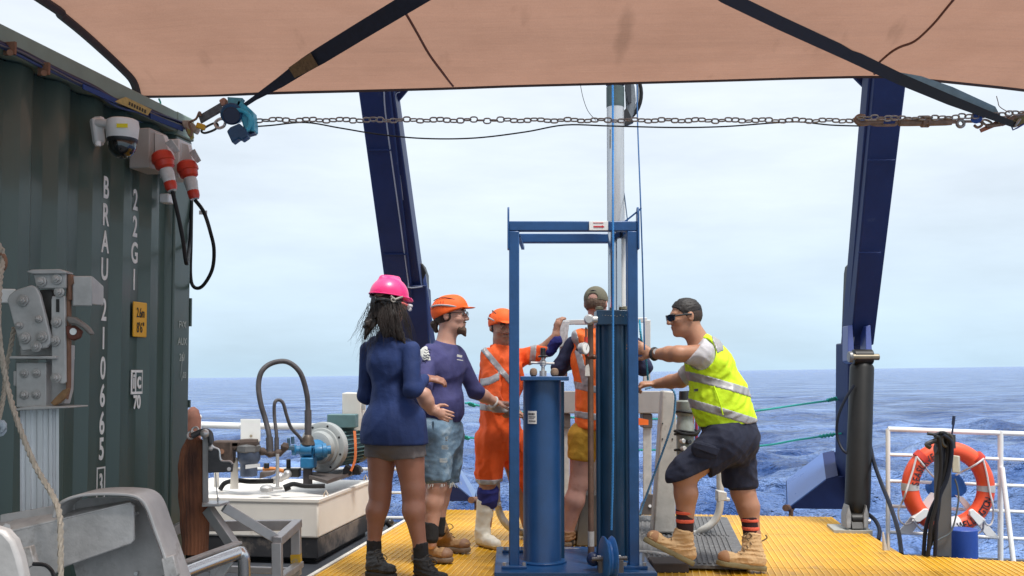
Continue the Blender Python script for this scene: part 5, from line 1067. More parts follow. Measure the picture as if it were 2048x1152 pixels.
    hh = [([(540, 905, 6.95), (538, 870, 6.97), (531, 840, 7.0), (521, 805, 7.0), (517, 770, 7.02), (524, 742, 7.04), (545, 726, 7.08), (575, 724, 7.1), (600, 745, 7.12), (613, 785, 7.14), (616, 820, 7.14), (616, 880, 7.12)], .0185, 'big weathered black hose arching high over the oil filter to the blue pump'),
          ([(553, 905, 6.95), (553, 870, 6.97), (549, 835, 7.0), (549, 808, 7.0), (556, 800, 7.02), (566, 806, 7.03), (573, 830, 7.04), (582, 855, 7.06), (597, 872, 7.08), (606, 884, 7.1)], .012, 'small weathered black hose arching under the big one to the blue pump')]
    for pts, r, lab in hh:
        pp = smooth_pts([T(*q) for q in pts], 7); h = thing('hydraulic_hose', lab, 'hose', pp[0], 'weathered hoses over the white tank')
        obj('hose', MB().tube(pp, r, 14), hose_m, h)
        obj('hose_end', MB().tube(pp[:7], r * 1.35, 14), hose_m, h); obj('hose_end', MB().tube(pp[-8:] if r > .015 else pp[-4:], r * 1.35, 14), hose_m, h)
    o = obj('tank_hose', MB().tube(smooth_pts([T(440, 980, 7.2), T(450, 966, 7.2), T(475, 961, 7.1), T(500, 963, 7.0), T(545, 962, 6.95)], 5), .017, 10), blackrub); tag(o, 'black hose lying on the tank top below the oil filter', 'hose')
    o = obj('tank_hose', MB().tube(smooth_pts([T(570, 977, 6.78), T(585, 968, 6.8), T(610, 972, 6.82), T(650, 972, 6.85)], 5), .016, 10).cyl(T(568, 977, 6.77), T(580, 972, 6.78), .024), blackrub); tag(o, 'short black hose with a thick end on the front of the tank top', 'hose')
    o = obj('filler_cap', MB().lathe(T(533, 984, 6.8), (0, 0, 1), [(0, .03), (.008, .045), (.03, .045), (.045, .03), (.05, .012)], 10), steel); tag(o, 'small chrome filler cap on the front edge of the tank top', 'cap')
    g = thing('pipe_clutter', 'orange tube, chrome ball joints and black valves lying on the tank behind the thin post', 'fittings', T(560, 960, 7.2))
    obj('orange_tube', MB().tube(smooth_pts([T(526, 938, 7.2), T(550, 938, 7.2), T(572, 944, 7.2), T(590, 950, 7.2)], 4), .014, 8), mat('orange_tube', (.80, .30, .08), .5), g)
    obj('chrome_joint', MB().ball(T(560, 955, 7.1), .034).cyl(T(545, 962, 7.1), T(575, 950, 7.1), .026).ball(T(575, 948, 7.1), .03), steel, g)
    ob = mat('oily_black', (.03, .03, .03), .4, .1, .4, 20); obj('black_valve', MB().box(T(585, 945, 7.15), (.11, .08, .06), I3).cyl(T(577, 946, 7.15), T(577, 918, 7.15), .016), ob, g, 35, .006); obj('valve_stub', MB().cyl(T(533, 937, 7.15), T(533, 926, 7.15), .02), ob, g, 35, .004)
    obj('grey_casting', MB().prism([T(518, 958, 7.1), T(545, 950, 7.1), T(548, 942, 7.1), T(520, 944, 7.1)], (0, .08, 0)), mat('casting_brown', (.2, .17, .16), .6, .2, .3, 20), g, 35, .006)
build_tank()
def build_left_rail():
    t = thing('guard_rail', 'white guard rail behind the white tank and motor', 'railing', P(560, 950, 8.4)); D = 8.45
    obj('rail_bar', MB().tube([P(340, 848, D), P(480, 852, D), P(620, 853, D), P(760, 852, D)], .028, 12), white_p, t)
    obj('rail_bar', MB().tube([P(340, 938, D), P(620, 938, D), P(860, 938, D)], .014, 10), white_p, t)
    obj('rail_bar', MB().tube([P(700, 985, D), P(860, 986, D)], .012, 10), white_p, t)
    obj('rail_bar', MB().tube([P(700, 1035, D), P(860, 1036, D)], .014, 10), white_p, t)
    for x in (395, 800 + 60): obj('rail_post', MB().cyl(P(x, 845, D), P(x, 1055, D), .02), white_p if x < 500 else navy_p, t)
    obj('white_panel', MB().hexa([P(481, 882, D - .06), P(521, 882, D - .06), P(521, 882, D - .04), P(481, 882, D - .04), P(481, 838, D - .06), P(521, 838, D - .06), P(521, 838, D - .04), P(481, 838, D - .04)]), white_p, t, 35, .003)
    obj('panel_bracket', MB().box(P(500, 888, D - .08), (.15, .05, .05), I3).cyl(P(502, 872, D - .1), P(502, 872, D - .07), .012), mat('beige_steel', (.33, .28, .2), .6), t, 35, .003)
    o = obj('rust_bollard', MB().lathe(P(385, 905, 6.4), (0, 0, 1), [(0, .05), (.22, .05), (.27, .035), (.29, .01)], 20), mat('pinkish_rust', (.20, .085, .06), .8, 0, .35, 12)); tag(o, 'rust-streaked rounded pipe end just right of the container corner', 'pipe')
    o = obj('steel_bottle', MB().lathe(P(393, 900, 6.6), (0, 0, 1), [(0, .03), (.20, .028), (.24, .01)], 16).ball(P(398, 834, 6.6), .018), white_p); tag(o, 'white fitting sticking up behind the rusty pipe end', 'fitting')
    o = obj('water_hose', MB().tube(smooth_pts([P(766, 1052, 7.9), P(775, 1040, 7.9), P(780, 1050, 7.9), P(776, 1062, 7.9), P(785, 1058, 7.9)], 4), .012, 8).ball(P(779, 1045, 7.9), .035), blackpl); tag(o, 'small dark coil behind the knee of the woman in the pink helmet', 'coil')
build_left_rail()

# ================================================================== FOREGROUND GEAR (left)
def build_gear():
    D = 3.45
    t = thing('gear_post', 'bolted grey post with rusty latch plates in front of the container', 'post', P(85, 1040, D))
    tk = V(0, .012, 0)
    # fluted aluminium post
    prof = [(40, 0), (40, .0), (44, .012), (50, .012), (52, 0), (60, 0), (63, .01), (72, .01), (75, 0), (84, 0), (87, .012), (96, .012), (98, -.004), (104, -.004), (106, .01), (110, .01), (112, 0), (118, 0)]
    mb = MB(); n = len(prof)
    lo = [P(x, 1045, D + d) for x, d in prof] + [P(118, 1045, D + .12), P(40, 1045, D + .12)]
    hi = [P(x, 815, D + d) for x, d in prof] + [P(118, 815, D + .12), P(40, 815, D + .12)]
    m_ = len(lo); mb.add(lo + hi, [(i, (i + 1) % m_, m_ + (i + 1) % m_, m_ + i) for i in range(m_)]); obj('fluted_post', mb, mat('bare_aluminium', (.72, .73, .74), .42, .25, .06, 5), t, 20)
    def plate(nm, pts, th, m, dd=0, bev=.003): return obj(nm, MB().prism([P(x, y, D + dd) for x, y in pts], (0, th, 0)), m, t, 30, bev)
    gr = mat('grey_plate', (.43, .42, .405), .5, .2, .16, 12, .3, 70, dirt=(.18, .14, .11), ds=6, dth=.6)
    plate('base_flange', [(24, 822), (137, 816), (137, 813), (60, 812), (24, 818)], .16, gr, -.05)
    plate('lower_gusset', [(32, 815), (92, 815), (92, 725), (32, 725)], .10, gr, -.02)
    plate('side_tab', [(26, 772), (33, 772), (33, 742), (26, 742)], .03, gr, -.01)
    plate('shelf', [(18, 718), (112, 718), (112, 712), (18, 712)], .15, gr, -.05)
    plate('rear_gusset', [(90, 815), (128, 808), (135, 780), (138, 690), (92, 690)], .05, gr, .02)
    plate('mid_block', [(40, 712), (110, 712), (110, 640), (40, 690)], .09, gr, .01)
    plate('tilted_plate', [(44, 702), (38, 690), (14, 600), (18, 590), (30, 580), (62, 570), (72, 574), (80, 590), (100, 672), (100, 685), (92, 696)], .018, gr, -.06, .004)
    plate('dark_web', [(78, 580), (104, 578), (112, 640), (104, 700), (96, 640)], .05, mat('dark_greasy', (.07, .065, .06), .5, .3, .3, 20), -.01)
    plate('upper_bracket', [(66, 546), (131, 546), (131, 576), (78, 577), (72, 572)], .016, gr, -.045)
    plate('top_flange', [(51, 543), (63, 539), (118, 538), (132, 543), (131, 547), (66, 548)], .06, gr, -.06)
    plate('link_bar', [(103, 765), (102, 600), (104, 592), (130, 592), (131, 764), (126, 768)], .014, gr, -.035)
    plate('slot', [(112, 624), (118, 624), (118, 598), (112, 598)], .003, mat('dark_slot', (.02, .018, .016), .7), -.0385, .0)
    plate('rust_strap', [(132, 800), (138, 775), (139, 550), (133, 548), (131, 600), (131, 790)], .02, rust, -.02)
    plate('rust_base', [(108, 812), (100, 806), (110, 795), (125, 780), (137, 776), (130, 795), (118, 806)], .02, mat('rust_stain', (.30, .17, .08), .8, .1, .4, 20), -.03)
    plate('rust_edge', [(134, 548), (143, 549), (146, 566), (140, 572), (141, 600), (136, 600)], .03, rust, -.03)
    
    obj('counterweight_side', MB().hexa([P(184, 609, D - .02), P(207, 611, D + .10), P(207, 611, D + .12), P(184, 609, D + .12), P(184, 552, D - .02), P(207, 573, D + .10), P(207, 573, D + .12), P(184, 552, D + .12)]), gr, t, 30, .003)
    obj('block_body', MB().hexa([P(145, 612, D - .02), P(184, 612, D - .02), P(184, 612, D + .1), P(145, 612, D + .1), P(145, 552, D - .02), P(184, 552, D - .02), P(184, 552, D + .1), P(145, 552, D + .1)]), gr, t, 30, .004)
    plate('lever', [(132, 640), (133, 632), (148, 634), (164, 645), (176, 655), (184, 668), (178, 670), (164, 656), (150, 649), (138, 648)], .03, mat('lever_grey', (.2, .18, .165), .6, .3, .25, 20, .3, 70), -.05, .005)
    lug = [(130, 652), (148, 650), (163, 662), (158, 676), (146, 681), (136, 678), (132, 668)]
    plate('rusty_lug', lug, .02, mat('red_rust', (.14, .045, .03), .8, .1, .3, 20), -.03, .004)
    obj('lug_hole', MB().lathe(P(146, 663, D - .034), (0, 1, 0), [(0, .012), (.003, .012)], 12), white_p, t)
    def bolt(x, y, r=.0135, dd=-.066):
        c = P(x, y, D + dd); obj('bolt', MB().cyl(c + V(0, .004, 0), c - V(0, .002, 0), r * 1.45, n=18).cyl(c, c - V(0, .012, 0), r, n=6).cyl(c, c - V(0, .017, 0), r * .5, n=10), bolt_m, t, 30, .0015)
    for x, y in ((45, 601), (49, 676), (83, 674), (72, 693)): bolt(x, y)
    for x, y in ((38, 651), (77, 638)): bolt(x, y, .0085)
    for x, y in ((82, 563), (113, 558)): bolt(x, y, .013, -.05)
    for x, y in ((48, 747), (72, 746), (48, 790), (72, 789)): bolt(x, y, .0105, -.024)
    for x, y in ((118, 584), (112, 644), (109, 682), (111, 756)): bolt(x, y, .0125, -.04)
    o = obj('white_bar', MB().hexa([P(-60, 606, D + .05), P(32, 606, D + .05), P(32, 606, D + .1), P(-60, 606, D + .1), P(-60, 576, D + .05), P(32, 578, D + .05), P(32, 578, D + .1), P(-60, 576, D + .1)]), white_p, None, 35, .004); tag(o, 'white bar entering from the left edge behind the tilted bolted plate', 'bar')
    # cast davit arm at the bottom
    g = thing('davit_frame', 'large grey alloy frame with a rounded flanged arch across the bottom left corner', 'frame', P(200, 1152, 3.2)); gm = mat('cast_alloy', (.47, .45, .435), .6, .15, .2, 7, .35, 70, dirt=(.32, .29, .265), ds=9, dth=.54, bump2=.2, bs2=20)
    Dg = 3.15
    arch = [(118, 1034), (124, 1014), (140, 1001), (170, 992), (215, 989), (262, 991), (284, 998), (298, 1016), (312, 1055), (328, 1100), (345, 1150), (356, 1180)]
    pts = smooth_pts([P(x, y, Dg) for x, y in arch], 4); mb = MB(); q = []
    for i, p in enumerate(pts):
        d = (pts[min(i + 1, len(pts) - 1)] - pts[max(i - 1, 0)]).normalized(); nrm = V(0, 1, 0).cross(d).normalized()
        q.append([p + V(0, -.03, 0), p + V(0, .12, 0), p + V(0, .12, 0) - nrm * .010, p + V(0, -.03, 0) - nrm * .010])
    vs = [v for r_ in q for v in r_]; fs = []
    for k in range(len(q) - 1):
        for i in range(4): fs.append((k * 4 + i, k * 4 + (i + 1) % 4, k * 4 + 4 + (i + 1) % 4, k * 4 + 4 + i))
    fs += [(3, 2, 1, 0), tuple(len(vs) - 4 + i for i in range(4))]
    obj('arch_flange', MB().add(vs, fs), mat('alloy_light', (.50, .48, .465), .5, .2, .16, 7, .25, 60, dirt=(.33, .30, .27), ds=8, dth=.58), g, 40, .003)
    web = [(122, 1034), (128, 1018), (142, 1006), (172, 997), (215, 994), (260, 996), (278, 1002), (290, 1018), (303, 1055), (320, 1103), (336, 1150), (345, 1180), (160, 1180)]
    obj('arch_web', MB().prism([P(x, y, Dg + .10) for x, y in web], (0, .012, 0)), gm, g, 30)
    ch = [(-40, 1102), (20, 1064), (262, 1006), (268, 1012), (268, 1080), (262, 1088), (130, 1134), (60, 1185), (-40, 1215)]
    obj('channel_face', MB().prism([P(x, y, Dg - .0) for x, y in ch], (0, .014, 0)), gm, g, 30, .004)
    obj('channel_lip', MB().prism([P(-40, 1050, Dg + .1), P(30, 1040, Dg + .1), P(262, 1004, Dg + .1), P(262, 1008, Dg), P(20, 1066, Dg), P(-40, 1104, Dg)], (0, 0, .006)).prism([P(0, 1046, Dg + .09), P(150, 1020, Dg + .09), P(148, 1004, Dg + .09), P(0, 1030, Dg + .09)], (0, .01, 0)), gm, g, 30, .002)
    cor = [(-30, 1050), (8, 1062), (26, 1082), (38, 1115), (54, 1185), (-30, 1200)]
    obj('corner_plate', MB().prism([P(x, y, 2.8) for x, y in cor], (0, .05, 0)), mat('alloy_light'   , (.52, .50, .50)), g, 30, .012)
    obj('small_bracket', MB().prism([P(40, 1098, 3.0), P(60, 1092, 3.0), P(70, 1130, 3.0), P(48, 1140, 3.0)], (0, .03, 0)), gm, g, 30, .003)
    obj('wire_clip', MB().tube(smooth_pts([P(66, 1128, 3.0), P(90, 1130, 3.0), P(104, 1142, 3.0), P(110, 1160, 3.0)], 4), .006, 7), blackpl, g)
    for (x, y) in ((275, 1026), (333, 1119), (348, 1120), (274, 1146)): c = P(x, y, Dg + .09 if x < 300 else Dg + .0); obj('bolt', MB().cyl(c, c - V(0, .012, 0), .006, n=8), mat('bright_bolt', (.7, .7, .7), .3, .6), g)
    obj('hinge_tab', MB().prism([P(322, 1118, Dg - .03), P(346, 1110, Dg - .03), P(356, 1150, Dg - .03), P(334, 1180, Dg - .03)], (0, .03, 0)), gm, g, 30, .003)
    obj('bolt', MB().cyl(P(13, 1055, Dg + .02), P(13, 1055, Dg), .013, n=6), bolt_m, g)
    # yellow-black bits seen under the arch
    for (x, m) in ((168, 'y'), (182, 'k'), (212, 'b'), (245, 'k')):
        pass
    # polished handrail
    h = thing('handrail', 'polished steel handrail tube crossing the bottom left corner', 'handrail', P(490, 1152, 3.6))
    obj('tube', MB().tube(smooth_pts([P(300, 1180, 3.1), P(360, 1150, 3.3), P(470, 1108, 3.6), P(482, 1108, 3.62), P(488, 1122, 3.63), P(489, 1185, 3.65)], 6), .022, 16), mat('polished_steel', (.62, .61, .61), .25, .9, .06, 5), h)
    obj('lower_tube', MB().beam(P(300, 1150, 3.3), P(478, 1085, 3.8), .03, .012).beam(P(420, 1180, 3.6), P(460, 1120, 3.6), .03, .03), gm, h, 30, .003)
    # welded stand
    s = thing('steel_stand', 'welded box-steel stand with splayed legs beside the brown sleeve', 'stand', P(500, 1150, 4.8)); sm = mat('brushed_box_steel', (.48, .465, .46), .42, .45, .12, 12, .15, 70)
    E = 4.7; w_ = .045
    def bm(a, b, wx=w_, wy=w_, nm='strut', m=sm): obj(nm, MB().beam(P(*a), P(*b), wx, wy), m, s, 30, .003)
    obj('top_plate', MB().prism([P(404, 1014, E - .1), P(440, 1013, E - .1), P(456, 1009, E), P(460, 1006, E + .05), P(404, 1006, E + .1)], (0, 0, .012)), steel, s, 30, .002)
    bm((416, 1018, E), (470, 1095, E - .05)); bm((448, 1014, E), (556, 1080, E + .1)); bm((404, 1030, E + .3), (330, 1072, E + .2))
    bm((395, 1052, E + .35), (588, 1050, E + .35), .04, .05); bm((554, 1083, E + .05), (596, 1046, E + .35), .045, .04)
    bm((554, 1085, E + .05), (556, 1190, E + .05)); bm((592, 1048, E + .35), (593, 1150, E + .35)); bm((548, 1165, E), (600, 1128, E + .35), .04, .03)
    bm((350, 1135, E + .3), (590, 1142, E + .3), .03, .03); bm((432, 1190, E - .2), (434, 1120, E - .2), .05, .05); bm((340, 1072, E + .1), (345, 1160, E + .1), .05, .05)
    o = obj('yellow_tape', MB().beam(P(592, 1108, E + .34), P(593, 1125, E + .34), .047, .047), mat('tape_yellow', (.7, .42, .02), .6, dirt=(.3, .28, .25), ds=12, dth=.5), s)
    obj('vertical_post', MB().hexa([P(405, 1010, E), P(417, 1010, E), P(417, 1010, E + .05), P(405, 1010, E + .05), P(405, 866, E), P(417, 866, E), P(417, 866, E + .05), P(405, 866, E + .05)]), sm, s, 30, .003)
    dk = mat('dark_bracket_steel', (.10, .10, .105), .45, .5, .25, 14)
    obj('arm_plate', MB().prism([P(x, y, E - .02) for x, y in ((416, 868), (424, 872), (424, 892), (436, 898), (438, 912), (446, 922), (460, 922), (466, 928), (464, 944), (416, 946))], (0, .014, 0)), dk, s, 30, .003)
    obj('arm_rim', MB().tube(smooth_pts([P(x, y, E - .02) for x, y in ((423, 890), (428, 895), (438, 900), (440, 915), (444, 922), (460, 923), (465, 928))], 4), .005, 7), mat('bright_rim', (.7, .7, .7), .3, .6), s)
    obj('hook_tube', MB().tube(smooth_pts([P(x, y, E - .04) for x, y in ((384, 872), (392, 868), (402, 864), (412, 862), (420, 868), (422, 885))], 4), .014, 10), dk, s)
    obj('cap', MB().ball(P(410, 867, E - .05), .022).ball(P(421, 897, E - .03), .013), steel, s)
    obj('wire', MB().tube([P(431, 946, E - .03), P(433, 975, E - .03), P(436, 1006, E - .03)], .0025, 5).cyl(P(436, 1003, E - .03), P(436, 995, E - .03), .005), steel, s)
    obj('bolt', MB().cyl(P(458, 938, E - .02), P(458, 938, E - .032), .009), white_pl, s)
build_gear()
def build_sleeve():
    D = 4.75; rng = random.Random(4)
    t = thing('chafe_sleeve', 'long brown ribbed cloth sleeve hanging beside the container corner', 'sleeve', P(388, 1108, D))
    m = bpy.data.materials.new('brown_corduroy'); m.use_nodes = True; tt = m.node_tree; n = tt.nodes; l = tt.links.new; b = n['Principled BSDF']; b.inputs['Roughness'].default_value = .9; b.inputs['Sheen Weight'].default_value = .3
    tc = n.new('ShaderNodeTexCoord'); nz = n.new('ShaderNodeTexNoise'); nz.inputs['Scale'].default_value = 9; nz.inputs['Detail'].default_value = 8; mp_ = n.new('ShaderNodeMapping'); mp_.inputs['Scale'].default_value = (1, 1, .35)
    l(tc.outputs['Object'], mp_.inputs[0]); l(mp_.outputs[0], nz.inputs['Vector']); cr = n.new('ShaderNodeValToRGB'); cr.color_ramp.elements[0].position = .32; cr.color_ramp.elements[1].position = .7
    cr.color_ramp.elements[0].color = (.07, .028, .018, 1); cr.color_ramp.elements[1].color = (.42, .16, .075, 1); l(nz.outputs['Fac'], cr.inputs['Fac']); l(cr.outputs['Color'], b.inputs['Base Color'])
    nb = n.new('ShaderNodeTexNoise'); nb.inputs['Scale'].default_value = 150; l(mp_.outputs[0], nb.inputs['Vector']); bp = n.new('ShaderNodeBump'); bp.inputs['Strength'].default_value = .5; bp.inputs['Distance'].default_value = .003; l(nb.outputs['Fac'], bp.inputs['Height']); l(bp.outputs['Normal'], b.inputs['Normal'])
    rows = [(872, 386, 8), (880, 388, 16), (893, 387, 22), (910, 386, 26), (930, 385, 27), (960, 386, 27.5), (990, 387, 28.5), (1020, 389, 28), (1050, 389, 27.5), (1080, 390, 26), (1108, 389, 25)]
    ns = 110; nr = 60; vs = []; 
    for j in range(nr):
        f = j / (nr - 1) * (len(rows) - 1); i = min(int(f), len(rows) - 2); g = f - i
        y, x, w_ = [rows[i][k] * (1 - g) + rows[i + 1][k] * g for k in range(3)]
        c = P(x, y, D); wd = w_ * D / F
        for k in range(ns):
            a = 2 * math.pi * k / ns
            rr = 1 + .045 * math.sin(k * math.pi / 2.5) + .03 * math.sin(3 * a + j * .13) + .02 * math.sin(j * .55 + 2 * a) * (1 if j > 3 else 0)
            vs.append(c + V(wd * rr * math.cos(a), wd * .55 * rr * math.sin(a), 0))
    fs = [(j * ns + k, j * ns + (k + 1) % ns, (j + 1) * ns + (k + 1) % ns, (j + 1) * ns + k) for j in range(nr - 1) for k in range(ns)] + [tuple(range(ns))]
    obj('sleeve_cloth', MB().add(vs, fs), m, t, 80)
    for (x, y) in ((382, 870), (390, 862)): obj('eye_ring', MB().tube([P(x, y, D - .05) + V(.016 * math.cos(a), .006 * math.sin(a), .018 * math.sin(a)) for a in [6.283 * k / 12 for k in range(12)]], .005, 7, True), steel, t)
build_sleeve()
tan_r = mat('tan_rope', (.36, .31, .25), .8, 0, .2, 50)
rope('tie_rope', [P(-12, 480, 3.3), P(4, 500, 3.3), P(6, 520, 3.3), P(0, 560, 3.25), P(-3, 640, 3.2), P(2, 700, 3.2), P(14, 770, 3.2), P(34, 840, 3.15), P(70, 930, 3.1), P(105, 990, 3.05), P(119, 1030, 3.0), P(121, 1080, 2.98), P(122, 1200, 2.95)], .0098, tan_r, 'thick tan twisted rope draped down over the grey frame at the left', 'rope', k=8)
rope('tie_rope', [P(28, 655, 3.45), P(20, 700, 3.45), P(12, 740, 3.45), P(8, 790, 3.4), P(-4, 850, 3.35)], .009, tan_r, 'thinner tan rope behind the thick one beside the bolted plates', 'rope', k=6)
rope('tie_rope', [P(-8, 845, 3.1), P(2, 845, 3.1), P(8, 855, 3.1), P(2, 866, 3.1), P(-8, 868, 3.1)], .011, mat('pale_fleck_rope', (.30, .34, .38), .8, 0, .3, 60), 'knotted grey-blue rope end at the left edge of the photo', 'rope', k=6)
o = obj('brown_ring', MB().tube([P(-2, 525, 3.3) + V(.022 * math.cos(a), 0, .03 * math.sin(a)) for a in [6.283 * k / 16 for k in range(16)]], .007, 8, True), rust); tag(o, 'rusty ring at the left edge where the tan rope passes', 'ring')
# ================================================================== PEOPLE
# Figures are grown as smooth distance fields (bones with tapering radii blended together) and turned into one continuous surface.
f32 = np.float32
def A3(p): return np.array(tuple(p), dtype=f32)
class Field:
    def __init__(s, lo, hi, vox=.0065):
        s.v = vox; s.lo = A3(lo); n = np.ceil((A3(hi) - s.lo) / vox).astype(int) + 1; s.n = n
        s.ax = [s.lo[i] + np.arange(n[i], dtype=f32) * f32(vox) for i in range(3)]
        s.f = np.full(n, .5, dtype=f32)
    def copy(s):
        c = Field.__new__(Field); c.v = s.v; c.lo = s.lo; c.n = s.n; c.ax = s.ax; c.f = s.f.copy(); return c
    def sub(s, lo, hi):
        i0 = np.clip(np.floor((lo - s.lo) / s.v).astype(int), 0, s.n); i1 = np.clip(np.ceil((hi - s.lo) / s.v).astype(int) + 1, 0, s.n)
        if np.any(i1 <= i0): return None, None
        sl = tuple(slice(a, b) for a, b in zip(i0, i1))
        g = np.meshgrid(*[s.ax[i][sl[i]] for i in range(3)], indexing='ij', sparse=True); return sl, g
    def blend(s, sl, d, k, sub=False):
        f = s.f[sl]
        if sub: d = -d; h = np.clip(.5 - .5 * (f - d) / k, 0, 1); s.f[sl] = f * (1 - h) + d * h + k * h * (1 - h)
        else: h = np.clip(.5 + .5 * (f - d) / k, 0, 1); s.f[sl] = f * (1 - h) + d * h - k * h * (1 - h)
    def cone(s, a, ra, b, rb, k=.02, flat=None, capA=False, capB=False, sub=False, off=0.):
        a, b = A3(a), A3(b); ra += off; rb += off
        m = max(ra, rb) + k + 3 * s.v; lo = np.minimum(a, b) - m; hi = np.maximum(a, b) + m
        sl, g = s.sub(lo, hi)
        if sl is None: return s
        X, Y, Z = g[0] - a[0], g[1] - a[1], g[2] - a[2]; d0 = b - a
        if flat is not None:       # (direction, factor): thinner along that direction
            n, q = A3(flat[0]), flat[1]; n = n / np.linalg.norm(n); e = (X * n[0] + Y * n[1] + Z * n[2]) * (q - 1)
            X, Y, Z = X + e * n[0], Y + e * n[1], Z + e * n[2]; d0 = d0 + n * d0.dot(n) * (q - 1)
        L2 = float(d0.dot(d0)) + 1e-12; t = (X * d0[0] + Y * d0[1] + Z * d0[2]) / L2; tc = np.clip(t, 0, 1)
        d = np.sqrt((X - tc * d0[0]) ** 2 + (Y - tc * d0[1]) ** 2 + (Z - tc * d0[2]) ** 2) - (ra + (rb - ra) * tc)
        if flat is not None: d = d / (1 + (flat[1] - 1) * .5)
        ln = math.sqrt(L2)
        if capA: d = np.maximum(d, -t * ln)
        if capB: d = np.maximum(d, (t - 1) * ln)
        s.blend(sl, d, k, sub); return s
    def ell(s, c, r, M=None, k=.02, sub=False, off=0.):
        c = A3(c); r = np.array(r, dtype=f32) + f32(off); m = float(max(r)) + k + 3 * s.v
        sl, g = s.sub(c - m, c + m)
        if sl is None: return s
        X, Y, Z = g[0] - c[0], g[1] - c[1], g[2] - c[2]
        if M is not None:
            M = [A3(q) for q in M]; X, Y, Z = [X * q[0] + Y * q[1] + Z * q[2] for q in M]
        k0 = np.sqrt((X / r[0]) ** 2 + (Y / r[1]) ** 2 + (Z / r[2]) ** 2); k1 = np.sqrt((X / r[0] ** 2) ** 2 + (Y / r[1] ** 2) ** 2 + (Z / r[2] ** 2) ** 2) + 1e-6
        s.blend(sl, k0 * (k0 - 1) / k1, k, sub); return s
    def grid(s): return np.meshgrid(*s.ax, indexing='ij', sparse=True)
    def cut(s, p, n):      # keep what lies behind the plane (away from n)
        p, n = A3(p), A3(n); n = n / np.linalg.norm(n); X, Y, Z = s.grid()
        s.f = np.maximum(s.f, (X - p[0]) * n[0] + (Y - p[1]) * n[1] + (Z - p[2]) * n[2]).astype(f32); return s
    def slab(s, p, n, w):
        p, n = A3(p), A3(n); n = n / np.linalg.norm(n); X, Y, Z = s.grid()
        s.f = np.maximum(s.f, np.abs((X - p[0]) * n[0] + (Y - p[1]) * n[1] + (Z - p[2]) * n[2]) - w / 2).astype(f32); return s
    def over(s, o, m=.006):      # never let what is underneath poke through the folds
        s.f = np.minimum(s.f, np.maximum(o.f - f32(m), s.pre - f32(.004))); return s
    def both(s, o): s.f = np.maximum(s.f, o.f); return s
    def less(s, o, off=0): s.f = np.maximum(s.f, -(o.f - f32(off))); return s
    def grow(s, d): s.f = s.f - f32(d); return s
    def folds(s, amp, freq=14, seed=0, st=(1, 1, 1), ridge=True):
        if not hasattr(s, 'pre'): s.pre = s.f.copy()
        idx = np.nonzero(np.abs(s.f) < .03); rn = np.random.RandomState(seed)
        p = np.stack([s.ax[i][idx[i]] * st[i] for i in range(3)], -1); t = np.zeros(len(p), dtype=f32); wsum = 0
        wv = p + .035 * np.sin(p[:, [1, 2, 0]] * 9 + seed)
        for o in range(5):
            fr = freq * (1.55 ** o); am = .62 ** o; d = rn.randn(3); d /= np.linalg.norm(d); d2 = rn.randn(3)
            q = np.sin(wv @ d * fr + 1.6 * np.sin(wv @ d2 * fr * .45 + rn.rand() * 6) + rn.rand() * 6)
            t += am * ((1 - np.abs(q)) ** 2 * 1.6 - .6 if ridge else q); wsum += am
        s.f[idx] -= (amp * t / wsum * 1.6).astype(f32); return s
    def blur(s):
        f = s.f
        for ax in range(3):
            g = f.copy(); a = [slice(None)] * 3; b = [slice(None)] * 3; c = [slice(None)] * 3
            a[ax] = slice(1, -1); b[ax] = slice(0, -2); c[ax] = slice(2, None)
            g[tuple(a)] = f[tuple(a)] * .5 + (f[tuple(b)] + f[tuple(c)]) * .25; f = g
        s.f = f; return s
    def mesh(s, name, material, parent=None, smooth=True, label=None):
        f = s.f; inside = f < 0
        c = [inside[i:inside.shape[0] - 1 + i, j:inside.shape[1] - 1 + j, k:inside.shape[2] - 1 + k] for i in (0, 1) for j in (0, 1) for k in (0, 1)]
        allin = c[0].copy(); anyin = c[0].copy()
        for q in c[1:]: allin &= q; anyin |= q
        act = anyin & ~allin; ii = np.stack(np.nonzero(act), -1)
        if len(ii) == 0: return None
        vid = np.full(act.shape, -1, dtype=np.int32); vid[tuple(ii.T)] = np.arange(len(ii))
        offs = np.array([(i, j, k) for i in (0, 1) for j in (0, 1) for k in (0, 1)])
        vals = np.stack([f[tuple((ii + o).T)] for o in offs], -1)
        pos = np.zeros((len(ii), 3)); cnt = np.zeros(len(ii))
        for a in range(8):
            for b in range(a + 1, 8):
                if abs(offs[a] - offs[b]).sum() != 1: continue
                fa, fb = vals[:, a], vals[:, b]; m = (fa < 0) != (fb < 0); t = np.where(m, fa / np.where(m, fa - fb, 1), 0)
                pos += np.where(m[:, None], offs[a] + t[:, None] * (offs[b] - offs[a]), 0); cnt += m
        co = s.lo + (ii + pos / cnt[:, None]) * s.v
        quads = []
        for ax in range(3):
            a = [slice(None)] * 3; b = [slice(None)] * 3; a[ax] = slice(0, -1); b[ax] = slice(1, None)
            u, v = [(1, 2), (2, 0), (0, 1)][ax]
            e = np.stack(np.nonzero(inside[tuple(a)] != inside[tuple(b)]), -1)
            e = e[(e[:, u] > 0) & (e[:, v] > 0) & (e[:, u] < f.shape[u] - 1) & (e[:, v] < f.shape[v] - 1)]
            du = np.zeros(3, int); du[u] = 1; dv = np.zeros(3, int); dv[v] = 1
            q = np.stack([vid[tuple((e - du - dv).T)], vid[tuple((e - dv).T)], vid[tuple(e.T)], vid[tuple((e - du).T)]], -1)
            fl = inside[tuple(e.T)]; q[~fl] = q[~fl][:, ::-1]; q = q[(q >= 0).all(1)]; quads.append(q)
        q = np.concatenate(quads)
        me = bpy.data.meshes.new(name); me.vertices.add(len(co)); me.vertices.foreach_set('co', co.astype(f32).ravel())
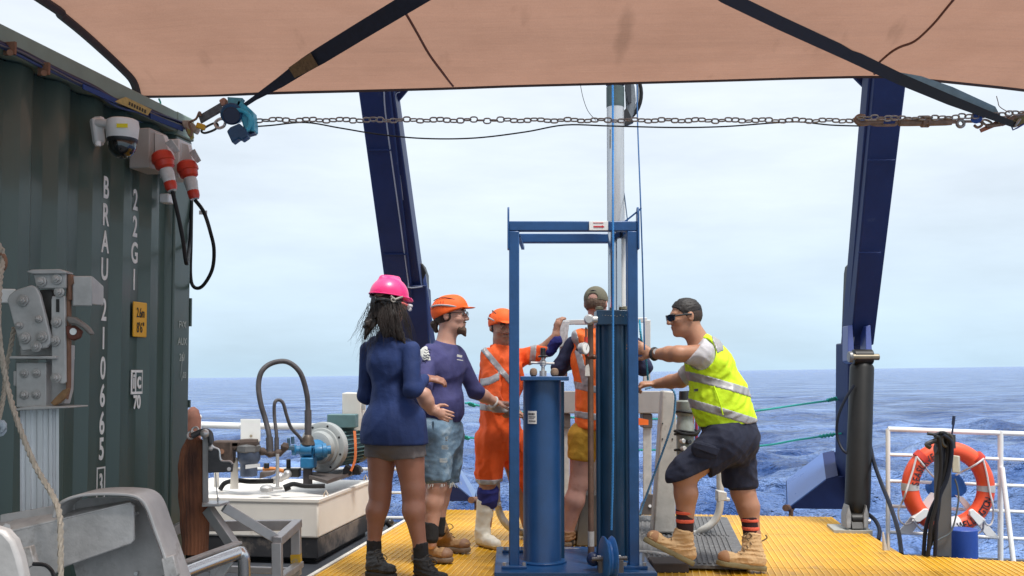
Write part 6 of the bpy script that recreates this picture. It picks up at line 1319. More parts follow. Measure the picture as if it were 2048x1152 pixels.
        me.loops.add(q.size); me.loops.foreach_set('vertex_index', q.ravel().astype(np.int32))
        me.polygons.add(len(q)); me.polygons.foreach_set('loop_start', np.arange(0, q.size, 4)); me.polygons.foreach_set('loop_total', np.full(len(q), 4))
        me.update(calc_edges=True)
        o = link_mesh(name, me, material, parent, 0); me.polygons.foreach_set('use_smooth', [True] * len(q))
        if label: o['label'] = label
        return o

def skin(name, col, var=.1): 
    m = mat(name, col, .48, 0, var, 9, .12, 140, dirt=(col[0] * .8, col[1] * .68, col[2] * .62), ds=7, dth=.58); b = m.node_tree.nodes['Principled BSDF']
    b.inputs['Subsurface Weight'].default_value = .12; b.inputs['Subsurface Radius'].default_value = (.012, .004, .002); b.inputs['Subsurface Scale'].default_value = 1; return m
def cloth(name, col, rough=.85, var=.14, vs=5, bump=.35, bs=90, **k): return mat(name, col, rough, 0, var, vs, bump, bs, sheen=0, bump2=.4, bs2=12, **k)
def basis(f, up=(0, 0, 1)):
    f = vec(f).normalized(); s = f.cross(vec(up)).normalized(); u = s.cross(f).normalized(); return s, f, u    # right hand side, front, up

def head(F_, c, f, up=(0, 0, 1), sc_=1., wide=1., jaw=1.):
    """skull, face, ears; c = centre of the head; returns its axes"""
    s, f, u = basis(f, up); M = (s, f, u); q = lambda a, b, d: c + s * a * sc_ + f * b * sc_ + u * d * sc_
    F_.ell(q(0, -.012, .026), (.074 * wide * sc_, .094 * sc_, .088 * sc_), M, .01)
    F_.ell(q(0, .022, -.025), (.062 * wide * sc_, .070 * sc_, .085 * sc_), M, .02)
    F_.ell(q(0, .038, -.075), (.045 * jaw * wide * sc_, .045 * sc_, .036 * sc_), M, .03)
    F_.ell(q(0, .070, -.094), (.020 * jaw * sc_, .017 * sc_, .016 * sc_), M, .02)
    F_.ell(q(0, .074, .030), (.046 * sc_, .016 * sc_, .012 * sc_), M, .015)
    for e in (-1, 1):
        F_.ell(q(e * .031, .096, .010), (.015 * sc_, .014 * sc_, .011 * sc_), M, .012, sub=True)
        F_.ell(q(e * .031, .080, .010), (.0125 * sc_,) * 3, M, .003)
        F_.ell(q(e * .040, .062, -.022), (.022 * sc_, .022 * sc_, .018 * sc_), M, .02)
        F_.ell(q(e * .076 * wide, -.012, .0), (.008 * sc_, .019 * sc_, .030 * sc_), M, .006)
        F_.ell(q(e * .083 * wide, -.004, .004), (.006 * sc_, .009 * sc_, .014 * sc_), M, .004, sub=True)
        F_.ell(q(e * .013, .100, -.026), (.010 * sc_, .012 * sc_, .008 * sc_), M, .008)
    F_.cone(q(0, .086, .020), .009 * sc_, q(0, .112, -.022), .012 * sc_, .012)
    F_.ell(q(0, .088, -.052), (.023 * sc_, .010 * sc_, .007 * sc_), M, .006); F_.ell(q(0, .086, -.062), (.019 * sc_, .010 * sc_, .007 * sc_), M, .006)
    F_.ell(q(0, .104, -.0565), (.024 * sc_, .010 * sc_, .0018), M, .003, sub=True)
    return q, M

def hand(F_, w_, d, n, side=1, curl=.6, spread=.12, sc_=1., thumb=1., k=.006, fl=(1, 1, 1, 1)):
    """w_ wrist, d direction of the hand, n palm normal (fingers curl towards it), side=+1 thumb towards d x n"""
    d = vec(d).normalized(); n = vec(n); n = (n - d * n.dot(d)).normalized(); t = d.cross(n).normalized() * side
    kn = w_ + d * .088 * sc_
    F_.cone(w_ + d * .010, .026 * sc_, kn - d * .012, .034 * sc_, .012, flat=(n, 1.85))
    tips = []
    for i, (o, L_) in enumerate(((.030, .072), (.010, .080), (-.010, .075), (-.029, .058))):
        b = kn + t * o * sc_; a0 = d + t * (o * 4 * spread)
        c_ = curl * fl[i]
        d1 = (a0 * math.cos(c_ * .75) + n * math.sin(c_ * .75)).normalized(); d2 = (a0 * math.cos(c_ * 1.7) + n * math.sin(c_ * 1.7)).normalized(); d3 = (a0 * math.cos(c_ * 2.5) + n * math.sin(c_ * 2.5)).normalized()
        l = L_ * sc_; p0 = b - d * .012 * sc_; p1 = b + d1 * l * .46; p2 = p1 + d2 * l * .32; p3 = p2 + d3 * l * .22
        F_.cone(p0, .0098 * sc_, p1, .0090 * sc_, k); F_.cone(p1, .0090 * sc_, p2, .0082 * sc_, .003); F_.cone(p2, .0082 * sc_, p3, .0070 * sc_, .003)
    q0 = w_ + d * .022 * sc_ + t * .020 * sc_; q1 = q0 + (d * .6 + t * .75 * thumb + n * .35).normalized() * .042 * sc_; q2 = q1 + (d * .85 + t * .35 * thumb + n * .5 * curl).normalized() * .030 * sc_; q3 = q2 + (d * .95 + n * .6 * curl).normalized() * .024 * sc_
    F_.cone(q0, .016 * sc_, q1, .012 * sc_, .010); F_.cone(q1, .0115 * sc_, q2, .010 * sc_, .004); F_.cone(q2, .010 * sc_, q3, .0082 * sc_, .003)

def boot(heel, toe, up, parent, hgt=.16, m=None, sole=None, tone=None, laces=None, wide=1., ankle=None, puff=.0, name='boot', lab=None, chunky=1.):
    """a work boot: heel and toe are points on the ground line of the sole, up the sole's normal"""
    heel, toe, up = vec(heel), vec(toe), vec(up).normalized(); d = (toe - heel); L_ = d.length; d = d / L_; up = (up - d * up.dot(d)).normalized(); s = d.cross(up)
    q = lambda a, b, c: heel + d * a * L_ + s * b + up * c
    ank = vec(ankle) if ankle is not None else q(.22, 0, hgt)
    allp = [q(-.06, -.07, 0), q(1.05, .07, 0), q(-.06, .07, 0), q(1.05, -.07, .0), q(0, 0, -.03), q(1, 0, .12), ank, ank + V(0, 0, .03)]
    lo = np.min([A3(p) for p in allp], 0) - .06; hi = np.max([A3(p) for p in allp], 0) + .07
    B = Field(lo, hi, .0052)
    B.cone(q(.13, 0, .050), .036 * wide, q(.45, 0, .052), .038 * wide, .02); B.cone(q(.45, .0, .048), .040 * wide, q(.80, .004, .038), .041 * wide, .03, flat=(up, 1.15))
    B.ell(q(.84, .004, .048), (.045 * wide, .052, .036 * chunky), (s, d, up), .02)
    B.cone(q(.17, 0, .06), .041 * wide, ank, .050 * wide, .03, capB=True); B.cone(q(.45, 0, .07), .034, ank, .045, .03, capB=True)
    fullf = B.copy(); 
    B.folds(.0045 + puff, 42, 5, (1, 1, 1.6)); B.cut(q(0, 0, .020), -up)
    B.less(Field.__new__(Field) if False else B_hole(B, ank, (ank - q(.2, 0, .05)).normalized()))
    o = B.mesh(name, m, parent)
    Sx = Field(lo, hi, .0052); Sx.cone(q(.12, 0, .012), .042 * wide, q(.48, .0, .012), .036 * wide, .03); Sx.cone(q(.48, 0, .012), .040 * wide, q(.86, .004, .012), .049 * wide, .03)
    Sx.slab(q(0, 0, .013), up, .030); 
    Sx.cone(q(.43, -.06, -.016), .017, q(.43, .06, -.016), .017, .004, sub=True)
    so_ = Sx.mesh('sole', sole, o)
    if tone:
        Tc = fullf.copy(); Tc.grow(.0022); Tc.cut(q(.80, 0, 0), -d * 1.0 + up * .15); Tc.cut(q(0, 0, .028), -up); Tc.mesh('toe_cap', tone, o)
    if laces:
        lb = MB()
        for k in range(4):
            f0 = .58 - k * .065; c = q(f0, 0, .088 + k * .022) ; lb.tube([c - s * .028 - up * .006, c + up * .004, c + s * .028 - up * .006], .0034, 6)
        c = q(.36, 0, hgt * .93); lb.tube(smooth_pts([c, c + d * .03 + s * .02 + up * .01, c + d * .045 + s * .03 - up * .015, c + d * .02 + s * .01 - up * .02, c], 4), .0028, 5)
        lb.tube(smooth_pts([c, c + d * .03 - s * .02 + up * .015, c + d * .05 - s * .03 - up * .01, c + d * .02 - up * .03], 4), .0028, 5)
        obj('lace', lb, laces, o)
    return o
def B_hole(B, ank, ax):
    h = Field.__new__(Field); h.v = B.v; h.lo = B.lo; h.n = B.n; h.ax = B.ax; h.f = np.full(B.n, .5, dtype=f32); h.cone(ank - ax * .03, .030, ank + ax * .05, .034, .005); return h
def person(label, loc): return thing('person', label, 'person', loc)
def rebase(o, parent): return o

black_sock = cloth('black_sock', (.015, .015, .017)); silver = mat('reflective_silver', (.36, .36, .37), .45, .15, .08, 20, .15, 120, bump2=.3, bs2=14)
def bounds(ps, m): a = np.array([A3(p) for p in ps]); return a.min(0) - m, a.max(0) + m

# ------------------------------------------------------------------ 1: woman in the pink helmet
def woman():
    D = 5.98; j = lambda x, y, dy=0.: P(x, y, D + dy)
    fr = V(.72, .70, 0).normalized(); sd = V(.70, -.72, 0).normalized()
    Ax = V(0, 0, 1); T = (sd, fr, Ax)
    t = person('woman in a pink hard hat seen from behind, navy top, grey shorts and black boots', j(800, 1150))
    sk = skin('skin_dark_brown', (.33, .155, .105)); 
    lo, hi = bounds([j(700, 545, -.25), j(880, 1150, .3)], .06); lo[2] = -.03
    B = Field(lo, hi, .0068)
    hc = j(779, 606, .0); hf = V(.80, .58, -.05)
    q, HM = head(B, hc, hf, sc_=.98)
    B.cone(j(781, 628), .050, j(779, 668, .0), .056, .02)
    # hidden trunk keeps the figure in one piece
    B.cone(j(779, 690), .095, j(783, 800), .095, .04, flat=(fr, 1.25)); B.ell(j(785, 872), (.150, .115, .11), T, .04)
    # legs
    for (hp, kn, an, toe, rr) in ((j(765, 880, .06), j(760, 992, .06), j(748, 1088, .05), None, 1), (j(814, 882, -.04), j(827, 992, -.04), j(840, 1092, -.06), None, 1.04)):
        B.cone(hp, .100 * rr, kn + V(0, 0, .03), .064 * rr, .03); B.cone(kn + V(0, 0, .04), .063 * rr, kn - V(0, 0, .05), .056 * rr, .03)
        cf = kn.lerp(an, .30) - fr * .012; B.cone(kn - V(0, 0, .03), .055 * rr, cf, .060 * rr, .03); B.cone(cf, .059 * rr, an, .037 * rr, .03); B.cone(an, .037, an - V(0, 0, .08), .036, .02)
        B.ell(kn + fr * .02, (.045, .04, .055), T, .02)
    # arms
    rs, re, rw = j(822, 700, -.10), j(824, 779, -.17), j(853, 757, .0)
    B.cone(rs, .05, re, .042, .02); B.cone(re, .042, rw, .026, .02)
    hand(B, rw - V(.01, 0, 0), V(.75, .1, -.05), V(0, .5, -.85), 1, .5, sc_=.92)
    ls, le, lw = j(737, 700, .12), j(731, 792, .12), j(790, 765, .30); B.cone(ls, .048, le, .04, .02); B.cone(le, .04, lw, .028, .02); hand(B, lw, V(.8, .1, .1), V(0, -1, 0), -1, .5, sc_=.92)
    B.mesh('body', sk, t)
    # long-sleeved top
    S_ = Field(lo, hi, .0068)
    S_.ell(j(777, 722, .0), (.160, .115, .14), T, .03); S_.cone(j(752, 690, .06), .062, j(808, 693, -.07), .062, .05); S_.cone(j(777, 672), .062, j(777, 700), .08, .04)
    S_.cone(j(779, 730), .126, j(784, 812), .122, .06, flat=(fr, 1.15)); S_.cone(j(784, 806), .124, j(785, 858), .172, .07, flat=(fr, 1.1)); S_.cone(j(785, 852), .176, j(784, 905), .186, .05, flat=(fr, 1.08))
    S_.ell(j(780, 862, -.06), (.13, .09, .10), T, .05)
    S_.cone(rs, .059, re, .054, .03); S_.cone(re, .053, rw + V(-.02, 0, 0), .040, .03, capB=True)
    S_.cone(ls, .056, le + V(0, 0, .0), .052, .03); S_.cone(le, .052, lw, .036, .03)
    S_.cone(j(808, 845, -.05), .128, j(815, 905, -.05), .132, .05); S_.cone(j(768, 850, .04), .130, j(764, 905, .05), .128, .05)
    S_.folds(.007, 9, 11, (1, 1, .5)); S_.folds(.0045, 22, 4, (1, 1, .45)); S_.over(B); S_.cut(j(784, 888, 0), V(.0, 0, -1)); S_.cut(j(777, 660, 0), V(0, 0, 1)); S_.blur()
    S_.mesh('top', cloth('navy_top', (.010, .030, .125), .8, .16), t)
    H = Field(lo, hi, .0068); H.ell(j(785, 880), (.158, .125, .12), T, .03)
    H.cone(j(765, 880, .06), .108, j(763, 914, .06), .103, .03, capB=True); H.cone(j(814, 882, -.04), .110, j(817, 916, -.04), .107, .03, capB=True)
    H.folds(.004, 25, 3); H.cut(j(784, 862), V(0, 0, 1)); H.mesh('shorts', cloth('grey_shorts', (.14, .13, .135)), t)
    for (a, b) in ((j(748, 1079, .05), j(748, 1125, .05)), (j(841, 1084, -.06), j(843, 1128, -.06))):
        K_ = Field(*bounds([a, b], .08), .006); K_.cone(a, .045, b, .047, .01, capA=True); K_.folds(.002, 60, 3, (1, 1, 3)); K_.mesh('sock', black_sock, t)
    bm_ = cloth('black_boot', (.020, .019, .019), .6, .3, 14); bs_ = mat('black_sole', (.02, .02, .02), .7); ll = mat('dark_lace', (.05, .045, .04), .8)
    boot(j(738, 1150, .02), j(786, 1157, -.10), (0, 0, 1), t, .12, bm_, bs_, None, ll, .98, ankle=j(749, 1110, .04)); boot(j(832, 1157, -.02), j(893, 1176, -.22), (0, 0, 1), t, .13, bm_, bs_, None, ll, 1.02, ankle=j(844, 1118, -.06))
    # helmet
    hh = Field(*bounds([hc], .24), .0052); s, f, u = HM; tu = (u + f * .02 - s * .0).normalized(); s2, f2, u2 = basis(f, tu); HT = (s2, f2, u2)
    hh.ell(hc + u * .045 - f * .005, (.102, .122, .112), HT, .01); hh.cut(hc + u * .040, -u2 - f2 * .07)
    hh.cone(hc + u * .034 + f * .06, .084, hc + u * .020 + f * .105, .055, .008, flat=(u2, 9)); hh.cone(hc + u * .048 - f * .11, .035, hc + u * .054 + f * .09, .035, .02) if False else None
    hh.cone(hc + u * .150 - f * .06, .012, hc + u * .152 + f * .05, .012, .03)
    pk = mat('pink_helmet', (.88, .035, .22), .38, 0, .05, 5, .05, 40, coat=.3, dirt=(.75, .04, .18), ds=8, dth=.62); hel = hh.mesh('hard_hat', pk, t)
    rim = [hc + u * .040 - f * .006 + s2 * .103 * math.cos(a) + f2 * .123 * math.sin(a) - u * (.010 * math.sin(a)) for a in [6.283 * k / 40 for k in range(40)]]
    obj('hat_rim', MB().tube(rim, .0040, 8, True), pk, hel)
    gs = mat('grey_strap', (.30, .28, .25), .6, 0, .2, 30)
    def hp(a, z, r=1.0): return hc + s * .096 * r * math.cos(a) + f * .118 * r * math.sin(a) + u * z
    obj('cradle_strap', MB().tube([hp(R(a), .026 - .0003 * (a + 90), 1.0) for a in range(-180, 15, 12)], .010, 6, flat=None), blackpl, hel)
    obj('cradle_ratchet', MB().cyl(hp(R(-72), .006, 1.0), hp(R(-72), .006, 1.12), .020, n=16).box(hp(R(-50), .010, 1.03), (.05, .02, .014), Matrix.Identity(3)), blackpl, hel, 35, .002)
    obj('cradle_slot', MB().tube([hp(R(-22), .032, 1.06), hp(R(-10), .012, 1.07), hp(R(2), .024, 1.06), hp(R(14), .034, 1.05)], .008, 6).tube([hp(R(-14), .010, 1.08) + u * .012 * math.cos(a) + f * .014 * math.sin(a) for a in [6.283 * k / 10 for k in range(10)]], .005, 6, True), gs, hel)
    # glasses strap and a bit of glasses
    obj('eyewear_strap', MB().tube(smooth_pts([hp(R(-8), .0, .98), hp(R(20), -.004, 1.0), hp(R(48), -.012, 1.02)], 5), .0075, 8), mat('coral_plastic', (.75, .16, .14), .4), t)
    ew = hc + f * .112 + s * .034 - u * .012
    obj('eyewear', MB().tube([ew + u * .008 - s * .02, ew + s * .03 + u * .0, ew + s * .046 - f * .03 - u * .002], .011, 8, flat=u).tube([ew + s * .02 - u * .02, ew + s * .045 - f * .02 - u * .018], .012, 8), mat('pale_plastic', (.62, .60, .62), .3), t)
    # hair: mass down the neck, two blown locks and loose strands
    hr = mat('black_hair', (.016, .010, .008), .5, 0, .5, 40, .5, 160, dirt=(.07, .035, .024), ds=26, dth=.6, stretch=(1, 1, .15))  # brown flecks paint a sheen into the black hair colour
    W = Field(*bounds([j(690, 560, -.2), j(845, 740, .2)], .02), .0058)
    W.ell(hc + u * .0 - f * .012, (.090, .100, .082), HM, .02); 
    W.cone(hc - u * .03 - f * .05, .066, j(778, 660, -.06), .052, .03); W.cone(j(784, 636, -.06), .048, j(798, 672, -.10), .030, .03); W.cone(j(798, 666, -.10), .028, j(817, 698, -.13), .008, .02)
    W.cone(j(752, 620, -.05), .030, j(738, 650, -.06), .028, .03); W.cone(j(738, 650, -.06), .028, j(730, 676, -.06), .014, .02)
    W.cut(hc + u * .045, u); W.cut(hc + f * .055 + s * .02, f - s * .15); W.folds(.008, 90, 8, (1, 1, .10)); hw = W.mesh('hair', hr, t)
    rn = random.Random(12); st = MB()
    for k in range(150):
        x0 = rn.uniform(735, 765); y0 = rn.uniform(604, 640); r_ = rn.random(); dx = -rn.uniform(5, 46) * r_ - 5; ln = rn.uniform(40, 90)
        dy = -rn.uniform(0, .08); p = [j(x0, y0, dy)]
        p.append(j(x0 + dx * .45, y0 + ln * .3, dy)); p.append(j(x0 + dx * .8 + rn.uniform(-5, 5), y0 + ln * .65, dy + rn.uniform(-.02, .02))); p.append(j(x0 + dx + rn.uniform(-10, 6), y0 + ln, dy))
        st.tube(smooth_pts(p, 4), rn.uniform(.0008, .0017), 4, rfun=lambda q_: 1.1 - .9 * q_)
    for k in range(220):
        x0 = rn.uniform(755, 812); y0 = rn.uniform(605, 630); x1 = x0 + (x0 - 775) * .25 + rn.uniform(4, 14); dy = -.135 + abs(x0 - 782) * .0009
        st.tube(smooth_pts([j(x0, y0, dy + .03), j((x0 + x1) / 2 + rn.uniform(-4, 4), y0 + 28, dy), j(x1, y0 + rn.uniform(40, 66) + max(0, x0 - 790) * .8, dy - .01)], 4), rn.uniform(.0008, .0016), 4, rfun=lambda q_: 1.1 - .9 * q_)
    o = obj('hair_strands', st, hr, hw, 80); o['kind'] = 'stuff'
woman()

# ------------------------------------------------------------------ 2: man with ponytail, orange cap, purple-navy top, denim shorts
def denim_man():
    D = 6.42; j = lambda x, y, dy=0.: P(x, y, D + dy)
    fr = V(.85, -.52, 0).normalized(); sd = V(-.52, -.85, 0).normalized(); T = (sd, fr, UP)
    t = person('bearded man with a ponytail, orange cap, indigo top and ripped denim shorts, hand on hip', j(885, 1115))
    sk = skin('skin_fair', (.54, .30, .22))
    lo, hi = bounds([j(815, 575, -.35), j(1030, 1125, .4)], .05); lo[2] = -.03
    B = Field(lo, hi, .0068); hc = j(901, 633); hf = V(.985, -.17, .06)
    q, HM = head(B, hc, hf, sc_=1.0, jaw=1.1)
    B.cone(j(897, 655), .058, j(890, 695), .066, .03); B.cone(j(888, 720), .11, j(884, 850), .12, .04, flat=(fr, 1.1))
    for (hp, kn, an, rr) in ((j(868, 870, -.06), j(874, 972, -.10), j(862, 1068, -.10), 1), (j(893, 870, .10), j(884, 975, .12), j(877, 1050, .10), 1)):
        B.cone(hp, .098, kn, .060, .03); cf = kn.lerp(an, .32) - fr * .012; B.cone(kn, .056, cf, .060, .03); B.cone(cf, .059, an, .038, .03); B.cone(an, .038, an - V(0, 0, .06), .036, .02)
    ns, ne, nw = j(857, 712, -.10), j(847, 790, -.27), j(862, 820, -.235)
    B.cone(ns, .052, ne, .040, .02); B.cone(ne, .046, ne.lerp(nw, .4), .045, .02); B.cone(ne.lerp(nw, .4), .044, nw, .031, .02)
    hand(B, nw, V(.80, -.30, -.28), V(.35, .9, -.1), 1, .35, spread=.3, sc_=.92)
    fs, fe, fw = j(915, 712, .12), j(950, 782, .15), j(991, 805, .25)
    B.cone(fs, .052, fe, .043, .02); B.cone(fe, .043, fe.lerp(fw, .4), .042, .02); B.cone(fe.lerp(fw, .4), .041, fw, .029, .02)
    hand(B, fw, V(.9, .1, -.12), V(0, 0, -1), -1, .75, sc_=1.0)
    B.mesh('body', sk, t)
    S_ = Field(lo, hi, .0068)
    S_.ell(j(888, 735), (.175, .125, .15), T, .04); S_.cone(j(865, 705, -.08), .062, j(908, 708, .10), .062, .04); S_.cone(j(889, 690), .070, j(889, 712), .09, .04)
    S_.cone(j(886, 750), .128, j(885, 815), .134, .06, flat=(fr, 1.12)); S_.ell(j(892, 808, -.03), (.125, .110, .11), T, .05); S_.cone(j(882, 800), .130, j(880, 850), .138, .06, flat=(fr, 1.1))
    S_.cone(ns, .068, ne + V(0, 0, .035), .060, .035, capB=True); S_.cone(fs, .062, fe, .056, .035); S_.cone(fe, .055, fe.lerp(fw, .22), .052, .03, capB=True)
    S_.folds(.008, 11, 21, (1, 1, .7)); S_.folds(.0045, 24, 7, (1, 1, .7)); S_.over(B); S_.cut(j(880, 843), V(-.03, .0, -1)); S_.cut(j(891, 684), V(.25, -.1, 1)); S_.blur()
    top = S_.mesh('top', cloth('indigo_top', (.048, .048, .155), .8, .14), t)
    # printed white pattern down the near sleeve
    pr = S_.copy(); pr.grow(.002); ax_ = (ne - ns).normalized(); pr.slab(j(852, 717, -.17), V(1, .35, .1), .048); pr.cut(j(850, 695, -.1), -ax_); pr.cut(j(848, 742, -.1), ax_); pr.cut(j(852, 717, -.10), V(0, 1, 0))
    pr.mesh('sleeve_print', mat('sleeve_white', (.62, .62, .58), .7), top)
    zz = MB()
    for k in range(8):
        y = 700 + k * 5.3; c = P(856 - k * 1.35, y, D - .185 - k * .004)
        zz.tube([c + V(-.02, .006, .004), c + V(-.006, -.004, -.004), c + V(.006, -.004, .005), c + V(.02, .004, -.002)], .0028, 5)
    obj('sleeve_zigzag', zz, mat('print_navy', (.015, .02, .06), .8), top)
    lg = MB().beam(P(914, 711, D - .17), P(924, 713, D - .15), .003, .014).beam(P(914, 719, D - .17), P(926, 721, D - .15), .003, .005)
    obj('chest_logo', lg, mat('sleeve_white', (.62, .62, .58)), top, 0)
    H = Field(lo, hi, .0068); H.cone(j(880, 850), .150, j(881, 880), .146, .05, flat=(fr, 1.1), capA=False)
    H.cone(j(868, 870, -.06), .128, j(875, 966, -.10), .094, .035, capB=True); H.cone(j(895, 872, .10), .120, j(892, 965, .12), .090, .035, capB=True)
    H.folds(.008, 16, 31, (1, 1, 1.4)); H.folds(.004, 40, 3); H.over(B); H.cut(j(880, 832), V(0, 0, 1)); H.blur()
    dn = mat('faded_denim', (.135, .215, .30), .9, 0, .28, 9, .4, 220, dirt=(.25, .33, .40), ds=12, dth=.52, bump2=.35, bs2=14)
    sh = H.mesh('denim_shorts', dn, t)
    rip = MB(); rn = random.Random(3)
    for (x, y, w_) in ((890, 894, 13), (887, 920, 15), (893, 877, 5)):
        for k in range(9):
            a = P(x - w_ / 2, y + k * .9 - 3, D - .215); b_ = P(x + w_ / 2 + rn.uniform(-3, 1), y + k * .9 - 3 + rn.uniform(-1, 1), D - .235); rip.tube([a, b_], .0016, 4)
    obj('ripped_threads', rip, mat('denim_thread', (.5, .53, .52), .9), sh)['kind'] = 'stuff'
    fr_ = MB()
    for k in range(70):
        leg = k % 2; cx = j(875, 966, -.10) if leg == 0 else j(892, 965, .12); r_ = .100 if leg == 0 else .096; a = rn.uniform(0, 6.283); p = cx + V(r_ * math.cos(a), r_ * math.sin(a), .004)
        fr_.tube([p, p + V(rn.uniform(-.01, .01), rn.uniform(-.01, .01), -rn.uniform(.012, .032))], .0018, 4)
    obj('frayed_hem', fr_, mat('denim_thread', (.5, .53, .52)), sh)['kind'] = 'stuff'
    obj('belt_loop', MB().beam(P(866, 843, D - .215), P(866, 862, D - .225), .012, .006), dn, sh)
    for a, b in ((j(862, 1043, -.10), j(862, 1075, -.10)), (j(877, 1033, .10), j(877, 1062, .10))):
        K_ = Field(*bounds([a, b], .08), .006); K_.cone(a, .046, b, .048, .01, capA=True); K_.mesh('sock', black_sock, t)
    tanb = cloth('brown_nubuck', (.32, .185, .085), .8, .25, 12); so2 = mat('mud_sole', (.17, .125, .09), .8, 0, .2, 20); lc = mat('dark_lace', (.05, .045, .04))
    boot(G(862, 1101) + V(0, 0, .012), G(938, 1107) + V(0, 0, .012), (0, 0, 1), t, .17, tanb, so2, cloth('scuffed_toe', (.22, .12, .07), .6), lc, 1.05, ankle=j(879, 1052, .09), puff=.001)
    boot(G(827, 1122) + V(0, 0, .012), G(902, 1127) + V(0, 0, .012), (0, 0, 1), t, .17, tanb, so2, cloth('scuffed_toe', (.22, .12, .07)), lc, 1.05, ankle=j(858, 1068, -.08), puff=.001)
    cap_m = mat('orange_cap', (.92, .125, .012), .7, 0, .08, 8, .3, 160, sheen=0); s, f, u = HM
    def bump_cap(hc, HM, t, tilt=0., vis=1.):
        s, f, u = HM; u2 = (u - f * tilt).normalized(); s2, f2, u2 = basis(f, u2); Cc = Field(*bounds([hc], .25), .0052)
        Cc.ell(hc + u * .036 - f * .010, (.094, .117, .104), (s2, f2, u2), .01); Cc.ell(hc + u2 * .045 + f2 * .035, (.082, .082, .092), (s2, f2, u2), .02); Cc.cut(hc + u * .018, -u2 + f2 * .30)
        Cc.cone(hc + u2 * .050 + f2 * .085, .058, hc + u2 * .046 + f2 * .122, .046, .004, flat=(u2, 9.0))
        c = Cc.mesh('bump_cap', cap_m, t)
        dk = mat('cap_seam', (.03, .03, .03), .7)
        for e in (-1, 1):
            arc = [hc + u * .040 - f * .012 + s2 * e * .094 * math.cos(g) * math.sin(a) + f2 * (.118 * math.cos(a)) + u2 * .102 * math.sin(g) * math.sin(a) for a, g in [(R(20 + 14 * k), R(32 + 3 * k)) for k in range(9)]]
            arc = [hc + u * .040 - f * .012 + (p - (hc + u * .040 - f * .012)) * 1.05 for p in arc]; obj('cap_piping', MB().tube(arc, .0028, 6), dk, c)
            band = []
            for k in range(10):
                a = R(35 + 12 * k); g = R(6 + 2 * k); band.append(hc + u * .040 - f * .012 + s2 * e * .0955 * math.cos(g) * math.sin(a) + f2 * (.120 * math.cos(a)) + u2 * .104 * math.sin(g) * math.sin(a))
            obj('cap_reflective_band', MB().tube(band, .0065, 6), silver, c)
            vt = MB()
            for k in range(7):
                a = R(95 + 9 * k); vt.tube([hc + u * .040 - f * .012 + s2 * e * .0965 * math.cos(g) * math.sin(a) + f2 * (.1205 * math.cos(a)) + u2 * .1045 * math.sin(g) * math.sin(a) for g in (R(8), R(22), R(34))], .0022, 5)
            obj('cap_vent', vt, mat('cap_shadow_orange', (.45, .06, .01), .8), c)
        return c
    bump_cap(hc, HM, t, .05)
    hr = mat('brown_hair', (.050, .028, .016), .5, 0, .4, 50, .5, 180, stretch=(1, 1, .3))
    W = Field(*bounds([j(855, 600, -.15), j(945, 690, .15)], .03), .005)
    W.ell(hc + u * .012 - f * .020, (.080, .090, .080), HM, .01); W.cut(hc + f * .025 - u * .0, f + u * .0); W.cut(hc - u * .045, -u)
    W.folds(.004, 90, 5); hw = W.mesh('hair', hr, t)
    W = Field(*bounds([j(855, 630, -.15), j(945, 700, .15)], .03), .005)
    W.cone(hc - f * .085 - u * .022, .020, hc - f * .112 - u * .045, .024, .02); W.cone(hc - f * .112 - u * .045, .024, hc - f * .098 - u * .088, .016, .02); W.folds(.005, 90, 6, (1, 1, .3)); W.mesh('ponytail', hr, t)
    Bd = Field(*bounds([hc + f * .05 - u * .07], .14), .0045)
    Bd.ell(q(0, .040, -.078), (.054, .053, .043), HM, .02); Bd.ell(q(0, .078, -.098), (.026, .022, .022), HM, .02); Bd.ell(q(0, .092, -.044), (.030, .013, .006), HM, .01); Bd.cut(q(0, .0, -.050), u - f * .55); Bd.cut(q(0, .012, -.08), -f)
    Bd.cone(q(0, .080, -.102), .014, q(0, .092, -.132), .007, .02); Bd.folds(.004, 110, 7); Bd.mesh('beard', mat('beard_brown', (.12, .07, .045), .7, 0, .4, 60, .5, 180), t)
    eb = MB(); fcv = q(.036, .098, .032)
    gl = MB().tube([q(.078, -.005, .016), q(.074, .05, .018), q(.060, .094, .018)], .0026, 6)
    for e in (-1, 1): gl.tube([q(e * .034, .110 - .006 * 1, .010) + s * .021 * math.cos(a) * 1 + u * .015 * math.sin(a) - f * .010 * math.cos(a) * e for a in [6.283 * k / 16 for k in range(16)]], .0022, 6, True)
    obj('glasses', gl, blackpl, t)
    for e in (-1, 1):
        obj('eye', MB().ball(q(e * .031, .0845, .010), .0105, 12), mat('eye_white', (.6, .58, .55), .3), t); obj('iris', MB().ball(q(e * .032, .0915, .010), .0048, 10), mat('iris_dark', (.02, .012, .01), .2), t)
        obj('eyebrow', MB().tube([q(e * .014, .095, .030), q(e * .032, .094, .036), q(e * .048, .082, .032)], .0038, 6), hr, t)
    wb = fw - V(.012, 0, -.001); ar = (fw - fe).normalized(); a0 = ar.orthogonal().normalized(); b0 = ar.cross(a0)
    obj('wristband', MB().tube([wb + a0 * .034 * math.cos(a) + b0 * .034 * math.sin(a) for a in [6.283 * k / 18 for k in range(18)]], .010, 8, True), mat('pale_band', (.55, .53, .5), .6), t)
    return bump_cap
bump_cap = denim_man()

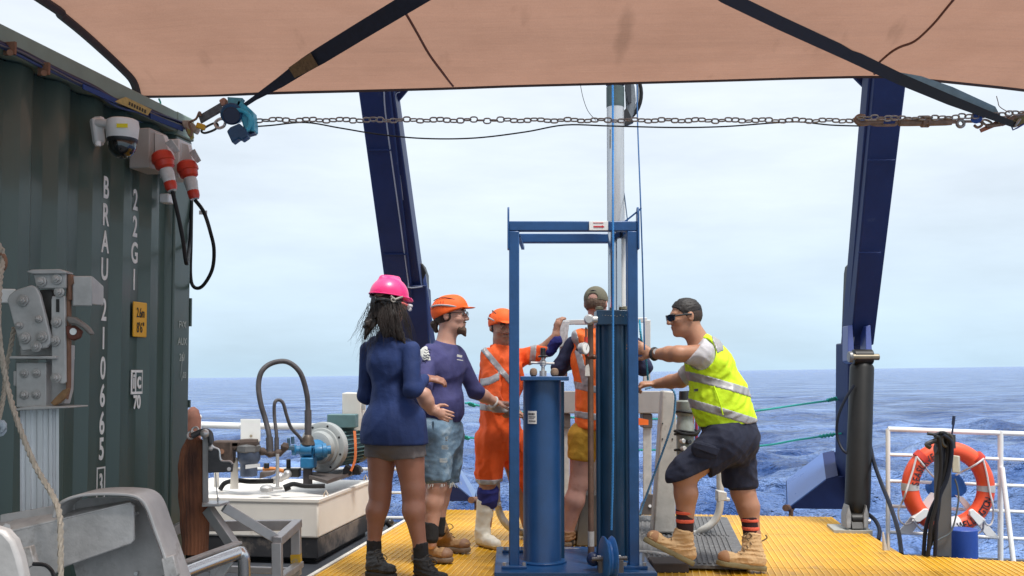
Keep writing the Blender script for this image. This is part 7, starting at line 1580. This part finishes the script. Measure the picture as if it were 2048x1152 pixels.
# ------------------------------------------------------------------ 3: man in orange coverall
def hand_fist(F_, *a, **k): hand(F_, *a, **k)
orange_cloth = cloth('orange_coverall', (.82, .105, .012), .75, .12, 6, .3, 90)
def NK_(F0, j):      # room for the neck in the collar
    h = F0.copy(); h.f = np.full(h.n, .5, dtype=f32); h.cone(j(1004, 690), .062, j(1003, 660), .08, .01); return h
def coverall_man():
    D = 7.05; j = lambda x, y, dy=0.: P(x, y, D + dy)
    fr = V(.62, -.78, 0).normalized(); sd = V(-.78, -.62, 0).normalized(); T = (sd, fr, UP)
    t = person('man in an orange reflective coverall, orange bump cap and white rubber boots behind the stand', j(985, 1090))
    sk = skin('skin_tan', (.36, .18, .115))
    lo, hi = bounds([j(935, 600, -.35), j(1150, 1100, .35)], .05); lo[2] = -.02
    B = Field(lo, hi, .007); hc = j(1004, 656); hf = V(.36, -.92, -.12)
    q, HM = head(B, hc, hf, sc_=1.0, wide=1.06, jaw=1.2)
    B.cone(j(1003, 682), .06, j(1004, 710), .07, .03); B.cone(j(1004, 730), .11, j(1000, 860), .12, .04)
    fw = j(1112, 672, .02); hand(B, fw, V(.12, .1, .95), V(.8, .5, 0), 1, .62, sc_=1.05)
    nw = j(1013, 828, -.22); hand(B, nw, V(.95, -.2, .1), V(0, 0, -1), 1, .7)
    B.cone(j(975, 730, -.12), .05, j(990, 800, -.26), .04, .02); B.cone(j(990, 800, -.26), .04, nw, .03, .02)
    B.cone(j(1035, 715, .12), .05, j(1085, 700, .05), .04, .02); B.cone(j(1085, 700, .05), .04, fw, .03, .02)
    for hp, an in ((j(978, 900, -.05), j(972, 1050, -.02)), (j(1022, 900, .1), j(1055, 1050, .25))): B.cone(hp, .08, an, .04, .03)
    B.mesh('body', sk, t)
    S_ = Field(lo, hi, .007)
    S_.ell(j(1003, 755), (.185, .145, .17), T, .04); S_.cone(j(978, 715, -.12), .07, j(1030, 712, .12), .07, .05); S_.cone(j(1003, 700), .075, j(1003, 720), .09, .04)
    S_.cone(j(1000, 780), .150, j(1000, 880), .150, .06); 
    ns, ne = j(977, 735, -.14), j(988, 800, -.28); S_.cone(ns, .072, ne, .066, .035); S_.cone(ne, .066, j(1006, 826, -.24), .050, .03, capB=True)
    fs, fe = j(1034, 718, .12), j(1076, 708, .06); S_.cone(fs, .070, fe, .058, .035); S_.cone(fe, .058, j(1102, 695, .03), .050, .03, capB=True)
    S_.cone(j(980, 885, -.05), .122, j(978, 965, -.02), .098, .04, capB=True); S_.cone(j(1024, 880, .08), .118, j(1058, 985, .24), .098, .04, capB=True)
    S_.folds(.012, 13, 41, (1, 1, .8)); S_.folds(.010, 30, 14); S_.over(B); S_.cut(j(1004, 684), V(.1, -.1, 1)); S_.less(NK_(S_, j)); S_.blur()
    cv = S_.mesh('coverall', orange_cloth, t)
    def band(p, n, w_, keep=None):
        b = S_.copy(); b.grow(.0035); b.slab(p, n, w_)
        for k in keep or []: b.cut(*k)
        b.mesh('reflective_band', silver, cv)
    band(j(1000, 815), V(.05, .0, 1), .052); band(j(978, 962, -.02), V(0, 0, 1), .04, [(j(1008, 960), V(1, 0, 0))])
    band(j(985, 752, -.14), V(-.35, -.2, 1), .045, [(j(1000, 750), V(1, .0, 0)), (j(970, 750, -.10), V(-.2, 1, 0))])
    band(j(985, 720, -.10), V(.75, 0, .62), .042, [(j(1000, 770), V(0, 0, -1)), (j(1000, 740, .02), V(0, 1, 0))])
    band(j(1066, 705, .08), V(1, 0, -.1), .045, [(j(1050, 700), V(-1, 0, 0))]); band(j(1098, 697, .04), V(1, 0, 0), .03, [(j(1050, 700), V(-1, 0, 0))])
    rb = cloth('royal_blue_cloth', (.015, .02, .16))
    for nm, ops in (('blue_cuff', [(j(1098, 702, .04), .047, j(1113, 680, .02), .044)]), ('blue_knee', [(j(976, 985, -.02), .080, j(976, 1000, -.02), .074)]), ('blue_knee', [(j(1060, 990, .24), .078, j(1060, 1006, .24), .072)]), ('blue_collar', [(j(1003, 692), .066, j(1003, 704), .072)])):
        N_ = Field(lo, hi, .007)
        for q_ in ops: N_.cone(*q_, .02)
        N_.folds(.005, 30, 5); N_.mesh(nm, rb, t)
    wbt = mat('white_rubber', (.70, .66, .56), .5, 0, .07, 6, .1, 30, dirt=(.55, .48, .34), ds=6, dth=.6)
    for (a, b, tt, up_) in ((j(972, 1000, -.02), G(959, 1091), G(984, 1094), 1), (j(1062, 1010, .25), G(1062, 1076), G(1085, 1082), 1)):
        Wb = Field(*bounds([a, b, tt], .19), .006); b = b + V(0, 0, .0); an = b + (tt - b) * .25
        Wb.cone(a, .066, an + V(0, 0, .09), .052, .02, capA=True); Wb.cone(an + V(0, 0, .09), .052, an + V(0, 0, .045), .048, .03)
        dd = V(.55, -.83, 0); Wb.cone(an + V(0, 0, .045), .044, an + dd * .10 + V(0, 0, .042), .044, .03); Wb.cone(an + dd * .10 + V(0, 0, .042), .044, an + dd * .17 + V(0, 0, .036), .040, .02)
        Wb.cut(V(0, 0, .006), (0, 0, -1)); Wb.folds(.003, 22, 2); bo = Wb.mesh('rubber_boot', wbt, t)
        Sl = Wb.copy(); Sl.grow(.004); Sl.cut(V(0, 0, .030), (0, 0, 1)); Sl.mesh('boot_sole', mat('sole_yellowish', (.48, .36, .16), .7), bo)
    bump_cap(hc, HM, t, -.08)
    hr = mat('black_short_hair', (.015, .012, .011), .6, 0, .3, 50, .4, 200); s, f, u = HM
    W = Field(*bounds([hc], .15), .005); W.ell(hc + u * .012 - f * .015, (.083, .092, .082), HM, .01); W.cut(hc + f * .018, f); W.cut(hc - u * .035, -u - f * .1); W.mesh('hair', hr, t)
    for e in (-1, 1):
        obj('eye', MB().ball(q(e * .031, .0830, .010), .0105, 12, (1, 1, .6)), mat('eye_white', (.6, .58, .55)), t); obj('iris', MB().ball(q(e * .031, .0905, .009), .0046, 10), mat('iris_dark', (.02, .012, .01)), t)
        obj('eyelid', MB().tube([q(e * .018, .092, .013), q(e * .031, .0965, .0165), q(e * .045, .088, .013)], .0028, 6), sk, t)
        obj('eyebrow', MB().tube([q(e * .014, .096, .030), q(e * .032, .095, .036), q(e * .048, .083, .031)], .0034, 6), hr, t)
coverall_man()

# ------------------------------------------------------------------ 4: man in hi-vis orange vest, seen from behind
def vest_man():
    D = 6.98; j = lambda x, y, dy=0.: P(x, y, D + dy)
    fr = V(.25, .97, 0).normalized(); sd = V(.97, -.25, 0).normalized(); T = (sd, fr, UP)
    t = person('man seen from behind in an olive cap, orange vest over navy sleeves and mustard shorts', j(1190, 1095))
    sk = skin('skin_pinkish', (.52, .28, .22)); 
    lo, hi = bounds([j(1085, 565, -.2), j(1320, 1110, .5)], .05); lo[2] = -.02
    B = Field(lo, hi, .007); hc = j(1192, 608); q, HM = head(B, hc, V(.30, .93, -.12))
    B.cone(j(1196, 628), .058, j(1205, 662), .066, .03); B.cone(j(1210, 690), .11, j(1200, 860), .12, .04)
    for hp, kn, an in ((j(1166, 880), j(1158, 965), j(1134, 1068)), (j(1225, 880), j(1230, 965), j(1228, 1068))):
        B.cone(hp, .095, kn, .064, .03); cf = kn.lerp(an, .35) - fr * .01; B.cone(kn, .062, cf, .067, .03); B.cone(cf, .066, an, .040, .03); B.cone(an, .04, an - V(0, 0, .07), .038, .02)
    ls, le, lw = j(1146, 688, .09), j(1119, 736, .10), j(1160, 720, .32); rs, re, rw = j(1270, 690), j(1288, 735), j(1262, 700, .35)
    for a, b, c in ((ls, le, lw), (rs, re, rw)): B.cone(a, .05, b, .042, .02); B.cone(b, .042, c, .030, .02)
    hand(B, lw, V(.3, .6, .5), V(.2, 0, -1), 1, .5); hand(B, rw, V(-.3, .6, .5), V(0, 0, -1), -1, .5)
    B.mesh('body', sk, t)
    S_ = Field(lo, hi, .007); S_.ell(j(1208, 720), (.19, .12, .16), T, .04); S_.cone(j(1165, 680), .06, j(1256, 684), .06, .04)
    for a, b, c in ((ls, le, lw), (rs, re, rw)): S_.cone(a, .062, b, .060, .035); S_.cone(b, .058, c, .042, .03, capB=True)
    S_.cone(j(1205, 760), .15, j(1203, 850), .155, .05, flat=(fr, 1.2)); S_.folds(.008, 14, 51); S_.folds(.005, 30, 5); S_.over(B); S_.cut(j(1204, 655), V(0, 0, 1)); S_.cut(j(1200, 858), V(0, 0, -1)); S_.blur()
    S_.mesh('navy_shirt', cloth('navy_shirt', (.014, .018, .055)), t)
    Vt = Field(lo, hi, .007); Vt.ell(j(1207, 720), (.232, .150, .180), T, .04); Vt.cone(j(1160, 674), .066, j(1254, 676), .064, .04); Vt.cone(j(1206, 655), .072, j(1206, 690), .09, .04)
    Vt.cone(j(1204, 750), .184, j(1203, 852), .192, .06, flat=(fr, 1.15)); Vt.folds(.009, 13, 61, (1, 1, .7)); Vt.folds(.005, 26, 6); Vt.over(S_, .004)
    Vt.cut(j(1136, 700), V(-1, 0, .1)); Vt.cut(j(1276, 700), V(1, 0, .1)); Vt.cut(j(1200, 860), V(-.12, 0, -1)); Vt.cut(j(1204, 650), V(0, 0, 1)); Vt.blur()
    v = Vt.mesh('hi_vis_vest', mat('hi_vis_orange', (.95, .17, .02), .7, 0, .08, 8, .25, 90, bump2=.35, bs2=14), t)
    def band(p, n, w_, keep=()):
        b = Vt.copy(); b.grow(.004); b.slab(p, n, w_)
        for k in keep: b.cut(*k)
        b.mesh('reflective_band', silver, v)
    band(j(1195, 780), V(.22, 0, 1), .052); band(j(1195, 833), V(.12, 0, 1), .048)
    band(j(1152, 690), V(1, 0, .22), .045, [(j(1160, 775), V(0, 0, -1)), (j(1160, 690, .0), V(0, 1, 0))]); band(j(1264, 690), V(1, 0, -.22), .045, [(j(1160, 775), V(0, 0, -1)), (j(1160, 690), V(0, 1, 0))])
    H = Field(lo, hi, .007); H.ell(j(1202, 865), (.185, .145, .12), T, .04); H.cone(j(1168, 875), .118, j(1162, 920), .100, .035, capB=True); H.cone(j(1230, 875), .118, j(1232, 922), .100, .035, capB=True)
    H.folds(.008, 18, 71); H.over(B); H.cut(j(1200, 845), V(0, 0, 1)); H.blur(); H.mesh('mustard_shorts', cloth('mustard_cloth', (.55, .30, .03)), t)
    br = cloth('brown_shoe', (.30, .16, .08), .7, .2, 12); so3 = mat('mud_sole', (.17, .125, .09))
    for an in (j(1134, 1068), j(1228, 1068)):
        a = an; b = an - V(0, 0, .03); K_ = Field(*bounds([a, b], .08), .006); K_.cone(a, .047, b - V(0, 0, .03), .047, .01, capA=True); K_.mesh('sock', black_sock, t)
        h0 = V(an.x - .02, an.y - .05, .012); boot(h0, h0 + V(.10, .26, 0), (0, 0, 1), t, .10, br, so3, None, None, 1.05, ankle=V(an.x, an.y, .105))
    s, f, u = HM; Cc = Field(*bounds([hc], .22), .0052); Cc.ell(hc + u * .034 - f * .008, (.084, .104, .090), HM, .01); Cc.cut(hc + u * .012, -u); Cc.cone(hc + u * .03 + f * .08, .06, hc + u * .02 + f * .14, .045, .01, flat=(u, 8))
    Cc.ell(hc - f * .11 + u * .030, (.034, .04, .026), HM, .006, sub=True)
    c = Cc.mesh('cap', cloth('olive_cap', (.135, .125, .085), .8, .15, 10), t)
    obj('cap_badge', MB().tube([hc + u * .058 - f * .104 + s * .03 * math.cos(a) + u * .02 * math.sin(a) * .9 + f * (.012 * abs(math.cos(a))) for a in [R(10 + 18 * k) for k in range(10)]], .004, 6), blackpl, c)
    W = Field(*bounds([hc], .15), .005); W.ell(hc + u * .005 - f * .012, (.080, .096, .086), HM, .01); W.cut(hc + f * .02, f); W.cut(hc - u * .048, -u); W.cut(hc + u * .04, u); W.folds(.003, 110, 3); W.mesh('hair', mat('greying_brown_hair', (.12, .075, .05), .7, 0, .4, 60, .5, 200), t)
vest_man()

# ------------------------------------------------------------------ 5: man leaning in, yellow vest, tan boots
def yellow_man():
    D = 6.12; j = lambda x, y, dy=0.: P(x, y, D + dy)
    fr = V(-.93, -.02, -.36).normalized(); sd = V(0, -1, 0); up_ = sd.cross(fr) * -1
    sd, fr, up_ = basis(fr); T = (sd, fr, up_)
    t = person('man in dark glasses and yellow vest leaning on the blue stand, one tan boot raised', j(1440, 1140))
    sk = skin('skin_warm_tan', (.43, .215, .13))
    lo, hi = bounds([j(1255, 585, -.3), j(1540, 1140, .4)], .05); lo[2] = -.03
    B = Field(lo, hi, .0066); hc = j(1371, 635); q, HM = head(B, hc, V(-.98, -.10, -.12), sc_=1.0, wide=1.0, jaw=1.15)
    B.cone(j(1382, 655), .058, j(1402, 692), .072, .03); B.cone(j(1412, 715), .11, j(1455, 860), .13, .04)
    # near (left) arm straight out, far arm lower
    ns, ne, nw = j(1402, 708, -.16), j(1356, 708, -.14), j(1306, 708, .02)
    B.cone(ns, .058, ne, .048, .02); B.cone(ne, .048, ne.lerp(nw, .35), .046, .02); B.cone(ne.lerp(nw, .35), .045, nw, .029, .02)
    hand(B, nw, V(-.85, .12, .40), V(-.2, .98, 0), 1, .30, spread=.2, sc_=1.05)
    fs, fe, fw = j(1395, 735, .16), j(1362, 760, .22), j(1312, 768, .35)
    B.cone(fs, .055, fe, .048, .02); B.cone(fe, .048, fe.lerp(fw, .4), .043, .02); B.cone(fe.lerp(fw, .4), .042, fw, .030, .02); hand(B, fw, V(-.95, 0, .0), V(0, .2, -1), -1, 1.0)
    legs = ((j(1448, 880, -.10), j(1368, 950, -.16), j(1370, 1058, -.16)), (j(1470, 880, .10), j(1486, 985, .08), j(1506, 1070, .04)))
    for hp, kn, an in legs:
        B.cone(hp, .105, kn, .074, .03); ca = (kn - an).normalized(); cf = kn.lerp(an, .34) + V(.010, 0, 0); B.cone(kn, .068, cf, .066, .03); B.cone(cf, .066, an, .044, .03); B.cone(an, .043, an - V(0, 0, .04), .04, .02)
    B.ell(legs[0][1] + V(-.022, 0, .0), (.05, .045, .05), None, .03)
    B.mesh('body', sk, t)
    # grey-white tee
    W = Field(lo, hi, .0066); W.ell(j(1410, 722), (.165, .120, .145), T, .04); W.cone(j(1398, 700, -.13), .072, j(1398, 715, .12), .068, .05); W.cone(ns, .074, j(1366, 707, -.14), .066, .035, capB=True); W.cone(fs, .066, j(1364, 755, .20), .060, .03, capB=True)
    W.cone(j(1402, 690), .072, j(1408, 705), .08, .03); W.folds(.009, 15, 81, (1, 1, 1)); W.folds(.006, 32, 9); W.over(B); W.cut(j(1396, 684), V(-.75, 0, .66)); W.blur()
    W.mesh('tee_shirt', cloth('pale_grey_tee', (.50, .49, .51), .9, .05), t)
    # vest
    Vt = Field(lo, hi, .0066); Vt.ell(j(1417, 728), (.178, .140, .165), T, .04); Vt.cone(j(1416, 690, -.09), .060, j(1416, 690, .09), .060, .05)
    Vt.cone(j(1424, 745), .152, j(1440, 805), .172, .06); Vt.cone(j(1438, 800), .172, j(1456, 838), .176, .06)
    Vt.folds(.010, 12, 91, (1, 1, .7)); Vt.folds(.008, 28, 8); Vt.over(W, .004)
    arm = Field(lo, hi, .0066); arm.cone(j(1394, 708, -.30), .098, j(1398, 706, -.07), .090, .02); arm.cone(j(1360, 704, -.2), .085, j(1398, 706, -.12), .098, .02); arm.cone(j(1385, 725, .35), .09, j(1392, 722, .10), .085, .02)
    Vt.less(arm); Vt.cut(j(1396, 668), V(-.85, 0, .52)); Vt.cut(j(1455, 848), V(.10, 0, -1)); Vt.blur()
    vm = mat('hi_vis_yellow', (.62, .90, .015), .7, 0, .06, 8, .2, 90, bump2=.4, bs2=12)
    v = Vt.mesh('hi_vis_vest', vm, t)
    def band(p, n, w_, keep=()):
        b = Vt.copy(); b.grow(.004); b.slab(p, n, w_)
        for k in keep: b.cut(*k)
        return b.mesh('reflective_band', silver, v)
    band(j(1422, 765), V(.28, 0, 1), .052); band(j(1455, 829), V(.30, 0, 1), .052)
    band(j(1436, 690, -.13), V(1, -.3, .42), .038, [(j(1436, 703), V(.42, 0, -1)), (j(1400, 660, .0), V(0, 1, 0)), (j(1428, 668), V(-.42, 0, 1))])
    for (a, b) in (((1428, 772), (1446, 830)),): obj('vest_seam', MB().tube(smooth_pts([P(a[0], a[1], D - .165), P(1438, 800, D - .19), P(b[0], b[1], D - .185)], 4), .004, 6), vm, v)
    obj('vest_tag', MB().prism([P(1388, 778, D - .13), P(1395, 777, D - .13), P(1395, 782, D - .13), P(1388, 783, D - .13)], (0, -.02, 0)), blackpl, v, 0)
    H = Field(lo, hi, .0066); H.cone(j(1455, 850), .168, j(1462, 880), .168, .05); H.ell(j(1478, 875), (.15, .13, .12), T, .05)
    a = legs[0]; H.cone(j(1448, 885, -.10), .145, j(1376, 945, -.15), .112, .05); H.cone(j(1376, 945, -.15), .112, j(1364, 955, -.16), .105, .02)
    H.cone(j(1472, 885, .09), .135, j(1480, 978, .08), .108, .04, capB=True); H.folds(.011, 12, 101, (1, 1, 1)); H.folds(.006, 30, 10); H.over(B)
    H.cut(j(1350, 951, -.16), V(-.18, 0, -1)) if False else None
    # slanting hem of the front leg, only over the front leg
    X, Y, Z = H.grid(); p = A3(j(1368, 954, -.16)); pl = (X - p[0]) * .38 + (Z - p[2]) * -.925 ; hemx = A3(j(1408, 900))[0]
    H.f = np.where((X < hemx) & (Y < D + .02 + 0 * Z), np.maximum(H.f, pl), H.f).astype(f32)
    H.cut(j(1455, 842), V(-.12, 0, 1)); H.blur(); sh = H.mesh('cargo_shorts', cloth('navy_cargo', (.014, .018, .040), .85, .2), t)
    pk = Field(lo, hi, .0066); pk.cone(j(1398, 898, -.235), .048, j(1420, 905, -.235), .050, .01, flat=(V(.1, 1, 0), 2.5)); pk.folds(.003, 40, 3); pk.mesh('thigh_pocket', cloth('navy_cargo', (.014, .018, .040)), sh)
    obj('pocket_flap', MB().prism([P(1388, 884, D - .285), P(1440, 898, D - .26), P(1434, 912, D - .262), P(1386, 895, D - .287)], (0, .012, 0)), cloth('navy_cargo', (.014, .018, .040)), sh, 35, .003)
    # striped socks
    org = cloth('orange_sock', (.80, .13, .07)); 
    for i, (a, b, y0) in enumerate(((j(1370, 1018, -.16), j(1370, 1062, -.16), 1018), (j(1499, 1034, .05), j(1504, 1076, .04), 1034))):
        K_ = Field(*bounds([a, b], .08), .0055); K_.cone(a, .054, b, .050, .01, capA=True); so_ = K_.mesh('sock', cloth('maroon_black_sock', (.03, .010, .012)), t)
        for (y, h) in ((3, 7), (19, 8)):
            Kb = K_.copy(); Kb.grow(.002); c = a.lerp(b, (y + h / 2) / 44.); Kb.slab(c, V(0, 0, 1), h * D / F); Kb.mesh('sock_stripe', org, so_)
    tb = cloth('tan_nubuck', (.68, .45, .23), .85, .12, 9, dirt=(.56, .34, .17), ds=9, dth=.55); so4 = mat('olive_sole', (.24, .20, .10), .7, 0, .2, 16); tc_ = cloth('tan_toe', (.42, .22, .11), .7); lc = mat('tan_lace', (.20, .14, .08), .8)
    d0 = V(-.88, 0, .47).normalized(); hl = P(1384, 1131, D - .16); to = P(1289, 1083, D - .17)
    boot(hl, to, V(-.45, 0, .89), t, .20, tb, so4, tc_, lc, 1.1, ankle=P(1366, 1060, D - .16), puff=.002, chunky=1.1)
    boot(P(1529, 1141, D - .02), P(1437, 1129, D - .05), V(0, 0, 1), t, .21, tb, so4, tc_, lc, 1.1, ankle=P(1504, 1072, D + .03), puff=.002, chunky=1.1)
    obj('pull_tab', MB().tube(smooth_pts([P(1524, 1082, D), P(1534, 1076, D), P(1531, 1070, D)], 3), .005, 6), lc, t)
    # head details
    s, f, u = HM; hr = mat('black_short_hair', (.015, .012, .011))
    Wh = Field(*bounds([hc], .15), .005); Wh.ell(hc + u * .032 - f * .010, (.0765, .098, .091), HM, .01); Wh.cut(hc + u * .050 + f * .055, f * .75 - u * .66); Wh.cut(hc - u * .0 + f * .005, f * .35 - u * .93) ; Wh.folds(.003, 120, 4); Wh.mesh('hair', hr, t)
    Wf = Field(*bounds([hc], .15), .005); Wf.ell(hc + u * .018 - f * .012, (.0765, .0965, .090), HM, .01); Wf.cut(hc + f * .0 , f * .9 - u * .1); Wf.cut(hc - u * .055, -u); Wf.cut(hc + u * .04, u); Wf.folds(.002, 120, 4); Wf.mesh('faded_sides', mat('stubble_hair', (.05, .032, .025), .8, 0, .3, 60, .3, 200), t)
    lens = mat('dark_lens', (.008, .015, .03), .08, 0, .05, 5, coat=1)
    gl = MB()
    for e in (-1, 1):
        gl.prism([q(e * .012, .112, .020), q(e * .030, .112, .024), q(e * .052, .102, .022), q(e * .066, .080, .020), q(e * .064, .084, -.008), q(e * .046, .103, -.016), q(e * .022, .110, -.012)], f * .005)
    g0 = obj('sunglasses', gl, lens, t); obj('sunglasses_frame', MB().tube([q(-.066, .082, .021), q(-.050, .106, .026), q(-.012, .116, .022), q(.012, .116, .022), q(.050, .106, .026), q(.066, .082, .021)], .0042, 6).tube([q(.068, .082, .016), q(.080, .03, .017), q(.083, -.018, .014), q(.081, -.034, .012)], .0055, 6).tube([q(-.068, .082, .016), q(-.080, .03, .017), q(-.083, -.018, .014)], .0055, 6), blackpl, g0)
    # watch and ring
    ar = (nw - ne).normalized(); a0 = ar.orthogonal().normalized(); b0 = ar.cross(a0); wc = nw + ar * -.012
    w0 = obj('watch_strap', MB().tube([wc + a0 * .034 * math.cos(a) + b0 * .034 * math.sin(a) for a in [6.283 * k / 18 for k in range(18)]], .010, 8, True), blackpl, t)
    obj('watch_face', MB().cyl(wc + V(.005, -.034, .012), wc + V(.005, -.047, .014), .020, n=16), mat('watch_grey', (.45, .45, .45), .3, .3), w0)
yellow_man()
for o in bpy.data.objects:
    if o.type == 'MESH' and o.parent is None and 'kind' not in o and 'category' not in o: print('UNTAGGED', o.name)
